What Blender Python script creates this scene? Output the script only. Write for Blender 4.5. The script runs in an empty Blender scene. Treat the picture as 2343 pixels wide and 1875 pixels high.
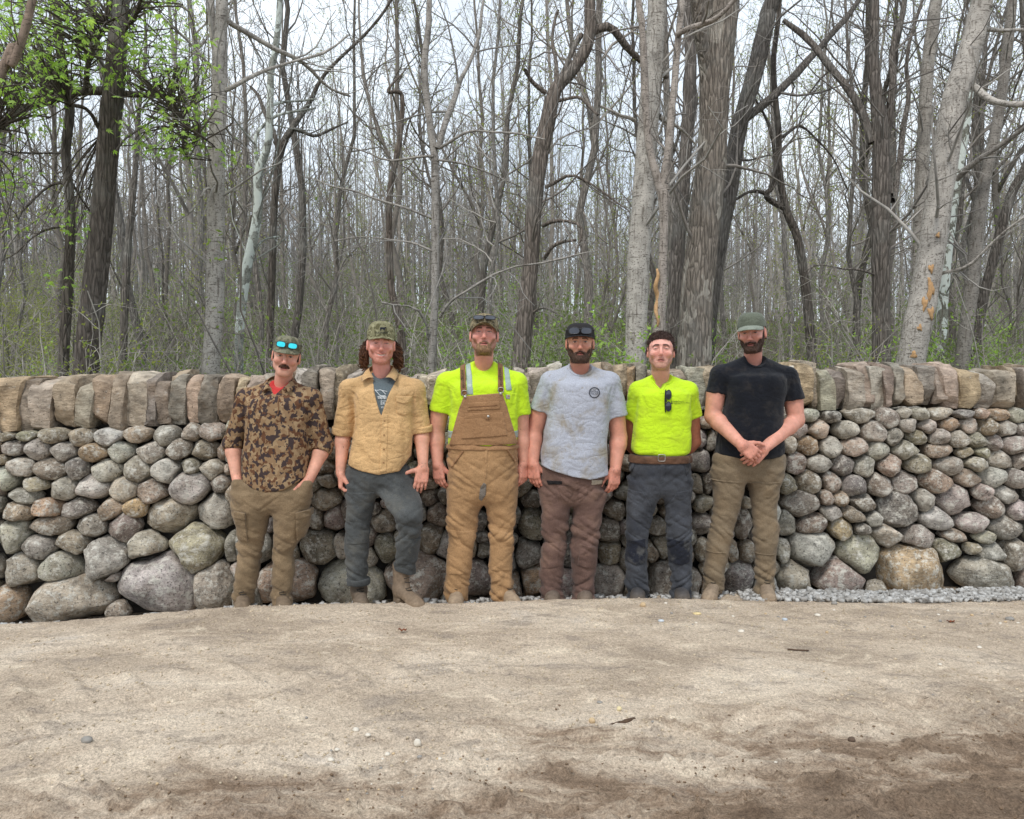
import bpy, math, random
import numpy as np
from mathutils import Vector, Matrix
from mathutils.bvhtree import BVHTree

# ------------------------------------------------------------------ camera
FPX, CW, CH, CAMZ, PIT = 1800.0, 2343.0, 1875.0, 1.57, 0.0566
scene = bpy.context.scene
COL = scene.collection
cam_d = bpy.data.cameras.new('camera')
cam_d.sensor_width = 36.0
cam_d.lens = 36.0 * FPX / CW
cam_d.clip_start = 0.05
cam_d.clip_end = 2000
cam = bpy.data.objects.new('camera', cam_d)
cam.location = (0, 0, CAMZ)
cam.rotation_euler = (math.pi / 2 - PIT, 0, 0)
COL.objects.link(cam)
scene.camera = cam

# ------------------------------------------------------------------ sky, sun, exposure
SUN_EL, SUN_AZ = math.radians(56), math.radians(205)     # azimuth: clockwise from +Y
world = bpy.data.worlds.new('World')
scene.world = world
world.use_nodes = True
wn = world.node_tree
wn.nodes.clear()
w_out = wn.nodes.new('ShaderNodeOutputWorld')
w_bg = wn.nodes.new('ShaderNodeBackground')
w_sky = wn.nodes.new('ShaderNodeTexSky')
w_sky.sky_type = 'NISHITA'
w_sky.sun_disc = False
w_sky.sun_elevation = SUN_EL
w_sky.sun_rotation = SUN_AZ
w_sky.air_density = 1.0
w_sky.dust_density = 1.5
w_tc = wn.nodes.new('ShaderNodeTexCoord')
w_no = wn.nodes.new('ShaderNodeTexNoise')
w_no.inputs['Scale'].default_value = 2.2
w_no.inputs['Detail'].default_value = 6
w_no.inputs['Roughness'].default_value = 0.55
w_rp = wn.nodes.new('ShaderNodeValToRGB')
w_rp.color_ramp.elements[0].position = 0.30
w_rp.color_ramp.elements[0].color = (0.45, 0.45, 0.45, 1)
w_rp.color_ramp.elements[1].position = 0.62
w_rp.color_ramp.elements[1].color = (0.97, 0.97, 0.97, 1)
w_mx = wn.nodes.new('ShaderNodeMix')
w_mx.data_type = 'RGBA'
w_mx.inputs['B'].default_value = (9.6, 10.5, 11.4, 1)      # thin high cloud, at background strength 0.1
wn.links.new(w_tc.outputs['Generated'], w_no.inputs['Vector'])
wn.links.new(w_no.outputs['Fac'], w_rp.inputs['Fac'])
wn.links.new(w_rp.outputs['Color'], w_mx.inputs['Factor'])
wn.links.new(w_sky.outputs['Color'], w_mx.inputs['A'])
wn.links.new(w_mx.outputs['Result'], w_bg.inputs['Color'])
w_bg.inputs['Strength'].default_value = 0.1
wn.links.new(w_bg.outputs['Background'], w_out.inputs['Surface'])

sun_d = bpy.data.lights.new('sun', 'SUN')
sun_d.energy = 1.5
sun_d.angle = math.radians(14)
sun_d.color = (1.0, 0.955, 0.89)
sun = bpy.data.objects.new('sun', sun_d)
sdir = Vector((math.sin(SUN_AZ) * math.cos(SUN_EL), math.cos(SUN_AZ) * math.cos(SUN_EL), math.sin(SUN_EL)))
sun.rotation_euler = (-sdir).to_track_quat('-Z', 'Y').to_euler()
sun.location = sdir * 30
COL.objects.link(sun)

scene.view_settings.view_transform = 'Standard'
scene.view_settings.look = 'None'
scene.view_settings.exposure = 0.35
scene.view_settings.gamma = 1.0
scene.view_settings.use_curve_mapping = False
scene.cycles.max_bounces = 4
scene.cycles.diffuse_bounces = 3
scene.cycles.glossy_bounces = 2
scene.cycles.transmission_bounces = 2
scene.cycles.use_denoising = True
try:
    scene.cycles.denoiser = 'OPENIMAGEDENOISE'
    scene.cycles.denoising_input_passes = 'RGB_ALBEDO_NORMAL'
    scene.cycles.denoising_prefilter = 'ACCURATE'
except Exception:
    pass

# ------------------------------------------------------------------ helpers
rng = np.random.default_rng(11)
FW = np.array([0, math.cos(PIT), -math.sin(PIT)])
UPV = np.array([0, math.sin(PIT), math.cos(PIT)])


def ray(px, py):
    return np.array([1.0, 0, 0]) * ((px - CW / 2) / FPX) + UPV * ((CH / 2 - py) / FPX) + FW


def at(px, py, Y):
    """the place on the vertical plane y = Y that is seen at photograph pixel px, py"""
    d = ray(px, py)
    t = Y / d[1]
    return np.array([d[0] * t, Y, CAMZ + d[2] * t])


def lin(r, g, b):
    f = lambda c: c / 12.92 if c <= 0.04045 else ((c + 0.055) / 1.055) ** 2.4
    return (f(r / 255), f(g / 255), f(b / 255), 1.0)


def mk(name, V, F, mat=None, parent=None, col=None, smooth=True, base=None, color=None):
    """one mesh object; V (n,3), F (m,3|4) array or list of lists; base is taken off V (parent's place)"""
    V = np.asarray(V, dtype=np.float32)
    if base is not None:
        V = V - np.asarray(base, dtype=np.float32)
    me = bpy.data.meshes.new(name)
    if isinstance(F, np.ndarray):
        k = F.shape[1]
        me.vertices.add(len(V))
        me.vertices.foreach_set('co', V.ravel())
        me.loops.add(F.size)
        me.loops.foreach_set('vertex_index', F.astype(np.int32).ravel())
        me.polygons.add(len(F))
        me.polygons.foreach_set('loop_start', np.arange(0, F.size, k, dtype=np.int32))
        me.update(calc_edges=True)
        me.validate()
    else:
        me.from_pydata(V.tolist(), [], F)
        me.update()
    if smooth:
        me.polygons.foreach_set('use_smooth', np.ones(len(me.polygons), dtype=bool))
    if col is not None:
        a = me.color_attributes.new('col', 'FLOAT_COLOR', 'POINT')
        c = np.ones((len(V), 4), dtype=np.float32)
        c[:, :3] = col
        a.data.foreach_set('color', c.ravel())
    o = bpy.data.objects.new(name, me)
    COL.objects.link(o)
    if mat is not None:
        me.materials.append(mat)
    if parent is not None:
        o.parent = parent
    if color is not None:
        o.color = color
    return o


def tag(o, label=None, cat=None, group=None, kind=None):
    for k, v in (('label', label), ('category', cat), ('group', group), ('kind', kind)):
        if v is not None:
            o[k] = v
    return o


def empty(name, loc):
    o = bpy.data.objects.new(name, None)
    o.empty_display_size = 0.1
    o.location = Vector([float(c) for c in loc])
    COL.objects.link(o)
    return o


class MB:
    """gathers pieces of ONE thing or part"""
    def __init__(s):
        s.V, s.F3, s.F4, s.C, s.n = [], [], [], [], 0

    def add(s, V, F, c=None):
        V = np.asarray(V, dtype=np.float32)
        F = np.asarray(F, dtype=np.int64)
        s.V.append(V)
        (s.F3 if F.shape[1] == 3 else s.F4).append(F + s.n)
        if c is not None:
            s.C.append(np.broadcast_to(np.asarray(c, dtype=np.float32), (len(V), 3)))
        s.n += len(V)

    def build(s, name, mat, parent=None, base=None, smooth=True, color=None):
        V = np.concatenate(s.V)
        C = np.concatenate(s.C) if s.C else None
        if s.F3 and s.F4:
            q = np.concatenate(s.F4)
            F = np.concatenate(s.F3 + [q[:, [0, 1, 2]], q[:, [0, 2, 3]]])
        else:
            F = np.concatenate(s.F3 or s.F4)
        return mk(name, V, F, mat, parent, C, smooth, base, color)


# vector noise on a random lattice
_TF = np.random.default_rng(5).random(32 * 32 * 32).astype(np.float32)


def vnoise(P, sc=(1, 1, 1), seed=0.0):
    Q = P.astype(np.float32) * np.asarray(sc, dtype=np.float32) + np.float32(seed * 7.31 + 100)
    I = np.floor(Q).astype(np.int32)
    f = Q - I
    f = f * f * (3 - 2 * f)
    I &= 31
    J = (I + 1) & 31
    x0, y0, z0 = I[:, 0] << 10, I[:, 1] << 5, I[:, 2]
    x1, y1, z1 = J[:, 0] << 10, J[:, 1] << 5, J[:, 2]
    fx, fy, fz = f[:, 0], f[:, 1], f[:, 2]
    r = None
    for zz, wz in ((z0, 1 - fz), (z1, fz)):
        for yy, wy in ((y0, 1 - fy), (y1, fy)):
            q = yy + zz
            a = _TF.take(x0 + q)
            b = _TF.take(x1 + q)
            a += (b - a) * fx
            a *= wy * wz
            r = a if r is None else r + a
    return r


def fbm(P, sc, seed=0, oct=3):
    sc = np.asarray(sc, dtype=np.float32) * np.ones(3, dtype=np.float32)
    r, a, t = 0, 1.0, 0
    for i in range(oct):
        r = r + a * vnoise(P, sc * 2 ** i, seed + i * 3.7)
        t += a
        a *= 0.5
    return r / t


def sstep(x, a, b):
    t = np.clip((x - a) / (b - a), 0, 1)
    return t * t * (3 - 2 * t)


def spline(pts, n):
    """Catmull-Rom through pts (k,d), n samples"""
    p = np.asarray(pts, dtype=float)
    q = np.vstack([2 * p[0] - p[1], p, 2 * p[-1] - p[-2]])
    u = np.linspace(0, len(p) - 1 - 1e-6, n)
    i = u.astype(int)
    t = (u - i)[:, None]
    a, b, c, d = q[i], q[i + 1], q[i + 2], q[i + 3]
    return 0.5 * (2 * b + (c - a) * t + (2 * a - 5 * b + 4 * c - d) * t ** 2 + (3 * b - a - 3 * c + d) * t ** 3)


def tube(path, rad, sides=6, cap=True):
    """V, F(quads) of a tube along path (n,3)"""
    p = np.asarray(path, dtype=float)
    n = len(p)
    r = np.broadcast_to(np.asarray(rad, dtype=float), (n,))
    t = np.gradient(p, axis=0)
    t /= np.linalg.norm(t, axis=1)[:, None] + 1e-9
    m = t.mean(0)
    ref = np.eye(3)[np.argmin(np.abs(m))]
    u = np.cross(t, ref)
    u /= np.linalg.norm(u, axis=1)[:, None] + 1e-9
    v = np.cross(t, u)
    a = np.linspace(0, 2 * np.pi, sides, endpoint=False)
    V = p[:, None] + r[:, None, None] * (np.cos(a)[None, :, None] * u[:, None] + np.sin(a)[None, :, None] * v[:, None])
    V = V.reshape(-1, 3)
    i = np.arange(n - 1)[:, None] * sides
    j = np.arange(sides)[None]
    k = (j + 1) % sides
    F = np.stack([i + j, i + k, i + sides + k, i + sides + j], -1).reshape(-1, 4)
    if cap and sides >= 4:
        V = np.vstack([V, p[0], p[-1]])
        c0, c1 = n * sides, n * sides + 1
        jj, kk = j[0], k[0]
        e = (n - 1) * sides
        F = np.vstack([F, np.stack([np.full(sides, c0), kk, jj, jj], -1)[:, [0, 1, 2, 2]] if False else
                       np.stack([jj[::2], np.full(len(jj[::2]), c0), (jj[::2] + 2) % sides, (jj[::2] + 1) % sides], -1)
                       if sides % 2 == 0 else np.zeros((0, 4), int)])
        if sides % 2 == 0:
            F = np.vstack([F, np.stack([e + (jj[::2] + 1) % sides, e + (jj[::2] + 2) % sides, np.full(len(jj[::2]), c1), e + jj[::2]], -1)])
    return V, F


# ------------------------------------------------------------------ materials
class NT:
    def __init__(s, name):
        s.m = bpy.data.materials.new(name)
        s.m.use_nodes = True
        s.t = s.m.node_tree
        s.t.nodes.clear()
        s.out = s.t.nodes.new('ShaderNodeOutputMaterial')
        s.b = s.t.nodes.new('ShaderNodeBsdfPrincipled')
        s.t.links.new(s.b.outputs[0], s.out.inputs['Surface'])

    def put(s, sock, v):
        if hasattr(v, 'links') or isinstance(v, bpy.types.NodeSocket):
            s.t.links.new(v, sock)
        else:
            sock.default_value = v

    def n(s, typ, out=0, props=None, **kw):
        nd = s.t.nodes.new('ShaderNode' + typ)
        for k, v in (props or {}).items():
            setattr(nd, k, v)
        for k, v in kw.items():
            kk = k.replace('_', ' ')
            s.put(nd.inputs[int(k[1:])] if k[0] == 'i' and k[1:].isdigit() else nd.inputs[kk], v)
        return nd.outputs[out]

    def coord(s, which='Object'):
        return s.n('TexCoord', which)

    def map(s, vec, scale=(1, 1, 1), rot=(0, 0, 0), loc=(0, 0, 0)):
        return s.n('Mapping', Vector=vec, Scale=scale, Rotation=rot, Location=loc)

    def noise(s, vec, scale, detail=3, rough=0.55, dist=0.0, out=0):
        return s.n('TexNoise', out, Vector=vec, Scale=float(scale), Detail=float(detail), Roughness=rough, Distortion=dist)

    def voro(s, vec, scale, feat='F1', out=0, rand=1.0):
        return s.n('TexVoronoi', out, props={'feature': feat}, Vector=vec, Scale=float(scale), Randomness=rand)

    def ramp(s, fac, *stops, interp='LINEAR'):
        nd = s.t.nodes.new('ShaderNodeValToRGB')
        cr = nd.color_ramp
        cr.interpolation = interp
        while len(cr.elements) < len(stops):
            cr.elements.new(0.5)
        for e, (p, c) in zip(cr.elements, stops):
            e.position = p
            e.color = c if hasattr(c, '__len__') else (c, c, c, 1)
        s.put(nd.inputs['Fac'], fac)
        return nd.outputs['Color']

    def mix(s, fac, a, b, mode='MIX'):
        nd = s.t.nodes.new('ShaderNodeMix')
        nd.data_type = 'RGBA'
        nd.blend_type = mode
        nd.clamp_factor = True
        s.put(nd.inputs[0], fac)
        s.put(nd.inputs[6], a)
        s.put(nd.inputs[7], b)
        return nd.outputs[2]

    def math(s, op, a, b=0.0, clamp=False):
        nd = s.t.nodes.new('ShaderNodeMath')
        nd.operation = op
        nd.use_clamp = clamp
        s.put(nd.inputs[0], a)
        s.put(nd.inputs[1], b)
        return nd.outputs[0]

    def bump(s, h, strength=0.5, dist=0.01, normal=None):
        nd = s.t.nodes.new('ShaderNodeBump')
        nd.inputs['Strength'].default_value = strength
        nd.inputs['Distance'].default_value = dist
        s.put(nd.inputs['Height'], h)
        if normal is not None:
            s.t.links.new(normal, nd.inputs['Normal'])
        return nd.outputs[0]

    def fin(s, color, rough=0.85, normal=None, spec=0.25, **kw):
        s.put(s.b.inputs['Base Color'], color)
        s.put(s.b.inputs['Roughness'], rough)
        s.b.inputs['Specular IOR Level'].default_value = spec
        if normal is not None:
            s.t.links.new(normal, s.b.inputs['Normal'])
        for k, v in kw.items():
            s.put(s.b.inputs[k.replace('_', ' ')], v)
        return s.m


G3 = lambda v: (v, v, v, 1)


def mat_stone(name, coping=False):
    t = NT(name)
    oi = t.t.nodes.new('ShaderNodeObjectInfo')
    off = t.n('VectorMath', props={'operation': 'SCALE'}, Vector=(13.1, 7.7, 21.3), Scale=t.math('MULTIPLY', oi.outputs['Random'], 9.0))
    v = t.n('VectorMath', props={'operation': 'ADD'}, i0=t.coord(), i1=off)
    base = oi.outputs['Color']
    big = t.noise(v, 9, 4, 0.6)
    c = t.mix(1.0, base, t.ramp(big, (0.25, G3(0.42)), (0.5, G3(0.92)), (0.75, G3(1.55))), 'MULTIPLY')
    warm = t.noise(v, 5, 3, 0.6)
    c = t.mix(t.ramp(warm, (0.52, G3(0)), (0.72, G3(0.45))), c, (0.20, 0.125, 0.065, 1))
    if coping:
        st = t.map(v, (9, 9, 26))
        lay = t.noise(st, 1.6, 4, 0.65)
        c = t.mix(0.7, c, t.ramp(lay, (0.3, G3(0.5)), (0.55, G3(1.0)), (0.8, G3(1.35))), 'MULTIPLY')
        pit = t.noise(v, 75, 2, 0.6)
        c = t.mix(t.ramp(pit, (0.66, G3(0)), (0.71, G3(0.85))), c, (0.03, 0.026, 0.022, 1))
        edge = t.noise(v, 16, 6, 0.75)
        c = t.mix(t.ramp(edge, (0.60, G3(0)), (0.66, G3(0.5))), c, (0.52, 0.49, 0.43, 1))
        h = t.mix(0.5, lay, t.noise(v, 50, 5, 0.7))
        nrm = t.bump(h, 0.9, 0.035)
    else:
        sp = t.noise(v, 52, 3, 0.75)
        c = t.mix(t.ramp(sp, (0.55, G3(0)), (0.66, G3(0.75))), c, (0.60, 0.56, 0.49, 1))
        dk = t.noise(v, 60, 3, 0.7)
        c = t.mix(t.ramp(dk, (0.56, G3(0)), (0.66, G3(0.8))), c, (0.03, 0.028, 0.026, 1))
        lich = t.noise(v, 17, 7, 0.78)
        c = t.mix(t.ramp(lich, (0.51, G3(0)), (0.60, G3(0.8))), c, (0.70, 0.67, 0.59, 1))
        vein = t.noise(t.map(v, (1, 1, 3.2), (0.2, 0.5, 0.3)), 9, 5, 0.7, 1.2)
        c = t.mix(t.ramp(vein, (0.44, G3(0)), (0.5, G3(0.35)), (0.56, G3(0))), c, (0.05, 0.045, 0.04, 1))
        h = t.mix(0.55, lich, t.mix(0.5, sp, vein))
        nrm = t.bump(h, 0.9, 0.03)
    return t.fin(c, 0.9, nrm, 0.2)


def mat_bark(name, ridge=1.0, smooth_bark=False, patch=None):
    t = NT(name)
    oi = t.t.nodes.new('ShaderNodeObjectInfo')
    v = t.coord()
    st = t.map(v, (1, 1, 0.13))
    n1 = t.noise(st, 38, 5, 0.65)
    vo = t.voro(t.map(v, (1, 1, 0.16)), 26, 'DISTANCE_TO_EDGE')
    c = oi.outputs['Color']
    if smooth_bark:
        ring = t.noise(t.map(v, (2.2, 2.2, 16)), 2.5, 5, 0.7)
        blot = t.noise(v, 7, 5, 0.65)
        spk = t.noise(t.map(v, (1, 1, 1.6)), 42, 3, 0.7)
        c = t.mix(1.0, c, t.ramp(blot, (0.3, G3(0.62)), (0.5, G3(1.0)), (0.7, G3(1.25))), 'MULTIPLY')
        c = t.mix(t.ramp(ring, (0.57, G3(0)), (0.66, G3(0.85))), c, (0.07, 0.055, 0.042, 1))
        c = t.mix(t.ramp(spk, (0.56, G3(0)), (0.64, G3(0.85))), c, (0.06, 0.05, 0.04, 1))
        c = t.mix(t.ramp(n1, (0.34, G3(0.75)), (0.46, G3(0))), c, (0.11, 0.09, 0.07, 1))
        h = t.mix(0.5, ring, n1)
        nrm = t.bump(h, 0.7, 0.02)
    else:
        c = t.mix(1.0, c, t.ramp(n1, (0.3, G3(0.5)), (0.55, G3(1.0)), (0.75, G3(1.45))), 'MULTIPLY')
        c = t.mix(t.ramp(vo, (0.0, G3(0.55)), (0.10, G3(0))), c, (0.03, 0.025, 0.021, 1))
        moss = t.noise(v, 2.3, 4, 0.6)
        c = t.mix(t.ramp(moss, (0.50, G3(0)), (0.68, G3(0.6))), c, (0.25, 0.24, 0.215, 1))
        h = t.mix(0.5, n1, t.ramp(vo, (0.0, G3(0)), (0.25, G3(1))))
        nrm = t.bump(h, 0.9 * ridge, 0.04)
    if patch is not None:
        pm = t.noise(t.map(v, (1, 1, 0.55)), patch[0], 3, 0.55, 0.6)
        c = t.mix(t.ramp(pm, (patch[1], G3(0)), (patch[1] + 0.03, G3(1))), c, patch[2])
    return t.fin(c, 0.92, nrm, 0.15)


def mat_flat(name, color, rough=0.8, var=0.25, scale=20, bump=0.0, spec=0.3, obj=False, **kw):
    t = NT(name)
    v = t.coord()
    n = t.noise(v, scale, 4, 0.6)
    if obj:
        color = t.t.nodes.new('ShaderNodeObjectInfo').outputs['Color']
    c = t.mix(1.0, color, t.ramp(n, (0.25, G3(1 - var)), (0.75, G3(1 + var))), 'MULTIPLY')
    nrm = t.bump(n, bump, 0.01) if bump else None
    return t.fin(c, rough, nrm, spec, **kw)


def mat_vcol(name, rough=0.7, var=0.2, scale=60, bump=0.15, spec=0.3, dist=0.004, **kw):
    t = NT(name)
    v = t.coord()
    a = t.n('Attribute', 'Color', props={'attribute_name': 'col'})
    n = t.noise(v, scale, 4, 0.65)
    c = t.mix(1.0, a, t.ramp(n, (0.25, G3(1 - var)), (0.75, G3(1 + var))), 'MULTIPLY')
    return t.fin(c, rough, t.bump(n, bump, dist), spec, **kw)


def mat_cloth(name, color, dirt=None, dirt_amt=0.5, dirt_scale=7, weave=0.25, rough=0.92, wrinkle=0.5, wscale=(6.5, 6.5, 10), fade=0.3, attr=False):
    """woven cloth: faded dye, dirt blotches, fine creases"""
    t = NT(name)
    v = t.coord()
    base = t.n('Attribute', 'Color', props={'attribute_name': 'col'}) if attr else color
    fd = t.noise(v, 5, 4, 0.6)
    c = t.mix(1.0, base, t.ramp(fd, (0.3, G3(1 - fade)), (0.7, G3(1 + fade))), 'MULTIPLY')
    fib = t.noise(v, 170, 3, 0.7)
    c = t.mix(1.0, c, t.ramp(fib, (0.3, G3(1 - weave)), (0.7, G3(1 + weave))), 'MULTIPLY')
    if dirt is not None:
        d = t.noise(v, dirt_scale, 5, 0.65, 0.3)
        c = t.mix(t.ramp(d, (0.5, G3(0)), (0.66, G3(dirt_amt))), c, dirt)
        d2 = t.noise(v, dirt_scale * 6, 3, 0.6)
        c = t.mix(t.ramp(d2, (0.64, G3(0)), (0.72, G3(dirt_amt * 0.8))), c, dirt)
    w1 = t.noise(t.map(v, wscale, (0.3, 0.5, 0.2)), 1.1, 1, 0.4, 0.8)
    w2 = t.noise(t.map(v, wscale, (-0.4, -0.3, 0.6)), 2.3, 1, 0.4, 0.6)
    cr = lambda q: t.math('POWER', t.math('ABSOLUTE', t.math('MULTIPLY', t.math('SUBTRACT', q, 0.5), 2.0)), 0.7)
    h = t.mix(0.35, cr(w1), cr(w2))
    n1 = t.bump(h, wrinkle * 0.6, 0.03)
    n2 = t.bump(fib, 0.06, 0.002, n1)
    return t.fin(c, rough, n2, 0.12, Sheen_Weight=0.12)

# ================================================================== THE GROUND
def wallY(X):
    return 5.36 + 0.085 * X


_cr = np.array([(-400, 1428), (0, 1426), (250, 1411), (480, 1393), (700, 1385), (1000, 1380), (1300, 1371), (1500, 1369), (1640, 1374), (1750, 1382), (1900, 1384), (2343, 1387), (2800, 1390)], float)
_cX, _cZ = [], []
for _px, _py in _cr:
    _d = ray(_px, _py)
    _t = 4.70 / (_d[1] - 0.085 * _d[0])
    _cX.append(_d[0] * _t)
    _cZ.append(CAMZ + _d[2] * _t)
_cX, _cZ = np.array(_cX), np.array(_cZ)


def ground_z(X, Y):
    X, Y = np.asarray(X, float), np.asarray(Y, float)
    yc = 4.70 + 0.085 * X
    zc = np.interp(X, _cX, _cZ)
    base = np.interp(X, [-3.2, -2, 0, 1.5, 2.5, 4], [-0.15, -0.10, -0.05, -0.06, -0.085, -0.10])
    mid = 0.05 - 0.09 * sstep(-X, 1.5, 2.9) - 0.03 * sstep(X, 1.7, 2.6)
    road = 0.10 + (zc - 0.10) * sstep(Y, 2.2, 4.4)
    z = road + (mid - road) * sstep(Y - yc, 0.0, 0.20)
    z = z + (base - mid) * sstep(Y - yc, 0.30, 0.58)
    # the wood behind: level, then a hillside higher on the left
    hill = sstep(Y, 12, 48)
    z = z + hill * (4.6 - 0.028 * np.clip(X, -70, 70)) + sstep(Y, 48, 130) * 3
    return z


m_road = NT('packed_dirt')
_v = m_road.n('NewGeometry', 'Position')
_n0 = m_road.noise(m_road.map(_v, (1, 1.7, 1), (0, 0, 0.15)), 1.3, 5, 0.62, 0.5)
_c = m_road.ramp(_n0, (0.30, lin(160, 144, 126)), (0.48, lin(188, 171, 151)), (0.62, lin(204, 188, 168)), (0.75, lin(198, 187, 174)))
_n1 = m_road.noise(m_road.map(_v, (1, 2.2, 1), (0, 0, 0.2)), 4.2, 6, 0.66, 0.6)
_c = m_road.mix(m_road.ramp(_n1, (0.53, G3(0)), (0.64, G3(0.62))), _c, lin(146, 134, 122))
_c = m_road.mix(m_road.ramp(_n1, (0.32, G3(0.7)), (0.44, G3(0))), _c, lin(222, 206, 183))
# darker, damper soil towards the near edge, most on the right
_sep = m_road.t.nodes.new('ShaderNodeSeparateXYZ')
m_road.t.links.new(_v, _sep.inputs[0])
_edge = m_road.math('SUBTRACT', m_road.math('ADD', m_road.math('MULTIPLY', _sep.outputs[0], 0.20), 3.10), _sep.outputs[1])
_nz = m_road.noise(m_road.map(_v, (1, 2.0, 1), (0, 0, -0.35)), 1.9, 7, 0.7, 0.9)
_wet = m_road.math('ADD', m_road.math('MULTIPLY', _edge, 0.75), m_road.math('MULTIPLY', m_road.math('SUBTRACT', _nz, 0.5), 2.3))
_c = m_road.mix(m_road.ramp(_wet, (0.05, G3(0)), (0.5, G3(0.8))), _c, lin(126, 104, 84))
_c = m_road.mix(m_road.ramp(_wet, (0.36, G3(0)), (0.85, G3(0.75))), _c, lin(86, 71, 59))
_g1 = m_road.noise(_v, 62, 5, 0.72)
_g2 = m_road.noise(_v, 23, 4, 0.66)
_c = m_road.mix(1.0, _c, m_road.ramp(_g1, (0.28, G3(0.62)), (0.5, G3(1.03)), (0.74, G3(1.25))), 'MULTIPLY')
_c = m_road.mix(m_road.ramp(_g2, (0.66, G3(0)), (0.74, G3(0.55))), _c, lin(105, 92, 80))
_c = m_road.mix(m_road.ramp(_g1, (0.68, G3(0)), (0.74, G3(0.5))), _c, lin(232, 222, 205))
_g3 = m_road.noise(_v, 135, 2, 0.7)
_c = m_road.mix(1.0, _c, m_road.ramp(_g3, (0.30, G3(0.66)), (0.5, G3(1.0)), (0.70, G3(1.28))), 'MULTIPLY')
_nr = m_road.bump(m_road.mix(0.5, _g1, _g2), 0.85, 0.03)
m_road = m_road.fin(_c, 0.95, _nr, 0.1)

m_floor = NT('leaf_litter')
_v = m_floor.n('NewGeometry', 'Position')
_a = m_floor.noise(_v, 0.35, 5, 0.6)
_b = m_floor.noise(_v, 6, 5, 0.7)
_c = m_floor.mix(m_floor.ramp(_a, (0.38, G3(0)), (0.56, G3(1))), (0.105, 0.085, 0.06, 1), (0.10, 0.115, 0.045, 1))
_c = m_floor.mix(1.0, _c, m_floor.ramp(_b, (0.3, G3(0.5)), (0.7, G3(1.5))), 'MULTIPLY')
m_floor = m_floor.fin(_c, 0.95, m_floor.bump(_b, 1.0, 0.15), 0.1)


def heightfield(name, xs, ys, mat, rough):
    X, Y = np.meshgrid(xs, ys)
    P = np.stack([X.ravel(), Y.ravel(), np.zeros(X.size)], 1)
    Z = ground_z(P[:, 0], P[:, 1])
    Z = Z + rough(P)
    P[:, 2] = Z
    nx, ny = len(xs), len(ys)
    i = np.arange(ny - 1)[:, None] * nx
    j = np.arange(nx - 1)[None]
    F = np.stack([i + j, i + j + 1, i + nx + j + 1, i + nx + j], -1).reshape(-1, 4)
    o = mk(name, P, F, mat)
    o['kind'] = 'structure'
    return o


def road_rough(P):
    near = sstep(P[:, 1], -3, 1.5) * sstep(7 - np.abs(P[:, 0]), 0, 2)
    damp = sstep(3.2 + 0.15 * P[:, 0] - P[:, 1], -0.5, 0.8)
    r = (fbm(P, (1.2, 1.9, 1), 1, 3) - 0.5) * 0.05
    r += (fbm(P, (9, 14, 1), 2, 4) - 0.5) * (0.014 + 0.03 * damp)
    r += np.clip(fbm(P, (24, 30, 1), 4, 3) - 0.56, 0, 1) * (0.03 + 0.13 * damp)
    # a broken crust: low scarp running across the middle of the road
    sc_ = P[:, 1] - (3.02 + 0.16 * P[:, 0] + (fbm(P, (1.3, 1.3, 1), 21, 3) - 0.5) * 0.7)
    r += 0.022 * sstep(sc_, -0.03, 0.03) * np.exp(-np.clip(sc_, 0, 9) / 0.5) * sstep(fbm(P, (0.9, 0.9, 1), 8, 2), 0.4, 0.6)
    # cleated tyre track pressed in on the left, rows of low bars
    lane = np.exp(-((P[:, 1] - 3.55 - 0.10 * P[:, 0]) / 0.42) ** 2) * sstep(-P[:, 0], -0.2, 0.8)
    bars = np.sin(P[:, 0] * 26 + 3.5 * np.abs(P[:, 1] - 3.55 - 0.10 * P[:, 0]) * 6)
    r += lane * sstep(bars, 0.2, 0.9) * 0.018 * sstep(fbm(P, (3, 3, 1), 9, 2), 0.42, 0.55)
    return r * near


_xs = np.concatenate([-np.geomspace(120, 4.4, 34), np.linspace(-4.3, 4.3, 480), np.geomspace(4.4, 120, 34)])
_ys = np.concatenate([-np.geomspace(80, 0.5, 20), np.linspace(0, 2.0, 16), np.linspace(2.06, 5.9, 260)])
heightfield('dirt_road', _xs, _ys, m_road, road_rough)
_xs = np.concatenate([-np.geomspace(400, 8.4, 40), np.linspace(-8, 8, 50), np.geomspace(8.4, 400, 40)])
_ys = np.concatenate([np.linspace(5.88, 16, 50), np.linspace(16.5, 60, 60), np.geomspace(61, 700, 30)])
heightfield('forest_floor', _xs, _ys, m_floor,
            lambda P: (fbm(P, (0.5, 0.5, 1), 3, 3) - 0.5) * 0.5 * sstep(P[:, 1], 6.5, 9))

# ================================================================== THE DRY STONE WALL
BAT = 0.09          # batter of the face


def on_wall(px, py, out=0.0):
    d = ray(px, py)
    # Y = wallY(X) + BAT*z - out
    t = (5.36 - out + BAT * CAMZ) / (d[1] - 0.085 * d[0] - BAT * d[2])
    return np.array([d[0] * t, d[1] * t, CAMZ + d[2] * t])


PAL = {'g': (0.315, 0.29, 0.255), 'l': (0.52, 0.485, 0.425), 'b': (0.36, 0.275, 0.19), 'o': (0.44, 0.28, 0.15),
       'r': (0.32, 0.24, 0.20), 'd': (0.19, 0.168, 0.145), 'n': (0.335, 0.305, 0.20)}


def pal(code, jit=0.12):
    c = np.mean([PAL[k] for k in code], axis=0) * 0.98 + np.array([0.30, 0.262, 0.215]) * 0.24
    return tuple(c * (1 + rng.uniform(-jit, jit)) * (1 + rng.uniform(-0.05, 0.05, 3))) + (1.0,)


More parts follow.
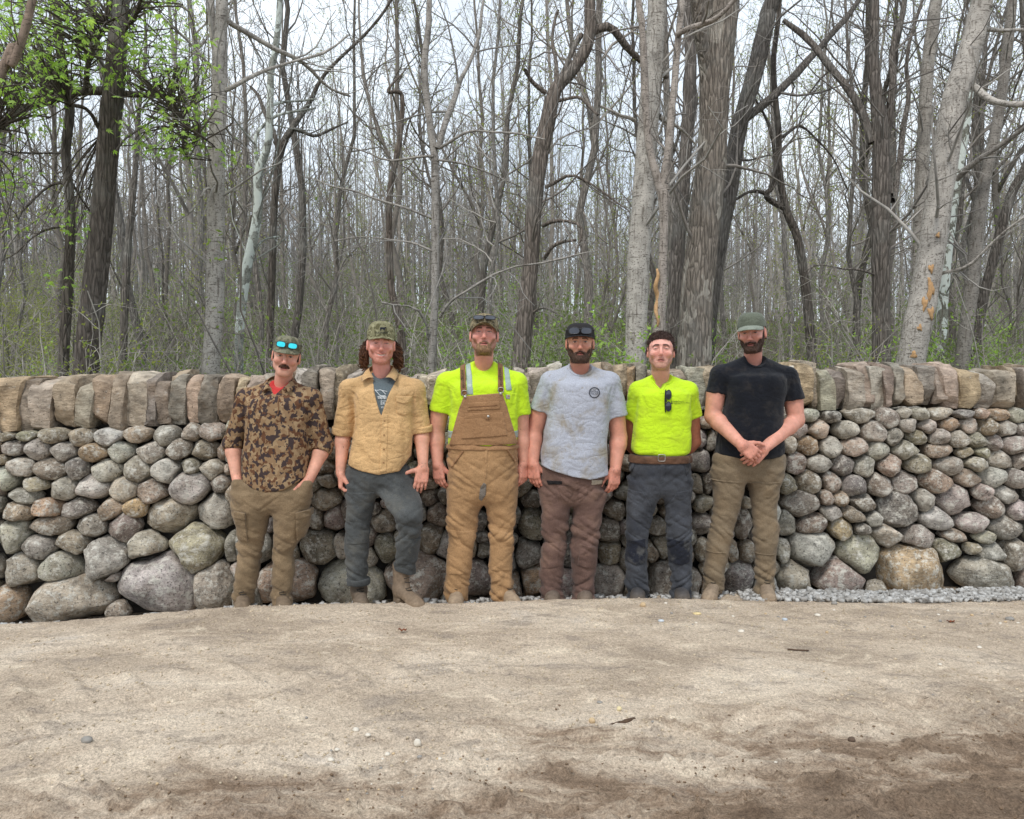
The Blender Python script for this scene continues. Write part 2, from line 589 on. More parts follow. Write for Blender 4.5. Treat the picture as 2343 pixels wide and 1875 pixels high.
Z4 = (2.782, 0, 820)
Z5 = (2.876, 1780, 820)
Z1 = (2.463, 480, 720)
Z2 = (2.463, 940, 700)
Z3 = (2.463, 1380, 700)
stones_txt = {
    Z4: """40 500 95 50 bn;163 497 150 50 n;345 495 205 80 db;520 505 175 100 rb;690 500 185 110 l;878 490 175 95 b;1060 500 180 115 g;1213 475 120 105 gb;1355 470 165 105 lb
85 572 145 95 dr;235 588 175 120 lr;405 592 180 105 g;593 603 190 108 ob;770 597 175 118 lg;960 600 205 130 lr;1142 580 148 120 db;1298 585 155 135 bd;1425 590 75 120 rb
30 645 65 55 b;143 695 165 120 ln;315 710 205 125 rd;490 700 140 125 dg;662 715 235 130 l -6;868 710 168 145 gn;1055 712 205 150 l;1212 685 115 90 ng;1350 710 150 120 bl;1460 705 50 75 r
45 765 125 165 gl;215 800 225 70 bn;385 832 200 135 gl;580 835 215 155 ll;780 828 180 155 lb;965 850 205 140 rb;1200 825 275 175 l -8;1410 795 130 140 bd
160 878 260 90 ld;110 982 200 115 b;288 960 178 115 ob;483 960 215 115 d;690 965 195 140 rbo;858 955 148 110 o;1060 1010 355 215 nbl;1365 975 270 210 dgl
65 1130 165 230 nl;305 1073 315 120 rbd;570 1075 200 130 rg;775 1080 210 170 rd;235 1208 215 135 gd;470 1180 270 125 rb;660 1268 320 255 g 12;915 1197 260 165 lr -5;1243 1215 380 275 nnb;1480 1205 90 215 g
120 1360 245 235 rnd;380 1338 265 180 nl;50 1560 150 230 ob;425 1530 600 265 bl;1000 1445 540 385 ggl;1375 1450 275 305 bgr;730 1390 100 50 db
5 930 40 110 d;-60 570 110 110 b;-70 720 120 120 g;-60 1100 130 130 d;-90 1350 160 190 g;-150 1540 240 250 b;-80 860 150 110 r;-70 480 100 80 l""",
    Z5: """197 380 145 80 ln;340 382 145 75 dg;523 380 220 90 lb;712 395 150 125 bd;820 363 105 60 nl;932 367 130 75 nl;1062 367 165 75 bl;1213 367 145 48 g;1325 365 105 60 b;1447 377 160 75 bo;1570 377 100 85 gn
130 468 120 95 gr;270 470 165 110 obl;445 473 190 105 nl;627 487 170 130 ngl;757 512 105 105 gd;845 438 135 85 gl;980 450 140 80 rl;1125 435 150 72 bo;1258 445 125 95 lb;1375 452 130 115 b;1500 465 140 100 gl;1600 470 70 75 g
75 573 85 100 bl;195 573 170 115 ob;345 588 135 125 nl;495 587 170 120 bol;660 608 160 115 nl;835 603 195 112 ng;908 523 180 90 nb;1058 517 125 100 lr;1182 530 125 105 bl;1303 540 130 95 gn;1420 558 105 98 rd;1545 568 145 115 lr
1055 608 240 85 rb;1222 617 115 65 nb;1340 618 140 60 n;1460 668 200 110 bl;1595 675 100 130 lb;110 692 140 135 dr;265 693 170 112 lr;425 712 155 135 gd;580 715 155 130 gln;740 708 160 135 br;915 695 200 112 nd;1113 710 200 115 dlr;1298 695 190 92 lb
65 830 120 130 nb;205 812 160 130 db;355 820 145 130 br;508 843 165 140 gd;668 828 175 160 lb;838 820 175 135 lr;1048 818 245 145 dob;1250 785 180 105 db;1425 785 165 125 l;1570 790 130 120 ngl
150 960 280 160 dg;310 912 100 90 bd;405 925 105 95 b;555 950 195 130 gd 12;965 935 130 130 lr;815 1005 290 230 dg;1175 935 275 190 lr;1340 880 130 88 bl;1508 905 205 105 gl;1580 1000 110 130 rl
50 1090 125 165 gd;235 1095 245 130 bd;350 1013 130 95 gdl;490 1030 170 100 bd 20;420 1125 155 155 ob;545 1118 105 80 d;630 1060 120 90 gl;1055 1060 235 140 gl 8;1425 982 220 130 rd;1290 1087 235 110 rdl
20 1270 130 160 gb;230 1265 355 235 gl;560 1290 310 250 nnl;715 1165 265 130 bl;940 1190 245 145 g;1165 1175 220 75 rb;1355 1175 150 72 lb;1507 1130 205 160 gd;1560 1290 180 230 rdg
1110 1275 230 135 ng;1270 1250 105 65 br;1415 1280 195 140 g 12;110 1465 260 215 bln;420 1460 355 235 drg;905 1395 610 320 obb 10;1390 1420 480 230 gn 14;1660 1440 160 180 r
1690 380 120 80 b;1700 480 130 110 g;1690 600 120 110 l;1700 730 120 120 r;1690 870 130 130 d;1690 1010 120 120 b;1700 1150 130 140 g;1710 1300 140 150 l""",
    Z1: """640 680 120 80 d;690 755 110 110 db;645 860 110 90 bd;660 935 110 80 rb;580 960 90 80 nd;645 1040 165 120 db;585 1150 120 140 db;700 1160 135 140 dr;600 1310 235 190 nd;745 1300 90 150 gn;430 1510 340 250 obd;790 1520 370 260 nl
345 1190 90 80 d;230 1310 270 190 gd;970 1160 170 140 bd;990 1310 160 170 bd;1240 1270 160 170 db;1160 1490 360 280 rbd;930 1100 60 100 d;1010 1060 80 60 r""",
    Z2: """140 1180 130 140 bd;100 1080 130 90 rd;190 1065 80 90 d;210 1350 130 170 dg;390 1220 90 110 d;400 1300 100 70 rd;410 1375 80 100 d;360 1550 220 250 rd;680 1090 110 100 d;690 1235 150 190 nd;595 1180 50 90 d;650 1405 170 190 d;700 1560 180 220 ob;1150 1150 120 130 bd;1120 1260 130 150 nd;1195 1250 50 100 d;1130 1390 130 160 nb;1125 1550 200 210 rbl""",
    Z3: """545 875 145 140 g;605 770 70 130 dg;530 750 110 90 g;580 660 90 60 b;525 1010 80 110 nd;590 995 60 140 d;560 1115 120 105 gn;555 1230 130 130 gd;305 1250 120 110 d;330 1350 130 160 bd;270 1380 80 150 db;390 1545 330 220 rd;555 1370 110 130 bd;765 1545 200 240 gd;720 1390 100 130 b;800 1110 60 60 b;790 1230 120 190 dr;820 1390 110 130 bd"""}

ST = []         # cx, cy, rx, ry (photo px), rot, colour code
for (sc, ox, oy), txt in stones_txt.items():
    for it in txt.replace('\n', ';').split(';'):
        q = it.split()
        ST.append([ox + float(q[0]) / sc, oy + float(q[1]) / sc, float(q[2]) / sc / 2, float(q[3]) / sc / 2,
                   math.radians(float(q[5])) if len(q) > 5 else rng.uniform(-0.08, 0.08), q[4]])
n_traced = len(ST)


def base_px(x):
    return np.interp(x, [-60, 90, 300, 480, 640, 1100, 1450, 1980, 2110, 2420], [1430, 1424, 1408, 1396, 1384, 1378, 1367, 1366, 1362, 1356])


def cope_px(x):
    return np.interp(x, [-60, 60, 300, 520, 900, 1200, 1450, 1850, 2060, 2420], [986, 985, 974, 966, 956, 948, 942, 937, 935, 934])


# the stretches that stand behind the men: keep laying courses where nothing is traced
gx, gy = np.meshgrid(np.arange(-40, 2400, 5.0), np.arange(930, 1430, 5.0))
gx, gy = gx.ravel(), gy.ravel()
gd = np.full(gx.shape, 1e9)


def ell(s):
    dx, dy = gx - s[0], gy - s[1]
    c, n = math.cos(s[4]), math.sin(s[4])
    u, v = (dx * c + dy * n) / s[2], (-dx * n + dy * c) / s[3]
    return (np.sqrt(u * u + v * v) - 1) * min(s[2], s[3])


for s in ST:
    gd = np.minimum(gd, ell(s))
gd = np.minimum(gd, (base_px(gx) - gy))
gd = np.minimum(gd, (gy - cope_px(gx)))
for _ in range(130):
    k = int(np.argmax(gd))
    if gd[k] < 7:
        break
    big = sstep(gy[k], 1100, 1330)
    ry = min(gd[k] * 1.12, 22 + 30 * big)
    rx = ry * rng.uniform(1.2, 1.5)
    s = [gx[k], gy[k], rx, ry, rng.uniform(-0.12, 0.12), ['d', 'db', 'g', 'b', 'rd', 'nd'][rng.integers(6)]]
    ST.append(s)
    gd = np.minimum(gd, ell(s))


def ico(sub):
    import bmesh
    bm = bmesh.new()
    bmesh.ops.create_icosphere(bm, subdivisions=sub, radius=1.0)
    V = np.array([v.co[:] for v in bm.verts])
    F = np.array([[v.index for v in f.verts] for f in bm.faces])
    bm.free()
    return V, F


I2, I3, I4 = ico(2), ico(3), ico(4)
m_stone = mat_stone('fieldstone_granite')
m_cope = mat_stone('coping_sandstone', True)
wall = empty('stone_wall', (0, wallY(0), 0))
tag(wall, 'long dry stone wall of rounded fieldstones topped with upright coping slabs', 'wall')
WB = np.array([0, wallY(0), 0])

S_ = np.array([[s[0], s[1], s[2], s[3], s[4]] for s in ST])
th = np.linspace(-np.pi, np.pi, 73)


def ellr(s, ang):
    c, n = np.cos(ang - s[4]), np.sin(ang - s[4])
    return 1 / np.sqrt((c / s[2]) ** 2 + (n / s[3]) ** 2)


for i, s in enumerate(ST):
    R = ellr(S_[i], th) * (1.20 if i < n_traced else 1.35)
    dx, dy = S_[:, 0] - s[0], S_[:, 1] - s[1]
    dd = np.hypot(dx, dy)
    for j in np.argsort(dd)[1:14]:
        if dd[j] > s[2] + s[3] + S_[j, 2] + S_[j, 3]:
            continue
        a = math.atan2(dy[j], dx[j])
        ri, rj = ellr(S_[i], a), ellr(S_[j], a)
        cut = dd[j] * ri / (ri + rj) + 0.7
        cs = np.cos(th - a)
        lim = np.where(cs > 0.05, cut / np.maximum(cs, 0.05), 1e6)
        R = -np.logaddexp(-R / 2.2, -lim / 2.2) * 2.2       # soft minimum
    R = np.maximum(R, 3.0)
    bot = base_px(s[0]) + 6
    lim = np.where(np.sin(th) > 0.05, (bot - s[1]) / np.maximum(np.sin(th), 0.05), 1e6)
    R = np.minimum(R, np.maximum(lim, 3))
    V0, F0 = (I4 if s[2] * s[3] > 2600 else I3)
    big = s[2] * s[3] > 2600
    size = math.sqrt(s[2] * s[3]) / 350.0          # metres, about
    ang = np.arctan2(-V0[:, 2], V0[:, 0])
    rho = np.hypot(V0[:, 0], V0[:, 2])
    Ri = np.interp(ang, th, R)
    prof = rho ** 0.62
    C = on_wall(s[0], s[1], 0.0)
    PX = s[0] + np.cos(ang) * Ri * prof
    PY = s[1] + np.sin(ang) * Ri * prof
    m_per = C[1] / FPX
    depth = min(0.30, 0.05 + size * (0.95 if not big else 0.8)) * rng.uniform(0.85, 1.12)
    if i >= n_traced:
        depth *= 0.8
    V = np.stack([(PX - s[0]) * m_per, np.sign(V0[:, 1]) * np.abs(V0[:, 1]) ** 0.88 * depth, -(PY - s[1]) * m_per * 1.01], 1)
    # worn facets: a few planes shave the boulder
    for _k in range(rng.integers(7, 12)):
        nrm = rng.normal(size=3)
        nrm[1] = -abs(nrm[1]) * 1.3
        nrm /= np.linalg.norm(nrm)
        h = V @ nrm
        lim = h.max() * rng.uniform(0.74, 0.93)
        V -= np.clip(h - lim, 0, None)[:, None] * nrm * 0.85
    sd = i * 1.7
    Pn = V + C
    nn = V0
    V = V + nn * ((fbm(Pn, 7 / (0.5 + size * 4), sd, 3) - 0.5)[:, None] * size * 0.40)
    V = V + nn * ((fbm(Pn, 38, sd + 5, 3) - 0.5)[:, None] * 0.018)
    face_out = 0.035 + rng.uniform(-0.018, 0.022) + (0.05 if big else 0)
    C = on_wall(s[0], s[1], 0.0) + np.array([0, depth - face_out - 0.05, 0])
    o = mk('fieldstone', V, F0, m_stone, wall, smooth=True, color=pal(s[5]))
    o.location = Vector((C - WB).tolist())

# upright copings -------------------------------------------------------------
cope = []


def addc(z, txt):
    sc, ox, oy = z
    for it in txt.split(';'):
        q = it.split()
        a = [float(c) for c in q[:6]]
        cope.append([ox + a[0] / sc, ox + a[1] / sc, ox + a[2] / sc, ox + a[3] / sc, oy + a[4] / sc, oy + a[5] / sc, q[6], float(q[7]) if len(q) > 7 else 0.0])


addc(Z4, """-190 -60 -200 -70 140 460 b;-90 -18 -80 -22 130 465 d;-20 150 -20 95 135 465 bo;150 240 95 182 122 465 dr;195 370 180 300 140 480 bl;368 530 322 470 135 450 br;535 628 455 578 148 450 ng;612 730 570 690 128 436 b;720 806 690 782 118 468 bd;805 962 768 910 108 440 bl;946 1000 905 990 108 446 d;992 1070 988 1080 95 436 dr;1064 1128 1070 1120 96 380 b 0.12;1078 1192 1068 1172 112 430 d;1188 1276 1178 1276 102 416 b;1278 1392 1276 1380 120 416 d;1396 1492 1388 1480 98 416 br""")
addc(Z1, """150 210 150 205 350 600 b;205 310 205 300 340 600 bl;312 400 305 395 345 590 g;400 470 398 470 330 590 b;468 532 470 530 325 590 l;530 615 530 604 310 590 d;612 712 605 700 315 590 bd;696 775 692 752 310 586 b;770 860 755 860 325 586 g;860 940 862 940 330 580 b;940 1010 942 1010 335 580 r;1010 1090 1012 1085 330 580 b;1088 1160 1088 1160 335 580 g;1160 1228 1162 1230 330 580 bl""")
addc(Z2, """94 182 92 200 365 560 bl;182 260 200 262 372 560 b;262 340 264 340 370 560 g;340 420 342 420 368 560 d;420 500 420 500 365 560 b;500 585 500 580 362 560 r;584 640 582 640 366 560 g;640 682 655 690 385 560 bl;664 780 690 780 358 555 bl;780 850 782 850 335 555 l;850 930 850 930 352 555 b;930 1010 930 1010 354 555 g;1010 1082 1010 1080 350 555 b;1082 1140 1082 1142 348 555 b""")
addc(Z3, """0 56 4 58 350 560 b;60 136 60 136 345 560 b;138 184 140 184 342 560 o;185 250 186 250 342 560 d;250 330 250 330 350 560 b;330 402 330 402 348 560 g;402 476 402 478 350 560 bd;474 592 490 592 340 572 g;560 640 594 650 345 572 b;640 730 650 730 350 575 b;730 820 730 820 345 578 d;820 900 820 900 350 580 g;900 990 900 990 345 582 b;990 1078 992 1100 342 584 l""")
addc(Z5, """105 226 138 236 40 340 bo;182 272 232 272 30 342 bg 0.06;270 360 274 370 55 340 gn;356 440 370 456 65 336 d;436 552 456 572 52 340 lg;532 640 572 640 48 330 rg 0.05;588 700 630 716 60 346 gl;660 746 712 756 55 330 rd;756 826 757 821 55 336 d;826 960 820 946 60 325 b;920 1036 942 1036 55 318 dg 0.05;1034 1110 1034 1110 65 328 dr;1066 1166 1090 1192 50 340 gb;1170 1306 1194 1310 80 330 ob;1272 1332 1300 1340 85 250 b 0.14;1300 1422 1310 1422 95 340 g;1328 1446 1340 1446 75 270 g 0.15;1420 1550 1424 1542 60 332 bg;1545 1600 1542 1600 52 326 b 0.05;1598 1680 1602 1680 50 330 d;1680 1790 1680 1780 60 330 b""")


def slab_grid(nx, ny, nz):
    """surface of a subdivided box on [-1,1]^3, shared corners"""
    key, V, F = {}, [], []
    def vid(i, j, k):
        q = (i, j, k)
        if q not in key:
            key[q] = len(V)
            V.append((2 * i / nx - 1, 2 * j / ny - 1, 2 * k / nz - 1))
        return key[q]
    for i in range(nx):
        for j in range(ny):
            F.append((vid(i, j, 0), vid(i, j + 1, 0), vid(i + 1, j + 1, 0), vid(i + 1, j, 0)))
            F.append((vid(i, j, nz), vid(i + 1, j, nz), vid(i + 1, j + 1, nz), vid(i, j + 1, nz)))
    for i in range(nx):
        for k in range(nz):
            F.append((vid(i, 0, k), vid(i + 1, 0, k), vid(i + 1, 0, k + 1), vid(i, 0, k + 1)))
            F.append((vid(i, ny, k), vid(i, ny, k + 1), vid(i + 1, ny, k + 1), vid(i + 1, ny, k)))
    for j in range(ny):
        for k in range(nz):
            F.append((vid(0, j, k), vid(0, j, k + 1), vid(0, j + 1, k + 1), vid(0, j + 1, k)))
            F.append((vid(nx, j, k), vid(nx, j + 1, k), vid(nx, j + 1, k + 1), vid(nx, j, k + 1)))
    return np.array(V), np.array(F)


SB, SF = slab_grid(8, 10, 14)
for i, (a, b, c, d, yt, yb, code, back) in enumerate(cope):
    yt -= rng.uniform(-5, 9)
    TL, TR = on_wall(a - 0.5, yt + rng.uniform(-6, 9), 0), on_wall(b + 0.5, yt + rng.uniform(-6, 9), 0)
    BL, BR = on_wall(c + 0.8, yb, 0), on_wall(d - 0.8, yb, 0)
    u, w = (SB[:, 0] + 1) / 2, (SB[:, 2] + 1) / 2
    face = (BL[None] * (1 - u)[:, None] + BR[None] * u[:, None]) * (1 - w)[:, None] + (TL[None] * (1 - u)[:, None] + TR[None] * u[:, None]) * w[:, None]
    dep = rng.uniform(0.38, 0.48) - back
    V = face.copy()
    V[:, 1] = face[:, 1] - 0.03 + rng.uniform(-0.02, 0.015) + back + (SB[:, 1] + 1) / 2 * dep
    ce = V.mean(0)
    V -= ce
    wd = (b - a) / 350
    # top corners broken off, faces uneven, edges rounded
    ext = np.abs(V).max(0)
    for kk in range(rng.integers(9, 14)):
        nrm = np.array([rng.normal() * (0.9 if kk < 4 else 0.35), -abs(rng.normal()) * 0.9, rng.normal() * 0.6 + (1.0 if kk < 4 else 0)])
        nrm /= np.linalg.norm(nrm)
        h = V @ nrm
        lim = (np.abs(nrm) * ext).sum() * rng.uniform(0.66, 0.92)
        V -= np.clip(h - lim, 0, None)[:, None] * nrm
    r_edge = np.sort(np.abs(SB), axis=1)[:, 1]
    V *= (1 - 0.03 * sstep(r_edge, 0.8, 1.0))[:, None] * np.array([1, 0.6, 0.6]) + (1 - np.array([1, 0.6, 0.6]))
    nn = SB / np.linalg.norm(SB, axis=1)[:, None]
    Pn = V + i * 3.1
    V = V + nn * ((fbm(Pn, 7, i, 2) - 0.5)[:, None] * 0.04) + nn * ((fbm(Pn, 30, i + 2, 3) - 0.5)[:, None] * 0.016)
    o = mk('coping_stone', V, SF, m_cope, wall, smooth=True, color=tuple(np.array(pal(code, 0.14)) * np.array([0.85, 0.83, 0.80, 1]) + np.array([0.09, 0.077, 0.060, 0])))
    try:
        o.data.set_sharp_from_angle(angle=math.radians(19))
    except Exception:
        pass
    o.location = Vector((ce - WB).tolist())

# rubble hearting inside the wall, and its far face
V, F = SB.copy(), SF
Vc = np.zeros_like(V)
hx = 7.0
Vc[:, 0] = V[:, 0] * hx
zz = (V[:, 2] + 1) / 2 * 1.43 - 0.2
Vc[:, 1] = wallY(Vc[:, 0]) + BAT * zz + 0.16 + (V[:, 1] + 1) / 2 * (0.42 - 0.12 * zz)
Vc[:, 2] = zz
m_core = mat_flat('hearting_gap_shade', (0.06, 0.053, 0.046, 1), 0.95, 0.4, 25, 0.6)  # core coloured near black, so shade in the gaps is put into its colour
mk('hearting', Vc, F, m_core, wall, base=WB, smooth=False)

# ================================================================== PEOPLE: distance-field modelling
f32 = np.float32


def smin(a, b, k):
    h = np.clip(0.5 + 0.5 * (b - a) / k, 0, 1)
    return b * (1 - h) + a * h - k * h * (1 - h)


def smax(a, b, k):
    return -smin(-a, -b, k)


def cone(P, a, b, ra, rb, s=None):
    """tapered capsule; s squashes the axes"""
    a, b = np.asarray(a, f32), np.asarray(b, f32)
    Q = P - a
    d = b - a
    if s is not None:
        s = np.asarray(s, f32)
        Q = Q / s
        d = d / s
    t = np.clip(Q @ d / (d @ d + 1e-12), 0, 1)
    Q = Q - t[:, None] * d
    return np.sqrt(np.einsum('ij,ij->i', Q, Q)) - (ra + (rb - ra) * t)


def ball(P, c, r):
    r = np.asarray(r, f32) * np.ones(3, f32)
    Q = (P - np.asarray(c, f32)) / r
    return (np.sqrt(np.einsum('ij,ij->i', Q, Q)) - 1) * r.min()


def loft(P, keys, n=2.3, cap=0.01):
    """stack of superellipse sections; keys rows z, cx, cy, a, b"""
    k = np.asarray(keys, float)
    k = k[np.argsort(k[:, 0])]
    z = np.linspace(k[0, 0], k[-1, 0], 60)
    kk = spline(k, 240)
    cx, cy, a, b = [np.interp(P[:, 2], kk[:, 0], kk[:, i]).astype(f32) for i in (1, 2, 3, 4)]
    r = (np.abs((P[:, 0] - cx) / a) ** n + np.abs((P[:, 1] - cy) / b) ** n) ** f32(1 / n)
    d = (r - 1) * np.minimum(a, b)
    return smax(d, np.maximum(P[:, 2] - k[-1, 0], k[0, 0] - P[:, 2]), cap)


_CORN = np.array([[i, j, k] for i in (0, 1) for j in (0, 1) for k in (0, 1)])
_EDGE = [(a, b) for a in range(8) for b in range(a + 1, 8) if np.abs(_CORN[a] - _CORN[b]).sum() == 1]


def nets(Fv, lo, h):
    S = Fv < 0
    n = np.array(Fv.shape)
    cnt = np.zeros(n - 1, np.int8)
    for c in _CORN:
        cnt += S[c[0]:n[0] - 1 + c[0], c[1]:n[1] - 1 + c[1], c[2]:n[2] - 1 + c[2]]
    mask = (cnt > 0) & (cnt < 8)
    idx = np.full(mask.shape, -1, np.int64)
    I = np.argwhere(mask)
    idx[mask] = np.arange(len(I))
    vals = [Fv[I[:, 0] + c[0], I[:, 1] + c[1], I[:, 2] + c[2]] for c in _CORN]
    acc = np.zeros((len(I), 3))
    w = np.zeros(len(I))
    for a, b in _EDGE:
        fa, fb = vals[a], vals[b]
        m = (fa < 0) != (fb < 0)
        t = np.where(m, fa / np.where(m, fa - fb, 1), 0)
        acc += m[:, None] * (_CORN[a] + (_CORN[b] - _CORN[a]) * t[:, None])
        w += m
    V = lo + h * (I + acc / w[:, None])
    Fs = []
    for ax in range(3):
        o = [(ax + 1) % 3, (ax + 2) % 3]
        sl0 = [slice(None)] * 3
        sl1 = [slice(None)] * 3
        sl0[ax], sl1[ax] = slice(0, -1), slice(1, None)
        e = S[tuple(sl0)] != S[tuple(sl1)]
        q = np.argwhere(e)
        q = q[(q[:, o[0]] > 0) & (q[:, o[1]] > 0) & (q[:, o[0]] < n[o[0]] - 1) & (q[:, o[1]] < n[o[1]] - 1)]
        s_in = S[q[:, 0], q[:, 1], q[:, 2]]
        d0, d1 = np.zeros(3, int), np.zeros(3, int)
        d0[o[0]], d1[o[1]] = 1, 1
        g = lambda r: idx[r[:, 0], r[:, 1], r[:, 2]]
        quad = np.stack([g(q - d0 - d1), g(q - d1), g(q), g(q - d0)], 1)
        quad[~s_in] = quad[~s_in][:, ::-1]
        Fs.append(quad)
    Fq = np.concatenate(Fs)
    return V, Fq[(Fq >= 0).all(1)]


def surf(f, lo, hi, h, B=4, pad=0.01):
    """mesh of f < 0 inside the box; only blocks near the surface are sampled finely"""
    lo, hi = np.asarray(lo, float) - 2 * h, np.asarray(hi, float) + 2 * h
    nb = np.ceil((hi - lo) / (h * B)).astype(int)
    g = np.stack(np.meshgrid(*[np.arange(k) for k in nb], indexing='ij'), -1).reshape(-1, 3)
    cen = (lo + h * (g * B + (B - 1) / 2)).astype(f32)
    dc = f(cen)
    act = np.abs(dc) < B * h * 1.5 + pad
    Fv = np.repeat(np.repeat(np.repeat(dc.reshape(nb), B, 0), B, 1), B, 2).astype(f32)
    q = np.stack(np.meshgrid(*[np.arange(B)] * 3, indexing='ij'), -1).reshape(-1, 3)
    ids = (g[act][:, None] * B + q[None]).reshape(-1, 3)
    out = np.empty(len(ids), f32)
    for i in range(0, len(ids), 400000):
        out[i:i + 400000] = f((lo + h * ids[i:i + 400000]).astype(f32))
    Fv[ids[:, 0], ids[:, 1], ids[:, 2]] = out
    return nets(Fv, lo, h)


def ridge(P, sc, seed):
    n = vnoise(P, sc, seed)
    return np.abs(2 * n - 1) ** f32(0.75)          # rounded folds with sharp creases between


def unit(v):
    v = np.asarray(v, float)
    return v / (np.linalg.norm(v) + 1e-12)


def hand_parts(W, d, pn, side, curl=(0.25, 0.35, 0.25), thumb=0.5, sc=1.0, spread=0.06, thumb_in=0.35):
    """capsules of a hand: W wrist, d along the fingers, pn palm normal, side: +1/-1 which way the thumb leaves"""
    d, pn = unit(d), np.asarray(pn, float)
    pn = unit(pn - d * (pn @ d))
    l = np.cross(d, pn) * side                 # towards the thumb
    L = []
    fl = [0.078, 0.086, 0.080, 0.062]
    fr = [0.0100, 0.0102, 0.0095, 0.0083]
    for i in range(4):
        lat = (1.5 - i) * 0.0205 * sc
        k = W + d * (0.088 - 0.004 * abs(i - 1)) * sc + l * lat + pn * -0.004
        L.append((W + d * 0.012 + l * lat * 0.75, k, 0.0165 * sc, 0.0135 * sc, 0.012))
        ang = 0.0
        p = k
        sp = l * (1.5 - i) * spread
        for j in range(3):
            ang += curl[j] * (1 + 0.12 * i)
            dr = unit(d * math.cos(ang) + pn * math.sin(ang) + sp)
            ln = fl[i] * (0.44, 0.31, 0.25)[j] * sc
            q = p + dr * ln
            L.append((p, q, fr[i] * (1.05 - 0.1 * j) * sc, fr[i] * (0.98 - 0.12 * j) * sc, 0.004))
            p = q
    p = W + d * 0.018 * sc + l * 0.022 * sc + pn * 0.008
    dirs = [unit(d * 0.75 + l * thumb + pn * thumb_in), unit(d * 0.9 + l * thumb * 0.8 + pn * thumb_in), unit(d * 1.0 + l * thumb * 0.4 + pn * thumb_in * 0.8)]
    for j, (ln, r0, r1) in enumerate(((0.046, 0.0185, 0.0140), (0.036, 0.0125, 0.0112), (0.028, 0.0110, 0.0088))):
        q = p + dirs[j] * ln * sc
        L.append((p, q, r0 * sc, r1 * sc, 0.011 if j == 0 else 0.004))
        p = q
    return L


def arm_mesh(S, E, W, hp, r=(0.056, 0.047, 0.050, 0.031), start=0.25, flat=None):
    S, E, W = [np.asarray(q, float) for q in (S, E, W)]
    a0 = S + (E - S) * max(start, 0.45)
    mid = E + (W - E) * 0.22
    ax = unit(W - E)

    def f(P):
        dd = cone(P, a0, E, r[0], r[1])
        dd = smin(dd, cone(P, E, mid, r[1] * 0.96, r[2]), 0.02)
        dd = smin(dd, cone(P, mid, W, r[2], r[3]), 0.02)
        hd = None
        for a, b, ra, rb, k in hp:
            c = cone(P, a, b, ra, rb)
            hd = c if hd is None else smin(hd, c, k)
        dd = smin(dd, hd, 0.016)
        return dd
    pts = np.array([a0, E, W] + [q for l in hp for q in l[:2]])
    return surf(f, pts.min(0) - 0.065, pts.max(0) + 0.065, 0.0039, pad=0.003), f


# ---------------------------------------------------------------- cloth, skin and leather
m_skin = mat_vcol('skin', 0.52, 0.10, 55, 0.25, 0.35, 0.003, Subsurface_Weight=0.08, Subsurface_Scale=0.01)
m_hair = mat_vcol('hair', 0.6, 0.45, 220, 0.8, 0.3, 0.006)
m_leather = mat_vcol('leather', 0.75, 0.3, 45, 0.35, 0.25, 0.004)
m_metal = mat_flat('metal', (0.45, 0.42, 0.38, 1), 0.35, 0.2, 60, Metallic=0.9)
m_black = mat_flat('black_plastic', (0.012, 0.012, 0.014, 1), 0.3, 0.2, 60, spec=0.5)
m_lens = mat_flat('dark_lens', (0.025, 0.028, 0.04, 1), 0.08, 0.1, 30, spec=0.8)
t = NT('mirror_lens')
m_mirror = t.fin(t.mix(t.noise(t.coord(), 60, 3), (0.0, 0.62, 0.78, 1), (0.05, 0.80, 0.80, 1)), 0.18, spec=0.9, Metallic=0.35)
m_thread = mat_flat('lace', (0.03, 0.027, 0.024, 1), 0.9, 0.3, 80)
m_white = mat_flat('white_print', (0.72, 0.75, 0.76, 1), 0.8, 0.08, 60)
m_ink = mat_flat('dark_print', (0.012, 0.014, 0.022, 1), 0.8, 0.1, 60)


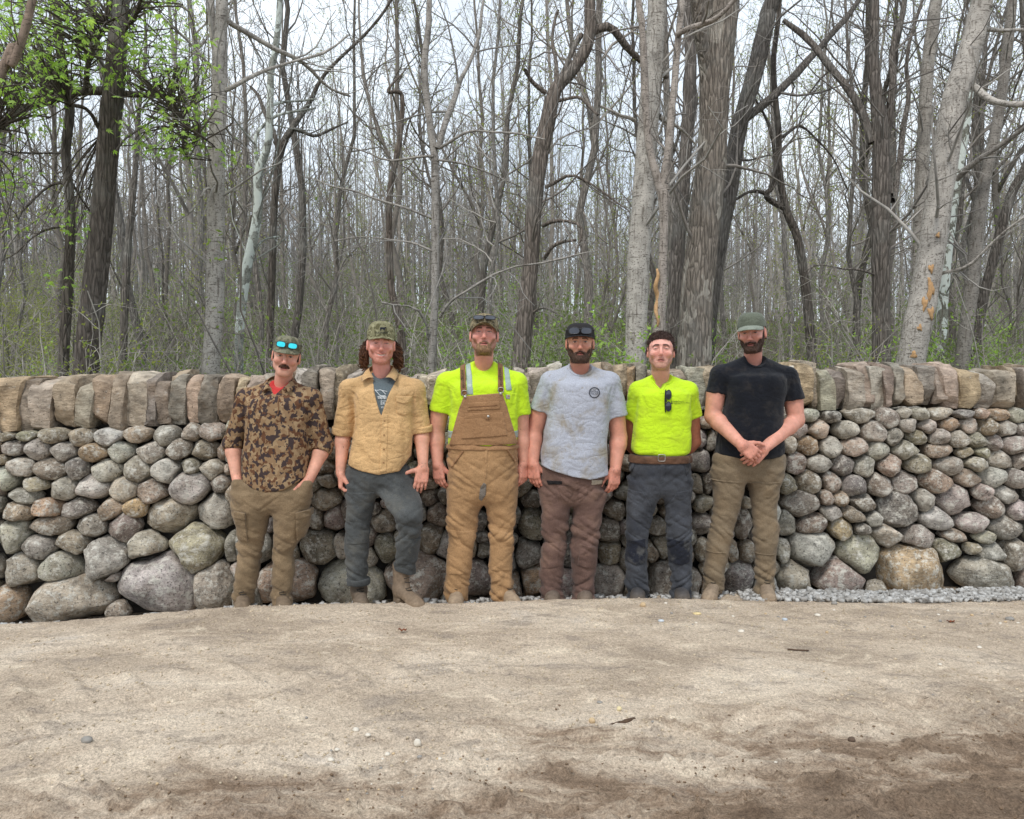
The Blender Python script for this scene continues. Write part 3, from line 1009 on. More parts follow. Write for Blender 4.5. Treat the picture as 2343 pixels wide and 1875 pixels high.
def head_field(cfg):
    jaw, wid, nl = cfg.get('jaw', 1.0), cfg.get('wid', 1.0), cfg.get('nose', 1.0)
    smile = cfg.get('smile', 0.0)
    mo = cfg.get('mouth_open', 0.0)

    def f(Q):
        X = np.abs(Q[:, 0:1])
        Q = Q.astype(f32)
        M = np.concatenate([X, Q[:, 1:]], 1).astype(f32)      # mirrored
        d = ball(M, (0, -0.018, 0.034), (0.0765 * wid, 0.098, 0.084))
        d = smin(d, cone(M, (0, 0.018, 0.02), (0, 0.040, -0.060), 0.064 * wid, 0.047 * jaw, (1, 0.95, 1)), 0.03)
        d = smin(d, ball(M, (0, 0.070, -0.096), (0.026 * jaw, 0.019, 0.020)), 0.03)
        d = smin(d, cone(M, (0.047 * jaw, 0.008, -0.060), (0.016 * jaw, 0.062, -0.097), 0.018, 0.014), 0.028)
        d = smin(d, cone(M, (0.060 * wid, -0.012, -0.015), (0.047 * jaw, 0.008, -0.062), 0.016, 0.016), 0.03)
        d = smin(d, ball(M, (0.043 * wid, 0.056, -0.022), (0.024, 0.026, 0.020)), 0.022)          # cheekbone
        d = smin(d, cone(M, (0.008, 0.088, 0.034), (0.045, 0.072, 0.030), 0.011, 0.009), 0.014)   # brow
        d = smax(d, -ball(M, (0.0325, 0.097, 0.010), (0.0195, 0.0215, 0.0135)), 0.009)             # socket
        d = smin(d, ball(M, (0.0315, 0.0715, 0.009), (0.0150, 0.0135, 0.0125)), 0.004)            # lids and ball
        d = smin(d, cone(M, (0, 0.086, 0.020), (0, 0.108 * nl, -0.024), 0.0075, 0.0105), 0.010)
        d = smin(d, ball(M, (0, 0.110 * nl, -0.028), (0.0115, 0.0105, 0.0095)), 0.006)
        d = smin(d, ball(M, (0.0125, 0.0965, -0.031), (0.0082, 0.0095, 0.0072)), 0.005)
        d = smax(d, -ball(M, (0.0065, 0.108, -0.0395), (0.0038, 0.006, 0.004)), 0.002)            # nostril
        mz = -0.0625 + smile * 9.0 * M[:, 0] ** 2 * 1.0
        P2 = M.copy()
        P2[:, 2] = M[:, 2] - mz
        mw = 0.021 + 0.006 * max(smile, 0)
        d = smin(d, ball(P2, (0, 0.082, 0.0055 + mo * 0.5), (mw, 0.0125, 0.0060)), 0.006)
        d = smin(d, ball(P2, (0, 0.081, -0.0075 - mo), (mw * 0.86, 0.0125, 0.0070)), 0.006)
        d = smax(d, -ball(P2, (0, 0.096, -0.0008 - mo * 0.3), (mw * 0.95, 0.010, 0.0013 + mo * 0.55)), 0.002)
        d = smax(d, -cone(M, (0.0165, 0.103, -0.030), (0.030, 0.086, -0.058), 0.0035, 0.004), 0.010)   # fold beside the nose
        ear = ball(M, (0.0805 * wid, -0.012, -0.004), (0.0085, 0.0185, 0.0325))
        ear = smax(ear, -ball(M, (0.0885 * wid, -0.008, -0.002), (0.0065, 0.0095, 0.0180)), 0.004)
        return smin(d, ear, 0.006)
    return f


SKIN0 = np.array(lin(214, 160, 136)[:3])
REDN = np.array(lin(204, 130, 112)[:3])


def paint_head(Q, cfg):
    """colours of the skin: brows, lips, flush, whites and irises, stubble"""
    x, y, z = np.abs(Q[:, 0]), Q[:, 1], Q[:, 2]
    skin = np.array(cfg.get('skin', SKIN0))
    C = np.tile(skin, (len(Q), 1))
    def lay(m, c):
        nonlocal C
        C = C * (1 - m[:, None]) + np.asarray(c)[None] * m[:, None]
    G = lambda cx, cz, sx, sz: np.exp(-((x - cx) / sx) ** 2 - ((z - cz) / sz) ** 2)
    red = cfg.get('red', 0.6)
    lay(red * np.clip(G(0.038, -0.022, 0.024, 0.018) + G(0, -0.024, 0.016, 0.018), 0, 1) * (y > 0.03), REDN)
    lay(0.5 * (x > 0.074) * (z > -0.05) * (z < 0.05), REDN)
    mz = z + 0.0625 - cfg.get('smile', 0) * 9.0 * x ** 2
    fr = y > 0.06
    mw = 0.022 + 0.006 * max(cfg.get('smile', 0), 0)
    lay(0.75 * np.exp(-(x / mw) ** 4 - ((mz + 0.001) / 0.0115) ** 4) * fr, lin(176, 88, 82)[:3])
    lay(0.95 * np.exp(-(x / (mw * 0.97)) ** 8 - ((mz) / 0.0028) ** 4) * fr, lin(64, 28, 26)[:3])
    if cfg.get('mouth_open'):
        lay(0.95 * np.exp(-(x / (mw * 0.8)) ** 6 - ((mz + 0.0005) / 0.0035) ** 4) * fr, lin(225, 214, 200)[:3])
    op = cfg.get('eye', 0.6)
    ex, ez = (x - 0.0315) / 0.0135, (z - 0.0085 + 0.08 * (x - 0.0315))
    lid = 0.0056 * op * np.sqrt(np.clip(1 - ex ** 2, 0, 1))
    inside = (np.abs(ex) < 1) & (y > 0.06)
    lay(inside * np.exp(-((ez - lid * 1.0 - 0.0010) / 0.0019) ** 2) * 0.9, lin(48, 30, 26)[:3])        # lash line
    eye = inside * sstep(lid - np.abs(ez), -0.0008, 0.0008)
    lay(eye * 0.9, lin(190, 176, 166)[:3])
    lay(eye * sstep(0.0062 - np.hypot(x - 0.0315, ez), -0.0005, 0.0012), lin(44, 32, 28)[:3])
    bc = cfg.get('browc', lin(52, 34, 28)[:3])
    bz = 0.0300 + 0.08 * (x - 0.012) - 2.2 * np.clip(x - 0.036, 0, 1) * 0.35
    lay(0.95 * np.exp(-((z - bz) / 0.0052) ** 4) * sstep(x, 0.009, 0.014) * (1 - sstep(x, 0.044, 0.052)) * (y > 0.04), bc)
    return C


def strands(mb, pts, nrm, dirf, length, rad, col, seed, wig=0.3, seg=3):
    """short hairs as 3-sided tapering tubes"""
    r_ = np.random.default_rng(seed)
    n = len(pts)
    if n == 0:
        return
    D = np.array([dirf(q) for q in pts]) + nrm * 0.35 + r_.normal(size=(n, 3)) * wig
    nz = lambda v: v / (np.linalg.norm(v, axis=1)[:, None] + 1e-9)
    D = nz(D)
    Ls = length * r_.uniform(0.6, 1.25, n)[:, None] / seg
    path = [pts - nrm * 0.002]
    for s in range(seg):
        D = nz(D + r_.normal(size=(n, 3)) * wig * 0.5)
        path.append(path[-1] + D * Ls)
    U = nz(np.cross(D, np.array([0.3, 0.8, 0.52])))
    W = np.cross(D, U)
    rings = []
    for k, q in enumerate(path):
        rr = rad * (1 - 0.75 * k / seg)
        for a in (0, 2.094, 4.189):
            rings.append(q + rr * (math.cos(a) * U + math.sin(a) * W))
    V = np.stack(rings, 1)                      # n, (seg+1)*3, 3
    m = (seg + 1) * 3
    f0 = np.array([[k * 3 + i, k * 3 + (i + 1) % 3, k * 3 + 3 + (i + 1) % 3, k * 3 + 3 + i] for k in range(seg) for i in range(3)])
    F = (np.arange(n)[:, None, None] * m + f0[None]).reshape(-1, 4)
    C = np.repeat(np.asarray(col)[None] * r_.uniform(0.6, 1.5, n)[:, None], m, 0)
    mb.add(V.reshape(-1, 3), F, C)


def vnormals(V, F):
    n = np.zeros_like(V)
    a, b, c = V[F[:, 0]], V[F[:, 1]], V[F[:, 2]]
    fn = np.cross(b - a, c - a)
    for k in range(F.shape[1]):
        np.add.at(n, F[:, k], fn)
    return n / (np.linalg.norm(n, axis=1)[:, None] + 1e-12)


class Person:
    def __init__(s, zm, cx_px, label):
        s.zm = zm
        X = at(zm[1] + cx_px / zm[0], 1385, 4.98)[0]
        s.Y = 4.98 + 0.085 * X
        s.z0 = float(ground_z(X, s.Y)) + 0.004
        s.X = X
        s.base = np.array([X, s.Y, s.z0])
        s.e = empty('person', s.base)
        tag(s.e, label, 'person', 'masons lined up against the wall')
        s.skin = []

    def L(s, x, y, dy=0.0):
        """zoom coordinates -> place, dy metres nearer (-) or farther (+) than the figure's plane"""
        sc, ox, oy = s.zm
        return at(ox + x / sc, oy + y / sc, s.Y + dy)

    def keys(s, rows, depth, dy=0.0, ratio=None):
        """rows (y, xl, xr[, dy[, depth]]) -> loft keys"""
        out = []
        for r in rows:
            d = r[3] if len(r) > 3 else dy
            a, b = s.L(r[1], r[0], d), s.L(r[2], r[0], d)
            hw = (b[0] - a[0]) / 2
            dp = r[4] if len(r) > 4 else (hw * ratio if ratio else depth)
            out.append((a[2], (a[0] + b[0]) / 2, s.Y + d, hw, dp))
        return out

    def part(s, name, VF, mat, col=None, parent=None, **kw):
        V, F = VF
        return mk(name, V, F, mat, parent or s.e, col, base=s.base, **kw)

    # ---- head, neck and the skin under an open collar
    def head(s, ex, ey, scale, roll, yaw, pitch, cfg, neck, shoulders, chest):
        s.hs = scale
        s.cfg = cfg
        s.H = s.L(ex, ey, cfg.get('dy', -0.03))
        # local: x to the viewer's right, y forward (towards the camera), z up
        B = Matrix.Rotation(math.pi, 3, 'Z')
        yaw = yaw + 0.9 * math.degrees(math.atan2(-s.X, s.Y))
        Rm = Matrix.Rotation(math.radians(roll), 3, 'Y') @ Matrix.Rotation(math.radians(yaw), 3, 'Z') @ Matrix.Rotation(math.radians(pitch), 3, 'X')
        s.R = np.array(Rm @ Matrix(((1, 0, 0), (0, -1, 0), (0, 0, 1))))        # columns: local axes in world (mirror keeps x to the right)
        hf = head_field(cfg)
        nk = np.asarray(neck, float)
        top = s.H + s.R @ (np.array([0, -0.030, -0.055]) * scale)
        nr = cfg.get('neckr', 0.060) * 0.94

        def toL(P):
            return ((P - s.H) @ s.R / scale).astype(f32)
        s.toL = toL
        s.toW = lambda Q: s.H + (np.asarray(Q, float) * scale) @ s.R.T

        def f(P):
            d = hf(toL(P)) * f32(scale)
            d = smin(d, cone(P, top, nk + np.array([0, 0.028, -0.03]), nr * 0.95, nr * 0.90), 0.018)
            for sh in shoulders:
                d = smin(d, cone(P, nk + np.array([0, 0.03, -0.035]), nk + (sh - nk) * 0.72 + np.array([0, 0.015, -0.03]), 0.036, 0.026), 0.03)
            d = smin(d, ball(P, chest[0] + np.array([0, 0.06, -0.03]), (chest[1][0] * 0.72, 0.075, 0.10)), 0.035)
            return d
        s.hf = f
        pts = np.array([s.H, nk] + list(shoulders))
        lo, hi = pts.min(0) - 0.05, pts.max(0) + 0.05
        lo = np.minimum(lo, s.H - 0.125 * scale)
        hi = np.maximum(hi, s.H + 0.15 * scale)
        lo[2] = nk[2] - 0.16
        V, F = surf(f, lo, hi, 0.0031, pad=0.003)
        Q = toL(V)
        C = paint_head(Q, cfg)
        low = sstep(-Q[:, 2], 0.105, 0.16)[:, None] * cfg.get('neckred', 0.35)
        C = C * (1 - low) + REDN * low
        bd = cfg.get('stubble')
        if bd is not None:
            Qs = Q - np.array([0, 0, 0.006]) * np.sign(Q[:, 2:3] + 0.2)
            m = np.maximum(s.beard_mask(Q, cfg), 0.55 * s.beard_mask(Qs, cfg)) * cfg.get('stubble_amt', 0.4) * (0.6 + 0.8 * vnoise(Q, (260, 260, 260), 5))
            m = np.clip(m, 0, 1)[:, None]
            C = C * (1 - m) + np.asarray(bd) * m
        for (tx, ty, tz, tr) in cfg.get('ink', []):
            m = (np.linalg.norm(Q - np.array([tx, ty, tz]), axis=1) < tr * (0.6 + 0.9 * vnoise(Q, (150, 150, 150), 9)))[:, None] * 0.8
            C = C * (1 - m) + np.array([0.03, 0.035, 0.045]) * m
        s.skin.append((V, F, C))

    def beard_mask(s, Q, cfg):
        x, y, z = np.abs(Q[:, 0]), Q[:, 1], Q[:, 2]
        mz = z + 0.0625 - cfg.get('smile', 0) * 9.0 * x ** 2
        line = -0.030 - 0.030 * sstep(0.060 - x, 0.0, 0.030) + cfg.get('beard_hi', 0.0)      # cheek line
        m = sstep(line - z, -0.004, 0.006) * (y > -0.03 - 0.0 * x)
        m = m * (1 - np.exp(-(x / 0.021) ** 4 - ((mz + 0.001) / 0.0105) ** 4))            # lips stay bare
        mous = np.exp(-(x / 0.036) ** 8 - ((mz - 0.0135 + 0.30 * x) / (0.0052 + 0.06 * x)) ** 4) * (y > 0.055)
        side = sstep(x, 0.060, 0.066) * (x < 0.0775) * sstep(0.016 - np.abs(y - 0.014), 0, 0.006) * (z < 0.05) * (z > -0.06)
        neck = sstep(-z, 0.128, 0.112)
        return np.clip(np.maximum(np.maximum(m, mous), side * 0.9), 0, 1) * neck

    def beard(s, col, thick=0.010, n=900, ln=0.012, name='beard', only_moustache=False):
        cfg = s.cfg
        sc = s.hs

        def mask(Q):
            if only_moustache:
                x, z = np.abs(Q[:, 0]), Q[:, 2]
                c = -0.047 - 0.28 * np.clip(x - 0.006, 0, 1) - 5.5 * np.clip(x - 0.024, 0, 1) ** 1.5
                return np.exp(-(x / 0.035) ** 8 - ((z - c) / (0.0098 - 0.08 * x)) ** 4) * (Q[:, 1] > 0.05)
            return s.beard_mask(Q, cfg)

        def f(P):
            Q = s.toL(P)
            m = mask(Q)
            chin = (1 + 0.7 * sstep(-Q[:, 2], 0.07, 0.11) * sstep(0.05 - np.abs(Q[:, 0]), 0, 0.03)) * (1 - 0.6 * sstep(np.abs(Q[:, 0]), 0.028, 0.055))
            return s.hf(P) - (m * thick * chin * (0.55 + 0.9 * vnoise(Q, (150, 150, 110), 3)) - 0.0022).astype(f32) * f32(sc)
        c0 = s.toW([0, 0.04, -0.06])
        V, F = surf(f, c0 - 0.095 * sc, c0 + 0.095 * sc, 0.0034, pad=0.008)
        Q = s.toL(V)
        keep = mask(Q) > 0.16 + 0.5 * vnoise(Q, (170, 170, 170), 12)
        F = F[keep[F].all(1)]
        u, inv = np.unique(F, return_inverse=True)
        V, F = V[u], inv.reshape(F.shape)
        mb = MB()
        nz = vnoise(s.toL(V), (220, 220, 90), 8)
        mb.add(V, F, np.asarray(col)[None] * (0.55 + 0.9 * nz)[:, None])
        nn = vnormals(V, F)
        pick = np.random.default_rng(3).integers(0, len(V), n)
        strands(mb, V[pick], nn[pick], lambda p: np.array([0, -0.1, -0.8]), ln * 0.6, 0.0010, col, 4, 0.25)
        return mb.build(name, m_hair, s.e, s.base)

    def hair_shell(s, col, region, thick, n=500, ln=0.012, dirf=None, name='hair', noise=90, wig=0.35, rag=0.35):
        sc = s.hs

        def f(P):
            Q = s.toL(P)
            r = region(Q)
            return s.hf(P) - (r * thick * (0.5 + vnoise(Q, (noise, noise, noise), 6)) - 0.002).astype(f32) * f32(sc)
        c0 = s.toW([0, -0.015, 0.04])
        V, F = surf(f, c0 - 0.135 * sc, c0 + 0.135 * sc, 0.0038, pad=0.02)
        keep = region(s.toL(V)) > 0.12 + rag * vnoise(s.toL(V), (120, 120, 120), 12)
        F = F[keep[F].all(1)]
        u, inv = np.unique(F, return_inverse=True)
        V, F = V[u], inv.reshape(F.shape)
        mb = MB()
        nz = vnoise(s.toL(V), (200, 200, 60), 8)
        mb.add(V, F, np.asarray(col)[None] * (0.5 + nz)[:, None])
        nn = vnormals(V, F)
        pick = np.random.default_rng(7).integers(0, len(V), n)
        strands(mb, V[pick], nn[pick], dirf or (lambda p: np.array([0, 0.2, -0.9])), ln * 0.75, 0.0011, col, 8, wig)
        return mb.build(name, m_hair, s.e, s.base)

    # ---- cap: crown with a sub-part brim, in head coordinates
    def cap(s, mat, colr, rim=0.040, top=0.150, tilt=0.0, brim=0.068, curve=0.020, drop=0.012, width=62, box=0.62, brimcol=None, back=-0.006, wide=1.0):
        na, nt_ = 56, 18
        az = np.linspace(0, 2 * np.pi, na, endpoint=False)
        tt = np.linspace(-0.10, 1, nt_)
        A, T = np.meshgrid(az, tt)
        k = np.cos(np.clip(T, 0, 1) * np.pi / 2) ** box
        rx, ry = 0.0855 * s.cfg.get('wid', 1) * wide, 0.1075 * wide
        seam = 1 + 0.006 * np.abs(np.cos(3 * A)) * (1 - T)
        wob = 1 + 0.012 * np.sin(A * 5 + T * 4) * np.sin(np.pi * np.clip(T, 0, 1))
        x = rx * np.sin(A) * k * seam * wob
        y = -0.016 + ry * np.cos(A) * k * seam * wob
        z = rim + (top - rim) * np.where(T > 0, np.sin(np.clip(T, 0, 1) * np.pi / 2) ** 0.95, T * 0.6) + (y + 0.016) * 0.10 + back * np.clip(-np.cos(A), 0, 1)
        V = np.stack([x, y, z], -1).reshape(-1, 3)
        i = np.arange(nt_ - 1)[:, None] * na
        j = np.arange(na)[None]
        F = np.stack([i + j, i + na + j, i + na + (j + 1) % na, i + (j + 1) % na], -1).reshape(-1, 4)
        mb = MB()
        mb.add(s.toW(V), F, colr)
        bt = s.toW(np.array([[0.006 * math.sin(a) * math.cos(e), -0.016 + 0.006 * math.cos(a) * math.cos(e), top + 0.002 + 0.004 * math.sin(e)] for e in (0, 0.8) for a in np.linspace(0, 6.283, 9)[:8]]))
        mb.add(bt, [[q, (q + 1) % 8, 8 + (q + 1) % 8, 8 + q] for q in range(8)] + [[8, 9, 10, 11], [8, 11, 12, 15]], colr)
        c = mb.build('cap', mat, s.e, s.base)
        nb, nr = 33, 12
        a = np.radians(np.linspace(-width, width, nb))
        u = np.linspace(0, 1, nr)
        Au, U = np.meshgrid(a, u)
        w = np.cos(Au / np.radians(width) * np.pi / 2) ** 0.55
        x = (rx * 0.985) * np.sin(Au) * (1 + 0.03 * U)
        y = -0.016 + ry * 0.985 * np.cos(Au) + brim * U * w
        z = rim + (y * 0 + ry * np.cos(Au)) * 0.10 + 0.003 - drop * U * w - curve * (np.abs(x) / rx) ** 2 * (0.35 + 0.65 * U)
        V1 = np.stack([x, y, z], -1).reshape(-1, 3)
        V2 = V1 - np.array([0, 0, 0.0042])
        V = np.vstack([V1, V2])
        i = np.arange(nr - 1)[:, None] * nb
        j = np.arange(nb - 1)[None]
        Fa = np.stack([i + j, i + j + 1, i + nb + j + 1, i + nb + j], -1).reshape(-1, 4)
        n1 = len(V1)
        e = (nr - 1) * nb + np.arange(nb - 1)
        rim_f = np.stack([e, e + 1, e + 1 + n1, e + n1], 1)
        l_ = np.arange(nr - 1) * nb
        lf = np.stack([l_, l_ + nb, l_ + nb + n1, l_ + n1], 1)
        rf = np.stack([l_ + nb - 1, l_ + nb - 1 + n1, l_ + 2 * nb - 1 + n1, l_ + 2 * nb - 1], 1)
        F = np.vstack([Fa, Fa[:, ::-1] + n1, rim_f, lf, rf])
        mb = MB()
        mb.add(s.toW(V), F, brimcol if brimcol is not None else colr)
        mb.build('brim', mat, c, None).location = Vector((0, 0, 0))
        br = bpy.data.objects[[o.name for o in c.children][-1]]
        me = br.data
        co = np.empty(len(me.vertices) * 3, np.float32)
        me.vertices.foreach_get('co', co)
        me.vertices.foreach_set('co', (co.reshape(-1, 3) - s.base.astype(np.float32)).ravel())
        s.caprim = rim
        return c

    # ---- sunglasses lying on the cap (a thing of their own)
    def shades(s, label, z, yf, lens_mat, frame_mat, w=0.030, h=0.021, tiltx=0.5, gap=0.036, name='sunglasses', bow=0.10):
        c0 = s.toW([0, yf, z])
        e = empty(name, c0)
        tag(e, label, 'sunglasses')
        ct, st = math.cos(tiltx), math.sin(tiltx)

        def pl(x, v, off=0.0):          # place a point of the front: x sideways, v up the lens
            yy = yf - (abs(x) ** 1.0) * bow * abs(x) / 0.03 * 0.5 + off * ct
            return np.array([x, yy - v * st, z + v * ct + off * st])
        ang = np.linspace(0, 2 * np.pi, 29)[:28]
        for sd in (-1, 1):
            ring = [(sd * gap + w * np.sign(math.cos(q)) * abs(math.cos(q)) ** 0.65, h * np.sign(math.sin(q)) * abs(math.sin(q)) ** 0.7) for q in ang]
            P = np.array([s.toW(pl(x, v, 0.002)) for x, v in ring])
            cen = s.toW(pl(sd * gap, 0, 0.004))
            V = np.vstack([P, cen])
            F = [[q, (q + 1) % 28, 28] for q in range(28)]
            mk('lens', V, F if sd < 0 else F, lens_mat, e, base=c0)
            Pc = np.vstack([P, P[:2]])
            V, F = tube(Pc, 0.0024, 6, False)
            mk('rim', V, F, frame_mat, e, base=c0)
            tp = [pl(sd * (gap + w), h * 0.5, 0.0), np.array([sd * 0.0865, yf - 0.055, z + h * 0.5 - 0.004]), np.array([sd * 0.0900, yf - 0.12, z + 0.004])]
            V, F = tube(spline(np.array([s.toW(q) for q in tp]), 10), np.full(10, 0.0026), 6)
            mk('temple', V, F, frame_mat, e, base=c0)
        V, F = tube(spline(np.array([s.toW(pl(-gap + w * 0.9, h * 0.35, 0.002)), s.toW(pl(0, h * 0.55, 0.004)), s.toW(pl(gap - w * 0.9, h * 0.35, 0.002))]), 8), np.full(8, 0.0026), 6)
        mk('bridge', V, F, frame_mat, e, base=c0)
        return e

    def arm(s, S, E, W, hp, col=None, start=0.25, r=(0.056, 0.047, 0.050, 0.031), ink=None):
        (V, F), f = arm_mesh(S, E, W, hp, r, start)
        W = np.asarray(W, float)
        E = np.asarray(E, float)
        base = np.array(col if col is not None else SKIN0)
        ax = unit(W - E)
        tt = np.clip((V - E) @ ax / np.linalg.norm(W - E), -1, 2)
        m = (0.10 + 0.40 * sstep(tt, 0.75, 1.25))[:, None]
        C = base * (1 - m) + REDN * m
        nz = fbm(V, (28, 28, 28), 7, 3)
        C = C * (0.78 + 0.44 * nz)[:, None]
        dk = sstep(vnoise(V, (130, 130, 130), 4), 0.68, 0.82)[:, None] * 0.35 * (tt > 0.9)[:, None]
        C = C * (1 - dk) + np.array([0.10, 0.06, 0.045]) * dk
        if ink is not None:
            mk_ = (np.linalg.norm((V - ink[0]) * np.array([1, 0.5, 0.7]), axis=1) < ink[1]) & (ridge(V, (55, 55, 55), 3) > 0.7)
            C[mk_] = C[mk_] * 0.35
        s.skin.append((V, F, C))

    def body(s, torso):
        """join head, arms and the hidden trunk into the one body mesh"""
        V, F = surf(torso[0], torso[1], torso[2], 0.016, pad=0.02)
        s.skin.append((V, F, np.tile(SKIN0, (len(V), 1))))
        mb = MB()
        for V, F, C in s.skin:
            mb.add(V, F, C)
        return mb.build('body', m_skin, s.e, s.base)


def shirt_field(p, tk, nk, shs, sleeves, n=2.5, wr=0.006, seed=1, shr=0.062, hole=None, hem=None, slope=None, armpit=True, vcut=None, drape=1.0):
    shz = shs[0][2]
    kk_ = sorted([k for k in tk if k[0] < shz - 0.035], key=lambda k: -k[0])
    tkf = [(shz + 0.005, kk_[0][1], kk_[0][2] + 0.01, kk_[0][3] * 0.74, kk_[0][4] * 0.74), (shz - 0.030, kk_[0][1], kk_[0][2], kk_[0][3] * 0.94, kk_[0][4] * 0.93)] + kk_
    """tk torso loft keys; sleeves [(S, E, end point, r0, r1)]; hole (a, b, r) neck opening; hem f(x)->z"""
    def raw(P):
        d = loft(P, tkf, n, 0.04)
        d = smin(d, ball(P, nk + np.array([0, -0.002, -0.085]), (0.125, 0.092, 0.070)), 0.04)
        for sh in shs:
            sg = 1 if sh[0] > nk[0] else -1
            q = sh - np.array([sg * 0.006, 0, 0.016])
            d = smin(d, cone(P, nk + np.array([sg * 0.040, 0.018, -0.016]), q, shr * 0.84, shr * 0.80, (1, 1.25, 1)), 0.05)
        for S, E, end, r0, r1 in sleeves:
            ax = unit(E - S)
            t_ = (end - S) @ ax
            up = ax[2] < -0.5 and any(np.allclose(S, q) for q in shs)
            S0 = S - np.array([(0.010 if S[0] > nk[0] else -0.010), 0, 0.018]) if up else S
            c = cone(P, S0, S + ax * (t_ + 0.06), r0 * (0.86 if up else 1), r1 * 1.03)
            c = smax(c, (P - S.astype(f32)) @ ax.astype(f32) - f32(t_), 0.006)
            d = smin(d, c, 0.028)
        return d

    def f(P):
        d = raw(P)
        z = P[:, 2]
        zt, zb = tk[0][0], tk[-1][0]
        zt, zb = max(zt, zb), min(zt, zb)
        low = sstep((zt - z) / (zt - zb), 0.25, 1.0)
        sh = P.copy()
        sh[:, 2] = z + 0.45 * np.abs(P[:, 0] - p.X)
        w = (ridge(sh, (4.5, 4.5, 8), seed) - 0.4) * (0.30 + 0.30 * low)
        w = w + (ridge(P, (9, 7, 2.4), seed + 2) - 0.4) * (0.40 + 0.45 * low)
        nz_ = vnoise(P, (11, 11, 11), seed + 6) * 5
        for S, E, end, r0, r1 in sleeves:          # drag lines fanning out of the armpit
            q = np.linalg.norm(P - (S + np.array([0, 0, -0.12])).astype(f32), axis=1)
            dirx = P - S.astype(f32)
            an = np.arctan2(dirx[:, 2], dirx[:, 0])
            w = w + np.sin(an * 13 + nz_) * np.exp(-(q / 0.12) ** 2) * 0.32
        d = d - w * f32(wr * 1.35) * drape
        if hem is not None:
            d = smax(d, hem(P[:, 0]) - z, 0.004)
        if hole is not None:
            d = smax(d, -cone(P, hole[0], hole[1], hole[2], hole[3], hole[4] if len(hole) > 4 else None), 0.006)
        if vcut is not None:
            d = np.maximum(d, -vcut(P))
        return d
    return f


def overlay(f, region, t):
    """a layer lying t proud of the surface f, where region < 0"""
    def g(P):
        r = region(P).astype(f32)
        out = np.maximum(r, f32(0.05))
        m = r < 0.035
        if m.any():
            d = f(P[m])
            out[m] = smax(np.maximum(d - f32(t), -d - f32(0.008)), r[m], 0.002)
        return out
    return g


def box_of(*pts, pad=0.05):
    q = np.array(pts)
    return q.min(0) - pad, q.max(0) + pad


def trousers_field(p, pk, legs, seed=3, wr=0.007, n=2.3, waist=None, hems=None, baggy=1.0):
    zt = max(k[0] for k in pk)
    pkf = sorted(pk, key=lambda k: -k[0])
    q_ = pkf[-1]
    pkf = pkf[:-1] + [(q_[0] + 0.01, q_[1], q_[2], q_[3] * 0.93, q_[4] * 0.80), (q_[0] - 0.03, q_[1], q_[2], q_[3] * 0.80, q_[4] * 0.55)]

    def f(P):
        d = loft(P, pkf, n, 0.04)
        g = None
        for L in legs:
            e = loft(P, L, 2.15, 0.012)
            g = e if g is None else np.minimum(g, e)
        d = smin(d, g, 0.04)
        z = P[:, 2]
        zb = min(k[0] for L in legs for k in L)
        H = zt - zb
        u = (z - zb) / H
        ank = np.exp(-((u - 0.09) / 0.11) ** 2)
        kne = np.exp(-((u - 0.46) / 0.09) ** 2)
        cro = np.exp(-((u - 0.80) / 0.10) ** 2)
        sh = P.copy()
        side = np.sign(P[:, 0] - p.X)
        sh[:, 2] = z + 0.55 * side * (P[:, 0] - p.X) * side
        w = (ridge(sh, (6, 7, 21), seed) - 0.45) * (0.45 + 1.2 * ank + 1.1 * kne + 0.3 * cro)
        sh[:, 2] = z - 0.7 * np.abs(P[:, 0] - p.X)
        w = w + (ridge(sh, (7, 8, 27), seed + 5) - 0.45) * (0.3 + 1.2 * ank + 1.1 * kne + 0.45 * cro)
        w = w + (vnoise(P, (10, 12, 9), seed + 2) - 0.5) * 0.8 + (vnoise(P, (30, 30, 34), seed + 3) - 0.5) * 0.35
        d = d - w * f32(wr * 1.5) * baggy
        if waist is not None:
            d = smax(d, z - waist, 0.003)
        return d
    return f


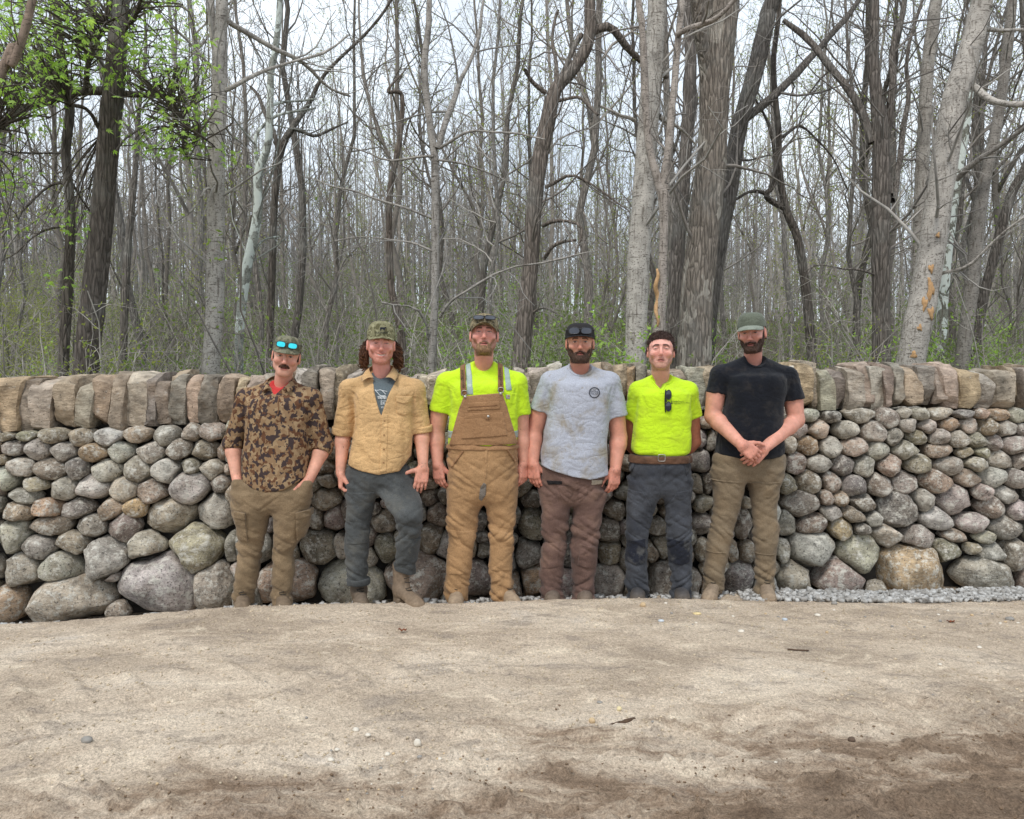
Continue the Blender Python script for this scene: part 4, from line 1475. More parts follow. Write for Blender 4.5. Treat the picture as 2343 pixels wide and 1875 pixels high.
def boot(p, ankle, toe, name='boot', shaft=0.10, col=(0.20, 0.15, 0.105), sole=(0.06, 0.05, 0.042), sc=1.0, laces=True, heel=0.022, welt=0.03, lacecol=None):
    """ankle: point above the heel at the ankle joint; toe: point on the ground under the toe tip"""
    A, T = np.asarray(ankle, float), np.asarray(toe, float)
    fwd = T - A
    up0 = np.array([0, 0, 1.0])
    hd = unit(np.array([fwd[0], fwd[1], 0]))
    zb = T[2]
    L = np.linalg.norm((T - A)[:2])
    slope = 0.0
    side = np.cross(hd, up0)
    hz = A[2] - zb
    heel_p = A - hd * 0.045 * sc

    def f(P):
        Q = P - A.astype(f32)
        u = Q @ hd.astype(f32)
        v = Q @ side.astype(f32)
        z = P[:, 2] - f32(zb)
        M = np.stack([u, v, z], 1)
        d = cone(M, (-0.012, 0, hz * 0.95), (-0.018, 0, hz + shaft), 0.047 * sc, 0.052 * sc, (1.15, 0.95, 1))
        d = smin(d, cone(M, (-0.030, 0, 0.045), (-0.020, 0, hz), 0.042 * sc, 0.044 * sc), 0.03)
        d = smin(d, cone(M, (-0.01, 0, hz * 0.8), (L - 0.075, 0, 0.046), 0.043 * sc, 0.036 * sc, (1, 1.05, 1)), 0.03)
        d = smin(d, cone(M, (L - 0.10, 0, 0.036), (L - 0.048, 0, 0.034), 0.044 * sc, 0.043 * sc, (1, 1.08, 0.86)), 0.02)
        so = np.maximum(np.abs(z - 0.014) - 0.016, loft2(u, v, L, sc))
        d = smin(d, so, 0.004)
        arch = np.maximum(np.maximum(z - heel, u - L * 0.52), 0.028 - u)
        d = np.maximum(d, -np.maximum(arch, -(0.3 - z)))
        d = d + (vnoise(P, (40, 40, 40), 5) - 0.5) * f32(0.004)
        return np.maximum(d, -z)

    def loft2(u, v, L, sc):
        w = np.interp(u, [-0.078, -0.06, -0.02, L * 0.5, L - 0.06, L - 0.015, L], [0.012, 0.034, 0.041, 0.040, 0.053, 0.036, 0.008]).astype(f32) * sc
        return np.maximum(np.abs(v) - w, np.maximum(-0.078 - u, u - L))
    lo, hi = box_of(A, T, A + [0, 0, shaft], pad=0.11)
    lo[2] = zb - 0.01
    V, F = surf(f, lo, hi, 0.0055, pad=0.01)
    z = V[:, 2] - zb
    C = np.where((z < welt)[:, None], np.asarray(sole), np.asarray(col)) * (0.75 + 0.5 * fbm(V, (25, 25, 25), 4, 3))[:, None]
    dust = (sstep(0.10 - z, 0, 0.09) * 0.25)[:, None]
    C = C * (1 - dust) + np.array(lin(176, 152, 122)[:3]) * dust
    b = mk(name, V, F, m_leather, p.e, C, base=p.base)
    if laces:
        mb = MB()
        for k in range(6):
            w_ = k / 5
            c = A + hd * (0.055 + 0.045 * (1 - w_)) * sc + up0 * (-hz + 0.085 + 0.075 * w_ + (shaft - 0.06) * max(0, w_ - 0.4))
            pa, pb = c - side * 0.022, c + side * 0.022 + up0 * (0.006 if k % 2 else -0.006)
            V, F = tube(spline(np.array([pa, c + hd * 0.012, pb]), 6), np.full(6, 0.0026), 4, False)
            mb.add(V, F)
        lc = mb.build('lace', m_thread, b, p.base)
    return b


def bvh_of(VF):
    V, F = VF
    return BVHTree.FromPolygons([tuple(q) for q in V.tolist()], [tuple(q) for q in F.tolist()])


def stick(bvh, pts, off=0.002):
    """lay points (x, z given) on the front of a surface"""
    out = []
    for q in pts:
        dr = (Vector((float(q[0]), float(q[1]), float(q[2]))) - Vector((0, 0, CAMZ))).normalized()
        h = bvh.ray_cast(Vector((0, 0, CAMZ)) + dr * 3, dr)
        w = (h[0] if h[0] is not None else Vector(q)) - dr * off
        out.append(w[:])
    return np.array(out)


def text_mesh(txt, size, rot=0.0, extr=0.0, align='CENTER', cw=1.0):
    cu = bpy.data.curves.new('t', 'FONT')
    cu.body = txt
    cu.size = size
    cu.align_x = align
    cu.align_y = 'CENTER'
    cu.space_character = cw
    cu.resolution_u = 3
    o = bpy.data.objects.new('t', cu)
    COL.objects.link(o)
    bpy.context.view_layer.update()
    me = bpy.data.meshes.new_from_object(o.evaluated_get(bpy.context.evaluated_depsgraph_get()))
    V = np.array([v.co[:2] for v in me.vertices])
    F = [list(q.vertices) for q in me.polygons]
    bpy.data.objects.remove(o)
    bpy.data.curves.remove(cu)
    bpy.data.meshes.remove(me)
    c, s_ = math.cos(rot), math.sin(rot)
    return V @ np.array([[c, s_], [-s_, c]]), F


def print_text(p, name, bvh, txt, size, cx, cz, mat, parent, rot=0.0, cw=1.0, align='CENTER'):
    V, F = text_mesh(txt, size, rot, cw=cw, align=align)
    P = np.stack([cx + V[:, 0], np.full(len(V), p.Y), cz + V[:, 1]], 1)
    return mk(name, stick(bvh, P), F, mat, parent, base=p.base, smooth=False)


def collar(p, path_in, path_out, mat, name='collar', col=None, th=0.004, n=40, drop=0.0):
    """folded collar: two rims (k,3) round the neck, joined by a curved leaf with thickness"""
    a, b = spline(path_in, n), spline(path_out, n)
    rows = []
    for w in np.linspace(0, 1, 7):
        q = a * (1 - w) + b * w
        q = q + np.array([0, 0, 0.010 * math.sin(w * math.pi) - drop * w])
        rows.append(q)
    V1 = np.array(rows).reshape(-1, 3)
    cen = a.mean(0)
    off = V1 - cen
    off[:, 2] = 0.02
    off /= np.linalg.norm(off, axis=1)[:, None]
    V = np.vstack([V1, V1 - off * th])
    i = np.arange(6)[:, None] * n
    j = np.arange(n - 1)[None]
    Fa = np.stack([i + j, i + j + 1, i + n + j + 1, i + n + j], -1).reshape(-1, 4)
    m = len(V1)
    e = 6 * n + np.arange(n - 1)
    F = np.vstack([Fa, Fa[:, ::-1] + m, np.stack([e, e + 1, e + 1 + m, e + m], 1), np.stack([np.arange(n - 1), np.arange(n - 1) + m, np.arange(1, n) + m, np.arange(1, n)], 1),
                   np.stack([np.arange(6) * n, np.arange(6) * n + m, np.arange(1, 7) * n + m, np.arange(1, 7) * n], 1),
                   np.stack([np.arange(6) * n + n - 1, np.arange(1, 7) * n + n - 1, np.arange(1, 7) * n + n - 1 + m, np.arange(6) * n + n - 1 + m], 1)])
    mb = MB()
    mb.add(V, F, col)
    return mb.build(name, mat, p.e, p.base)

# ================================================================== THE SIX MEN
def camo_mat():
    t = NT('duck_camo_knit')
    v = t.map(t.coord(), (1, 0.8, 0.82))
    wob = t.n('VectorMath', props={'operation': 'MULTIPLY_ADD'}, i0=t.noise(v, 60, 1, 0.5, out=1), i1=(0.02, 0.02, 0.02), i2=v)
    a = t.noise(wob, 33, 1.0, 0.5, 0.3)
    b = t.noise(t.map(wob, loc=(3, 5, 7)), 36, 1.0, 0.5, 0.3)
    c = t.mix(t.ramp(t.noise(t.map(wob, loc=(9, 1, 4)), 30, 1, 0.5), (0.53, G3(0)), (0.545, G3(1))), lin(140, 114, 86), lin(154, 130, 100))
    c = t.mix(t.ramp(b, (0.545, G3(0)), (0.56, G3(1))), c, lin(98, 68, 50))
    c = t.mix(t.ramp(a, (0.545, G3(0)), (0.56, G3(1))), c, lin(66, 55, 54))
    w1 = t.noise(t.map(v, (8, 8, 14), (0.3, 0.5, 0.2)), 1.1, 1, 0.4, 0.8)
    fib = t.noise(v, 170, 2, 0.6)
    return t.fin(c, 0.9, t.bump(fib, 0.1, 0.002, t.bump(w1, 0.45, 0.03)), 0.12)


def capcamo(name, a, b, c, sc):
    t = NT(name)
    v = t.coord()
    n1, n2 = t.noise(v, sc, 3, 0.6, 0.6), t.noise(t.map(v, loc=(4, 2, 8)), sc * 1.3, 3, 0.6, 0.6)
    k = t.mix(t.ramp(n1, (0.50, G3(0)), (0.53, G3(1))), a, b)
    k = t.mix(t.ramp(n2, (0.55, G3(0)), (0.58, G3(1))), k, c)
    f_ = t.noise(v, 220, 2, 0.6)
    return t.fin(t.mix(0.5, k, t.ramp(f_, (0.3, G3(0.6)), (0.7, G3(1.3))), 'MULTIPLY'), 0.92, t.bump(f_, 0.15, 0.002), 0.1)


HIVIS = (0.52, 0.75, 0.024, 1)
m_camo = camo_mat()
m_khaki = mat_cloth('khaki_cotton', lin(126, 107, 83), lin(110, 94, 74), 0.35, 6)
m_chambray = mat_cloth('tan_work_shirt', lin(196, 160, 114), lin(168, 130, 86), 0.42, 7, wrinkle=0.75)
m_greytee = mat_cloth('slate_tee', lin(92, 102, 106), fade=0.12)
m_charcoal = mat_cloth('charcoal_canvas', lin(74, 76, 76), lin(112, 108, 98), 0.35, 5, fade=0.35)
m_hivis = mat_cloth('hi_vis_knit', HIVIS, lin(150, 150, 60), 0.22, 11, weave=0.10, fade=0.06, wrinkle=0.6)
m_reflect = NT('reflective_tape')
_v = m_reflect.coord()
m_reflect = m_reflect.fin(m_reflect.mix(m_reflect.ramp(m_reflect.n('TexWave', Vector=m_reflect.map(_v, rot=(0.0, 0.6, 0)), Scale=95.0), (0.4, G3(0)), (0.6, G3(1))), lin(122, 142, 137), lin(168, 184, 174)), 0.45, spec=0.6)
m_duck = mat_cloth('brown_duck_canvas', lin(160, 126, 90), lin(140, 106, 72), 0.3, 6, fade=0.22)
m_duck2 = mat_cloth('brown_duck_bib', lin(148, 113, 81), lin(136, 100, 68), 0.25, 6, fade=0.15)
m_strap = mat_cloth('brown_webbing', lin(126, 92, 64), fade=0.1)
m_heather = mat_cloth('heather_grey_tee', lin(168, 171, 181), lin(140, 127, 102), 0.7, 6.0, weave=0.22, fade=0.08, wrinkle=0.6)
m_brown = mat_cloth('brown_work_canvas', lin(101, 79, 71), lin(134, 108, 90), 0.35, 5, fade=0.3)
m_jean = mat_cloth('washed_black_canvas', lin(66, 68, 73), lin(40, 42, 50), 0.55, 4, fade=0.4)
m_knee = mat_cloth('dark_knee_patch', lin(34, 36, 44), lin(120, 118, 112), 0.35, 12, fade=0.3)
m_olive = mat_cloth('olive_stretch_cotton', lin(122, 107, 87), lin(112, 92, 68), 0.4, 5, fade=0.2)
m_blacktee = mat_cloth('black_tee', lin(25, 27, 33), lin(58, 54, 52), 0.45, 13, fade=0.25, weave=0.3)
m_red = mat_cloth('red_tee', lin(196, 62, 60), fade=0.08)
m_belt = mat_cloth('belt_leather', lin(92, 66, 50), lin(58, 42, 34), 0.5, 18, rough=0.6)
m_capgreen = mat_cloth('washed_green_cap', lin(98, 102, 88), lin(74, 78, 68), 0.4, 18, fade=0.15, attr=True)
m_capcamo = capcamo('old_camo_cap', lin(128, 124, 96), lin(92, 88, 64), lin(150, 146, 116), 32)
m_capcamo3 = capcamo('mesh_camo_cap', lin(146, 134, 108), lin(112, 100, 76), lin(72, 68, 56), 38)
m_capblack = mat_flat('black_cap_cloth', lin(38, 35, 36), 0.85, 0.25, 90, 0.2)
m_capolive = capcamo('grey_green_camp_cap', lin(112, 112, 94), lin(92, 92, 74), lin(130, 124, 104), 24)
m_patch = mat_flat('knit_patch', lin(120, 112, 104), 0.9, 0.5, 160, 0.3)
V3 = lambda *a: np.array(a, float)


def torso_core(tk, legs=None):
    top = max(k[0] for k in tk)
    tk = sorted([k for k in tk if k[0] < top - 0.075], key=lambda k: -k[0])
    k0 = tk[0]
    tk = [(k0[0] + 0.03, k0[1], k0[2] + 0.01, k0[3] * 0.7, k0[4] * 0.7)] + tk
    kk = [(k[0], k[1], k[2], k[3] * 0.76, k[4] * 0.72) for k in tk]
    pts = np.array([(k[1], k[2], k[0]) for k in tk])
    lo, hi = pts.min(0) - 0.2, pts.max(0) + 0.2
    return (lambda P: loft(P, kk, 2.2, 0.03)), lo, hi


def leg_core(p, legs):
    """the legs inside the trousers, part of the one body"""
    for L in legs:
        kk = [(k[0], k[1], k[2], k[3] * 0.55, k[4] * 0.55) for k in L]
        pts = np.array([(k[1], k[2], k[0]) for k in L])
        V, F = surf(lambda P: loft(P, kk, 2.0, 0.02), pts.min(0) - 0.14, pts.max(0) + 0.14, 0.016, pad=0.02)
        p.skin.append((V, F, np.tile(SKIN0, (len(V), 1))))


def hemf(p, pts):
    q = np.array([p.L(x, y) for x, y in pts])
    q = q[np.argsort(q[:, 0])]
    return lambda x: np.interp(x, q[:, 0], q[:, 2]).astype(f32)


def seg_region(p, a, b, w, front=True):
    """strip of half-width w along the line a-b seen from the front"""
    A, Bq = a[[0, 2]], b[[0, 2]]
    def r(P):
        Q = P[:, [0, 2]] - A.astype(f32)
        d = (Bq - A).astype(f32)
        t = np.clip(Q @ d / (d @ d), 0, 1)
        m = np.sqrt(((Q - t[:, None] * d) ** 2).sum(1)) - w
        return np.maximum(m, (P[:, 1] - p.Y)) if front else m
    return r


def poly_region(p, pts, ymax=0.0):
    """convex outline (zoom coordinates, clockwise on screen) on the front"""
    q = np.array([p.L(x, y, -0.1)[[0, 2]] for x, y in pts])
    c = q.mean(0)
    def r(P):
        m = np.full(len(P), -1e3, f32)
        for i in range(len(q)):
            a, b = q[i], q[(i + 1) % len(q)]
            n = unit(np.array([b[1] - a[1], -(b[0] - a[0])]))
            if (c - a) @ n > 0:
                n = -n
            m = np.maximum(m, (P[:, [0, 2]] - a.astype(f32)) @ n.astype(f32))
        return np.maximum(m, P[:, 1] - f32(p.Y + ymax))
    return r


def layer(p, name, f, region, box, mat, t=0.004, h=0.0045, parent=None):
    g = overlay(f, region, t)
    VF = surf(g, box[0], box[1], h, pad=0.008)
    if len(VF[1]) == 0:
        return None
    return p.part(name, VF, mat, parent=parent)


def zbox(p, x0, y0, x1, y1, d0=-0.24, d1=0.02):
    a, b = p.L(x0, y0), p.L(x1, y1)
    return V3(min(a[0], b[0]), p.Y + d0, min(a[2], b[2])), V3(max(a[0], b[0]), p.Y + d1, max(a[2], b[2]))


def dress(p, name, f, tk_pts, mat, h=0.0068, pad=0.016, parent=None):
    lo, hi = tk_pts
    VF = surf(f, lo, hi, h, pad=pad)
    return p.part(name, VF, mat, parent=parent), VF


def lens_ring(mb, pts, r):
    V, F = tube(np.vstack([pts, pts[:2]]), r, 5, False)
    mb.add(V, F)


# ---------------------------------------------------------------- 1: duck-camo pullover, hands in pockets
p = Person(Z1, 352, 'man in duck camouflage pullover and khaki trousers with both hands in his pockets')
L = p.L
nk = L(398, 398, 0.02)
shs = [L(195, 455, 0.02), L(585, 455, 0.02)]
p.head(430, 240, 1.0, 9, -3, 2, dict(skin=lin(210, 156, 134)[:3], red=0.55, eye=0.62, jaw=0.95, wid=1.0, smile=0.1, beard_hi=-0.02, stubble=lin(120, 84, 66)[:3], stubble_amt=0.22, browc=lin(46, 30, 24)[:3], neckred=0.3),
       nk, shs, (L(395, 480, -0.01), (0.15, 0.095, 0.10)))
p.beard(lin(78, 50, 34)[:3], 0.007, 420, 0.010, 'moustache', True)
p.hair_shell(lin(40, 27, 22)[:3], lambda Q: np.clip(sstep(0.050 - Q[:, 2], 0, 0.01) * (sstep(-Q[:, 1], -0.026, -0.018) * (Q[:, 1] > 0.002) * (np.abs(Q[:, 0]) > 0.056) * (np.abs(Q[:, 0]) < 0.078) * sstep(Q[:, 2], -0.03, -0.01) + (Q[:, 1] < -0.03) * sstep(Q[:, 2], -0.08, -0.05)), 0, 1), 0.005, 350, 0.010)
p.cap(m_capolive, (1, 1, 1), rim=0.044, top=0.128, brim=0.050, curve=0.012, drop=0.026, width=66, box=0.5)
p.shades('mirrored cyan sunglasses perched on the olive camp cap of the camouflage man', 0.078, 0.100, m_mirror, m_black, w=0.0265, h=0.0175, tiltx=0.25, gap=0.034)
tk = p.keys([(415, 262, 525), (455, 218, 556), (540, 204, 562), (650, 206, 560), (780, 198, 556), (880, 192, 552), (1000, 190, 550)], 0.128)
E1, E2 = L(128, 735, 0.06), L(640, 742, 0.06)
W1, W2 = L(152, 925, -0.035), L(562, 928, -0.035)
sl = [(shs[0], E1, E1, 0.070, 0.060), (E1, W1, E1 + (W1 - E1) * 0.13, 0.062, 0.057), (shs[1], E2, E2, 0.070, 0.060), (E2, W2, E2 + (W2 - E2) * 0.16, 0.062, 0.056)]
hem = hemf(p, [(150, 900), (190, 915), (260, 960), (340, 990), (440, 978), (520, 930), (545, 912), (600, 900)])
zipc = L(385, 440)
hole = (nk + V3(0, 0.03, 0.12), nk + V3(0, -0.05, 0.040), 0.066, 0.068)
vz = L(386, 452)
vcut = lambda P: np.maximum(np.abs(P[:, 0] - f32(vz[0])) - np.clip((P[:, 2] - f32(vz[2])) * 0.85, 0, 0.08), P[:, 1] - f32(p.Y - 0.04))
f1 = shirt_field(p, tk, nk, shs, sl, hem=hem, hole=hole, vcut=vcut, seed=2, wr=0.0075)
sh1, VF1 = dress(p, 'pullover', f1, box_of(L(60, 360), L(700, 1010), L(352, 600, 0.16), L(352, 600, -0.16)), m_camo, 0.0068)
f1b = shirt_field(p, [(k[0], k[1], k[2] + 0.004, k[3] * 0.95, k[4] * 0.955) for k in tk[:4]], nk, shs, [], hole=(nk + V3(0, 0.03, 0.12), nk + V3(0, -0.05, 0.046), 0.062, 0.064), seed=4, wr=0.002, shr=0.055)
dress(p, 'undershirt', f1b, box_of(L(260, 370), L(520, 560), L(352, 500, 0.13), L(352, 500, -0.15)), m_red, 0.006)
cx = nk
ci = [(-0.035, -0.100, -0.018), (-0.072, -0.030, 0.028), (-0.06, 0.055, 0.055), (0, 0.085, 0.062), (0.06, 0.055, 0.055), (0.074, -0.030, 0.028), (0.042, -0.100, -0.018)]
co = [(-0.075, -0.122, -0.040), (-0.105, -0.040, -0.012), (-0.085, 0.065, 0.012), (0, 0.10, 0.018), (0.085, 0.065, 0.012), (0.106, -0.040, -0.012), (0.085, -0.122, -0.040)]
collar(p, [nk + V3(*q) for q in ci], [nk + V3(*q) for q in co], m_camo)
bv = bvh_of(VF1)
zp = stick(bv, [L(386 + 2 * math.sin(k), y) for k, y in enumerate(np.linspace(458, 560, 12))], 0.0025)
V, F = tube(zp, np.full(12, 0.0035), 6)
mk('zip', V, F, m_strap, sh1, base=p.base)
h1 = hand_parts(W1, V3(0.35, -0.05, -0.9), V3(0.9, 0.3, 0.3), 1, (0.2, 0.2, 0.2))
h2 = hand_parts(W2, V3(-0.35, -0.05, -0.9), V3(-0.9, 0.3, 0.3), -1, (0.2, 0.2, 0.2))
p.arm(shs[0], E1, W1, h1, r=(0.048, 0.044, 0.046, 0.030))
p.arm(shs[1], E2, W2, h2, r=(0.048, 0.044, 0.046, 0.030))
pk = p.keys([(925, 150, 545), (960, 132, 560), (1010, 125, 567), (1085, 130, 560)], 0.119)
lg = [p.keys([(1000, 128, 352), (1080, 130, 351), (1200, 148, 326), (1330, 160, 292), (1450, 150, 276), (1560, 135, 252), (1636, 130, 247)], 0, ratio=0.98),
      p.keys([(1000, 352, 566), (1080, 356, 560), (1200, 360, 545), (1330, 358, 484), (1450, 350, 478), (1560, 345, 466), (1642, 345, 466)], 0, ratio=0.98)]
ft = trousers_field(p, pk, lg, seed=5, wr=0.0085)
pxt = [(W1 + V3(0.01, -0.02, -0.03), W1 + V3(0.05, -0.02, -0.12)), (W2 + V3(-0.01, -0.02, -0.03), W2 + V3(-0.05, -0.02, -0.12))]
ft0 = ft
ft = lambda P: smin(ft0(P), smin(cone(P, pxt[0][0], pxt[0][1], 0.034, 0.042), cone(P, pxt[1][0], pxt[1][1], 0.034, 0.042), 0.01), 0.03)
tr, VFt = dress(p, 'trousers', ft, box_of(L(80, 900), L(610, 1650), L(352, 1200, 0.18), L(352, 1200, -0.18)), m_khaki)
for (a, b) in (((118, 952), (195, 905)), ((560, 952), (530, 905))):
    pass
for pl in ([(140, 1120), (205, 1130), (210, 1285), (150, 1270)], [(490, 1130), (552, 1120), (545, 1265), (480, 1285)]):
    layer(p, 'cargo_pocket', ft, poly_region(p, pl, 0.06), zbox(p, pl[0][0] - 30, 1100, pl[1][0] + 30, 1300), m_khaki, 0.014)
    layer(p, 'pocket_flap', ft, poly_region(p, [(pl[0][0] - 4, pl[0][1] - 14), (pl[1][0] + 4, pl[1][1] - 14), (pl[1][0] + 4, pl[1][1] + 26), (pl[0][0] - 4, pl[0][1] + 26)], 0.06), zbox(p, pl[0][0] - 30, 1090, pl[1][0] + 30, 1190), m_khaki, 0.020)
leg_core(p, lg)
p.body(torso_core(tk))
for (ax_, ay, tx) in ((188, 1610, 180), (405, 1615, 425)):
    A = L(ax_, ay, 0.03)
    A[2] = p.z0 + 0.085
    T = L(tx, 1640, -0.19)
    T[2] = p.z0
    boot(p, A, T, shaft=0.07, col=(0.17, 0.125, 0.085))

# ---------------------------------------------------------------- 2: open tan shirt, rolled cuffs, one boot forward
p = Person(Z1, 960, 'smiling man with long curly hair, open tan work shirt and dark grey trousers')
L = p.L
nk = L(968, 345, 0.02)
shs = [L(775, 405, 0.02), L(1168, 405, 0.02)]
p.head(965, 173, 1.0, 2, 2, 0, dict(skin=lin(226, 164, 150)[:3], red=0.85, eye=0.22, jaw=1.0, wid=1.04, smile=0.9, mouth_open=0.0035, stubble=lin(150, 84, 52)[:3], stubble_amt=0.55, beard_hi=-0.006, browc=lin(150, 98, 72)[:3], neckr=0.064, ink=[(-0.052, 0.010, -0.155, 0.014), (-0.045, 0.02, -0.175, 0.012)]),
       nk, shs, (L(965, 440, -0.01), (0.16, 0.10, 0.10)))
p.cap(m_capcamo, (1, 1, 1), rim=0.040, top=0.146, brim=0.060, curve=0.020, drop=0.012, width=64, box=0.52)
cp = [o for o in p.e.children if o.name.startswith('cap')][-1]
cV = np.array([v_.co[:] for v_ in cp.data.vertices]) + p.base
bvc = bvh_of((cV, np.array([list(q.vertices) for q in cp.data.polygons])))
print_text(p, 'lettering', bvc, 'ELKHORN', 0.017, L(969, 103)[0], L(969, 103)[2], m_ink, cp)
elk = [(958, 74), (965, 72), (985, 73), (994, 70), (996, 74), (988, 79), (984, 90), (981, 90), (980, 81), (966, 82), (963, 91), (960, 91), (960, 80)]
mk('emblem', stick(bvc, [L(*q) for q in elk] + [L(973, 77)], 0.003), [[i, (i + 1) % 13, 13] for i in range(13)], m_ink, cp, base=p.base, smooth=False)
# curly hair hanging to the collar
mbs = {-1: MB(), 1: MB()}
r_ = np.random.default_rng(21)
for k in range(340):
    sd = -1 if k % 2 else 1
    a0 = r_.uniform(-0.75, 1.0)
    st = p.toW([sd * (0.074 + 0.006 * r_.random()), -0.012 - 0.050 * (a0 + 0.75) * 0.62, r_.uniform(-0.045, 0.042)])
    ln = r_.uniform(0.07, 0.135)
    n_ = 16
    tt = np.linspace(0, 1, n_)
    ph, fq, am = r_.uniform(0, 6.28), r_.uniform(14, 24), r_.uniform(0.006, 0.012)
    out = sd * r_.uniform(0.006, 0.056)
    path = np.stack([st[0] + out * np.sin(tt * 1.9) + am * np.cos(ph + fq * tt) * tt ** 0.5,
                     st[1] + 0.012 * tt + am * np.sin(ph + fq * tt) * tt ** 0.5, st[2] - ln * tt], 1)
    V, F = tube(path, np.linspace(0.0042, 0.0022, n_), 4, False)
    c = np.array(lin(82, 54, 40)[:3]) * r_.uniform(0.35, 1.5)
    mbs[sd].add(V, F, c + np.array([0.06, 0.02, 0.0]) * (tt.repeat(4)[:, None] ** 2))
for sd in (-1, 1):
    mbs[sd].build('hair', m_hair, p.e, p.base)
tk = p.keys([(368, 842, 1098), (410, 806, 1146), (500, 815, 1150), (620, 815, 1146), (720, 800, 1140), (800, 782, 1132), (905, 768, 1126)], 0.130)
E1, E2 = L(752, 668, 0.05), L(1192, 655, 0.05)
W1, W2 = L(736, 893, -0.02), L(1203, 862, -0.03)
sl = [(shs[0], E1, E1 + unit(E1 - shs[0]) * 0.012, 0.072, 0.066), (shs[1], E2, E2 + unit(E2 - shs[1]) * 0.0, 0.072, 0.066)]
hem = hemf(p, [(740, 815), (770, 832), (860, 867), (970, 890), (1080, 872), (1130, 800), (1180, 780)])
hole = (nk + V3(0, 0.03, 0.12), nk + V3(0, -0.05, 0.040), 0.068, 0.072)
va, vb1, vb2 = L(970, 572, -0.1), L(908, 345, -0.1), L(1052, 345, -0.1)
def vcut(P):
    t_ = np.clip((P[:, 2] - f32(va[2])) / f32(vb1[2] - va[2]), 0, 1.6)
    xl = va[0] + (vb1[0] - va[0]) * t_ ** 0.8
    xr = va[0] + (vb2[0] - va[0]) * t_ ** 1.1
    return np.maximum(np.maximum(xl - P[:, 0], P[:, 0] - xr), P[:, 1] - f32(p.Y)).astype(f32)
f2 = shirt_field(p, tk, nk, shs, sl, hem=hem, hole=hole, vcut=vcut, seed=9, wr=0.0095)
sh2, VF2 = dress(p, 'work_shirt', f2, box_of(L(690, 330), L(1250, 905), L(960, 600, 0.17), L(960, 600, -0.17)), m_chambray)
tk2 = [(k[0], k[1], k[2] + 0.006, k[3] * 0.90, k[4] * 0.915) for k in tk]
f2b = shirt_field(p, tk2, nk, shs, [], hole=(nk + V3(0, 0.03, 0.12), nk + V3(0, -0.05, 0.046), 0.064, 0.066), seed=4, wr=0.002, shr=0.050)
t2, VF2b = dress(p, 'undershirt', f2b, box_of(L(840, 340), L(1110, 640), L(960, 500, 0.14), L(960, 500, -0.15)), m_greytee, 0.006)
bv = bvh_of(VF2b)
for tx, sz, x, y in (('ER', 0.026, 975, 502), ('VI', 0.020, 972, 524), ('o~o', 0.020, 978, 486)):
    print_text(p, 'print', bv, tx, sz, L(x, y)[0], L(x, y)[2], m_white, t2)
mb = MB()
for ln_ in ([(930, 425), (945, 428), (960, 425), (975, 430), (1000, 434)], [(930, 425), (945, 440), (955, 452), (968, 458), (990, 458)], [(972, 430), (982, 440), (992, 450)], [(945, 463), (960, 461), (995, 463)], [(946, 468), (970, 466), (996, 468)], [(948, 474), (970, 472), (996, 474)], [(960, 466), (968, 478)], [(980, 462), (985, 478)]):
    q = stick(bv, [L(*c) for c in ln_], 0.002)
    V, F = tube(spline(q, 14), np.full(14, 0.0018), 4, False)
    mb.add(V, F)
mb.build('print', m_white, t2, p.base, smooth=False)
# button placket, chest pocket, rolled cuffs, collar
bv = bvh_of(VF2)
layer(p, 'placket', f2, poly_region(p, [(975, 560), (1010, 560), (1000, 885), (962, 885)], -0.05), zbox(p, 940, 540, 1030, 905), m_chambray, 0.005)
layer(p, 'pocket', f2, poly_region(p, [(1052, 470), (1136, 474), (1132, 555), (1095, 570), (1058, 556)], -0.02), zbox(p, 1030, 450, 1160, 590), m_chambray, 0.005)
layer(p, 'pocket_flap', f2, poly_region(p, [(1050, 460), (1138, 462), (1136, 492), (1095, 505), (1054, 492)], -0.02), zbox(p, 1030, 440, 1160, 525), m_chambray, 0.009)
m_button = mat_flat('shirt_button', lin(150, 112, 74), 0.5, 0.1, 50)
for y in (600, 680, 760, 835):
    q = stick(bv, [L(984 - (y - 600) * 0.02, y)], 0.007)[0]
    V = np.array([[q[0] + 0.0055 * math.cos(a) * s_, q[1] + (0 if s_ else -0.002), q[2] + 0.0055 * math.sin(a) * s_] for s_ in (1, 0.75, 0) for a in np.linspace(0, 6.2832, 13)[:12]])
    F = [[i + 12 * j, (i + 1) % 12 + 12 * j, (i + 1) % 12 + 12 * (j + 1), i + 12 * (j + 1)] for j in range(2) for i in range(12)]
    mk('button', V, np.array(F), m_button, sh2, base=p.base)
for S, E in ((shs[0], E1), (shs[1], E2)):
    ax = unit(E - S)
    ed = E + ax * 0.005
    def fc(P, ed=ed, ax=ax):
        u = (P - ed.astype(f32)) @ ax.astype(f32)
        r = np.sqrt(np.maximum(((P - ed.astype(f32)) ** 2).sum(1) - u * u, 0))
        d = np.sqrt((np.maximum(np.abs(u + 0.018) - 0.014, 0)) ** 2 + (r - 0.064) ** 2) - 0.0085
        return d - (ridge(P, (22, 22, 40), 3) - 0.4) * f32(0.005)
    p.part('rolled_cuff', surf(fc, ed - 0.10, ed + 0.10, 0.005), m_chambray)
ci = [(-0.034, -0.098, -0.010), (-0.072, -0.040, 0.040), (-0.064, 0.050, 0.062), (0, 0.082, 0.068), (0.064, 0.050, 0.062), (0.072, -0.040, 0.040), (0.040, -0.098, -0.010)]
co = [(-0.100, -0.128, -0.034), (-0.112, -0.058, -0.004), (-0.090, 0.062, 0.014), (0, 0.098, 0.020), (0.090, 0.062, 0.014), (0.112, -0.058, -0.004), (0.106, -0.128, -0.030)]
collar(p, [nk + V3(*q) for q in ci], [nk + V3(*q) for q in co], m_chambray)
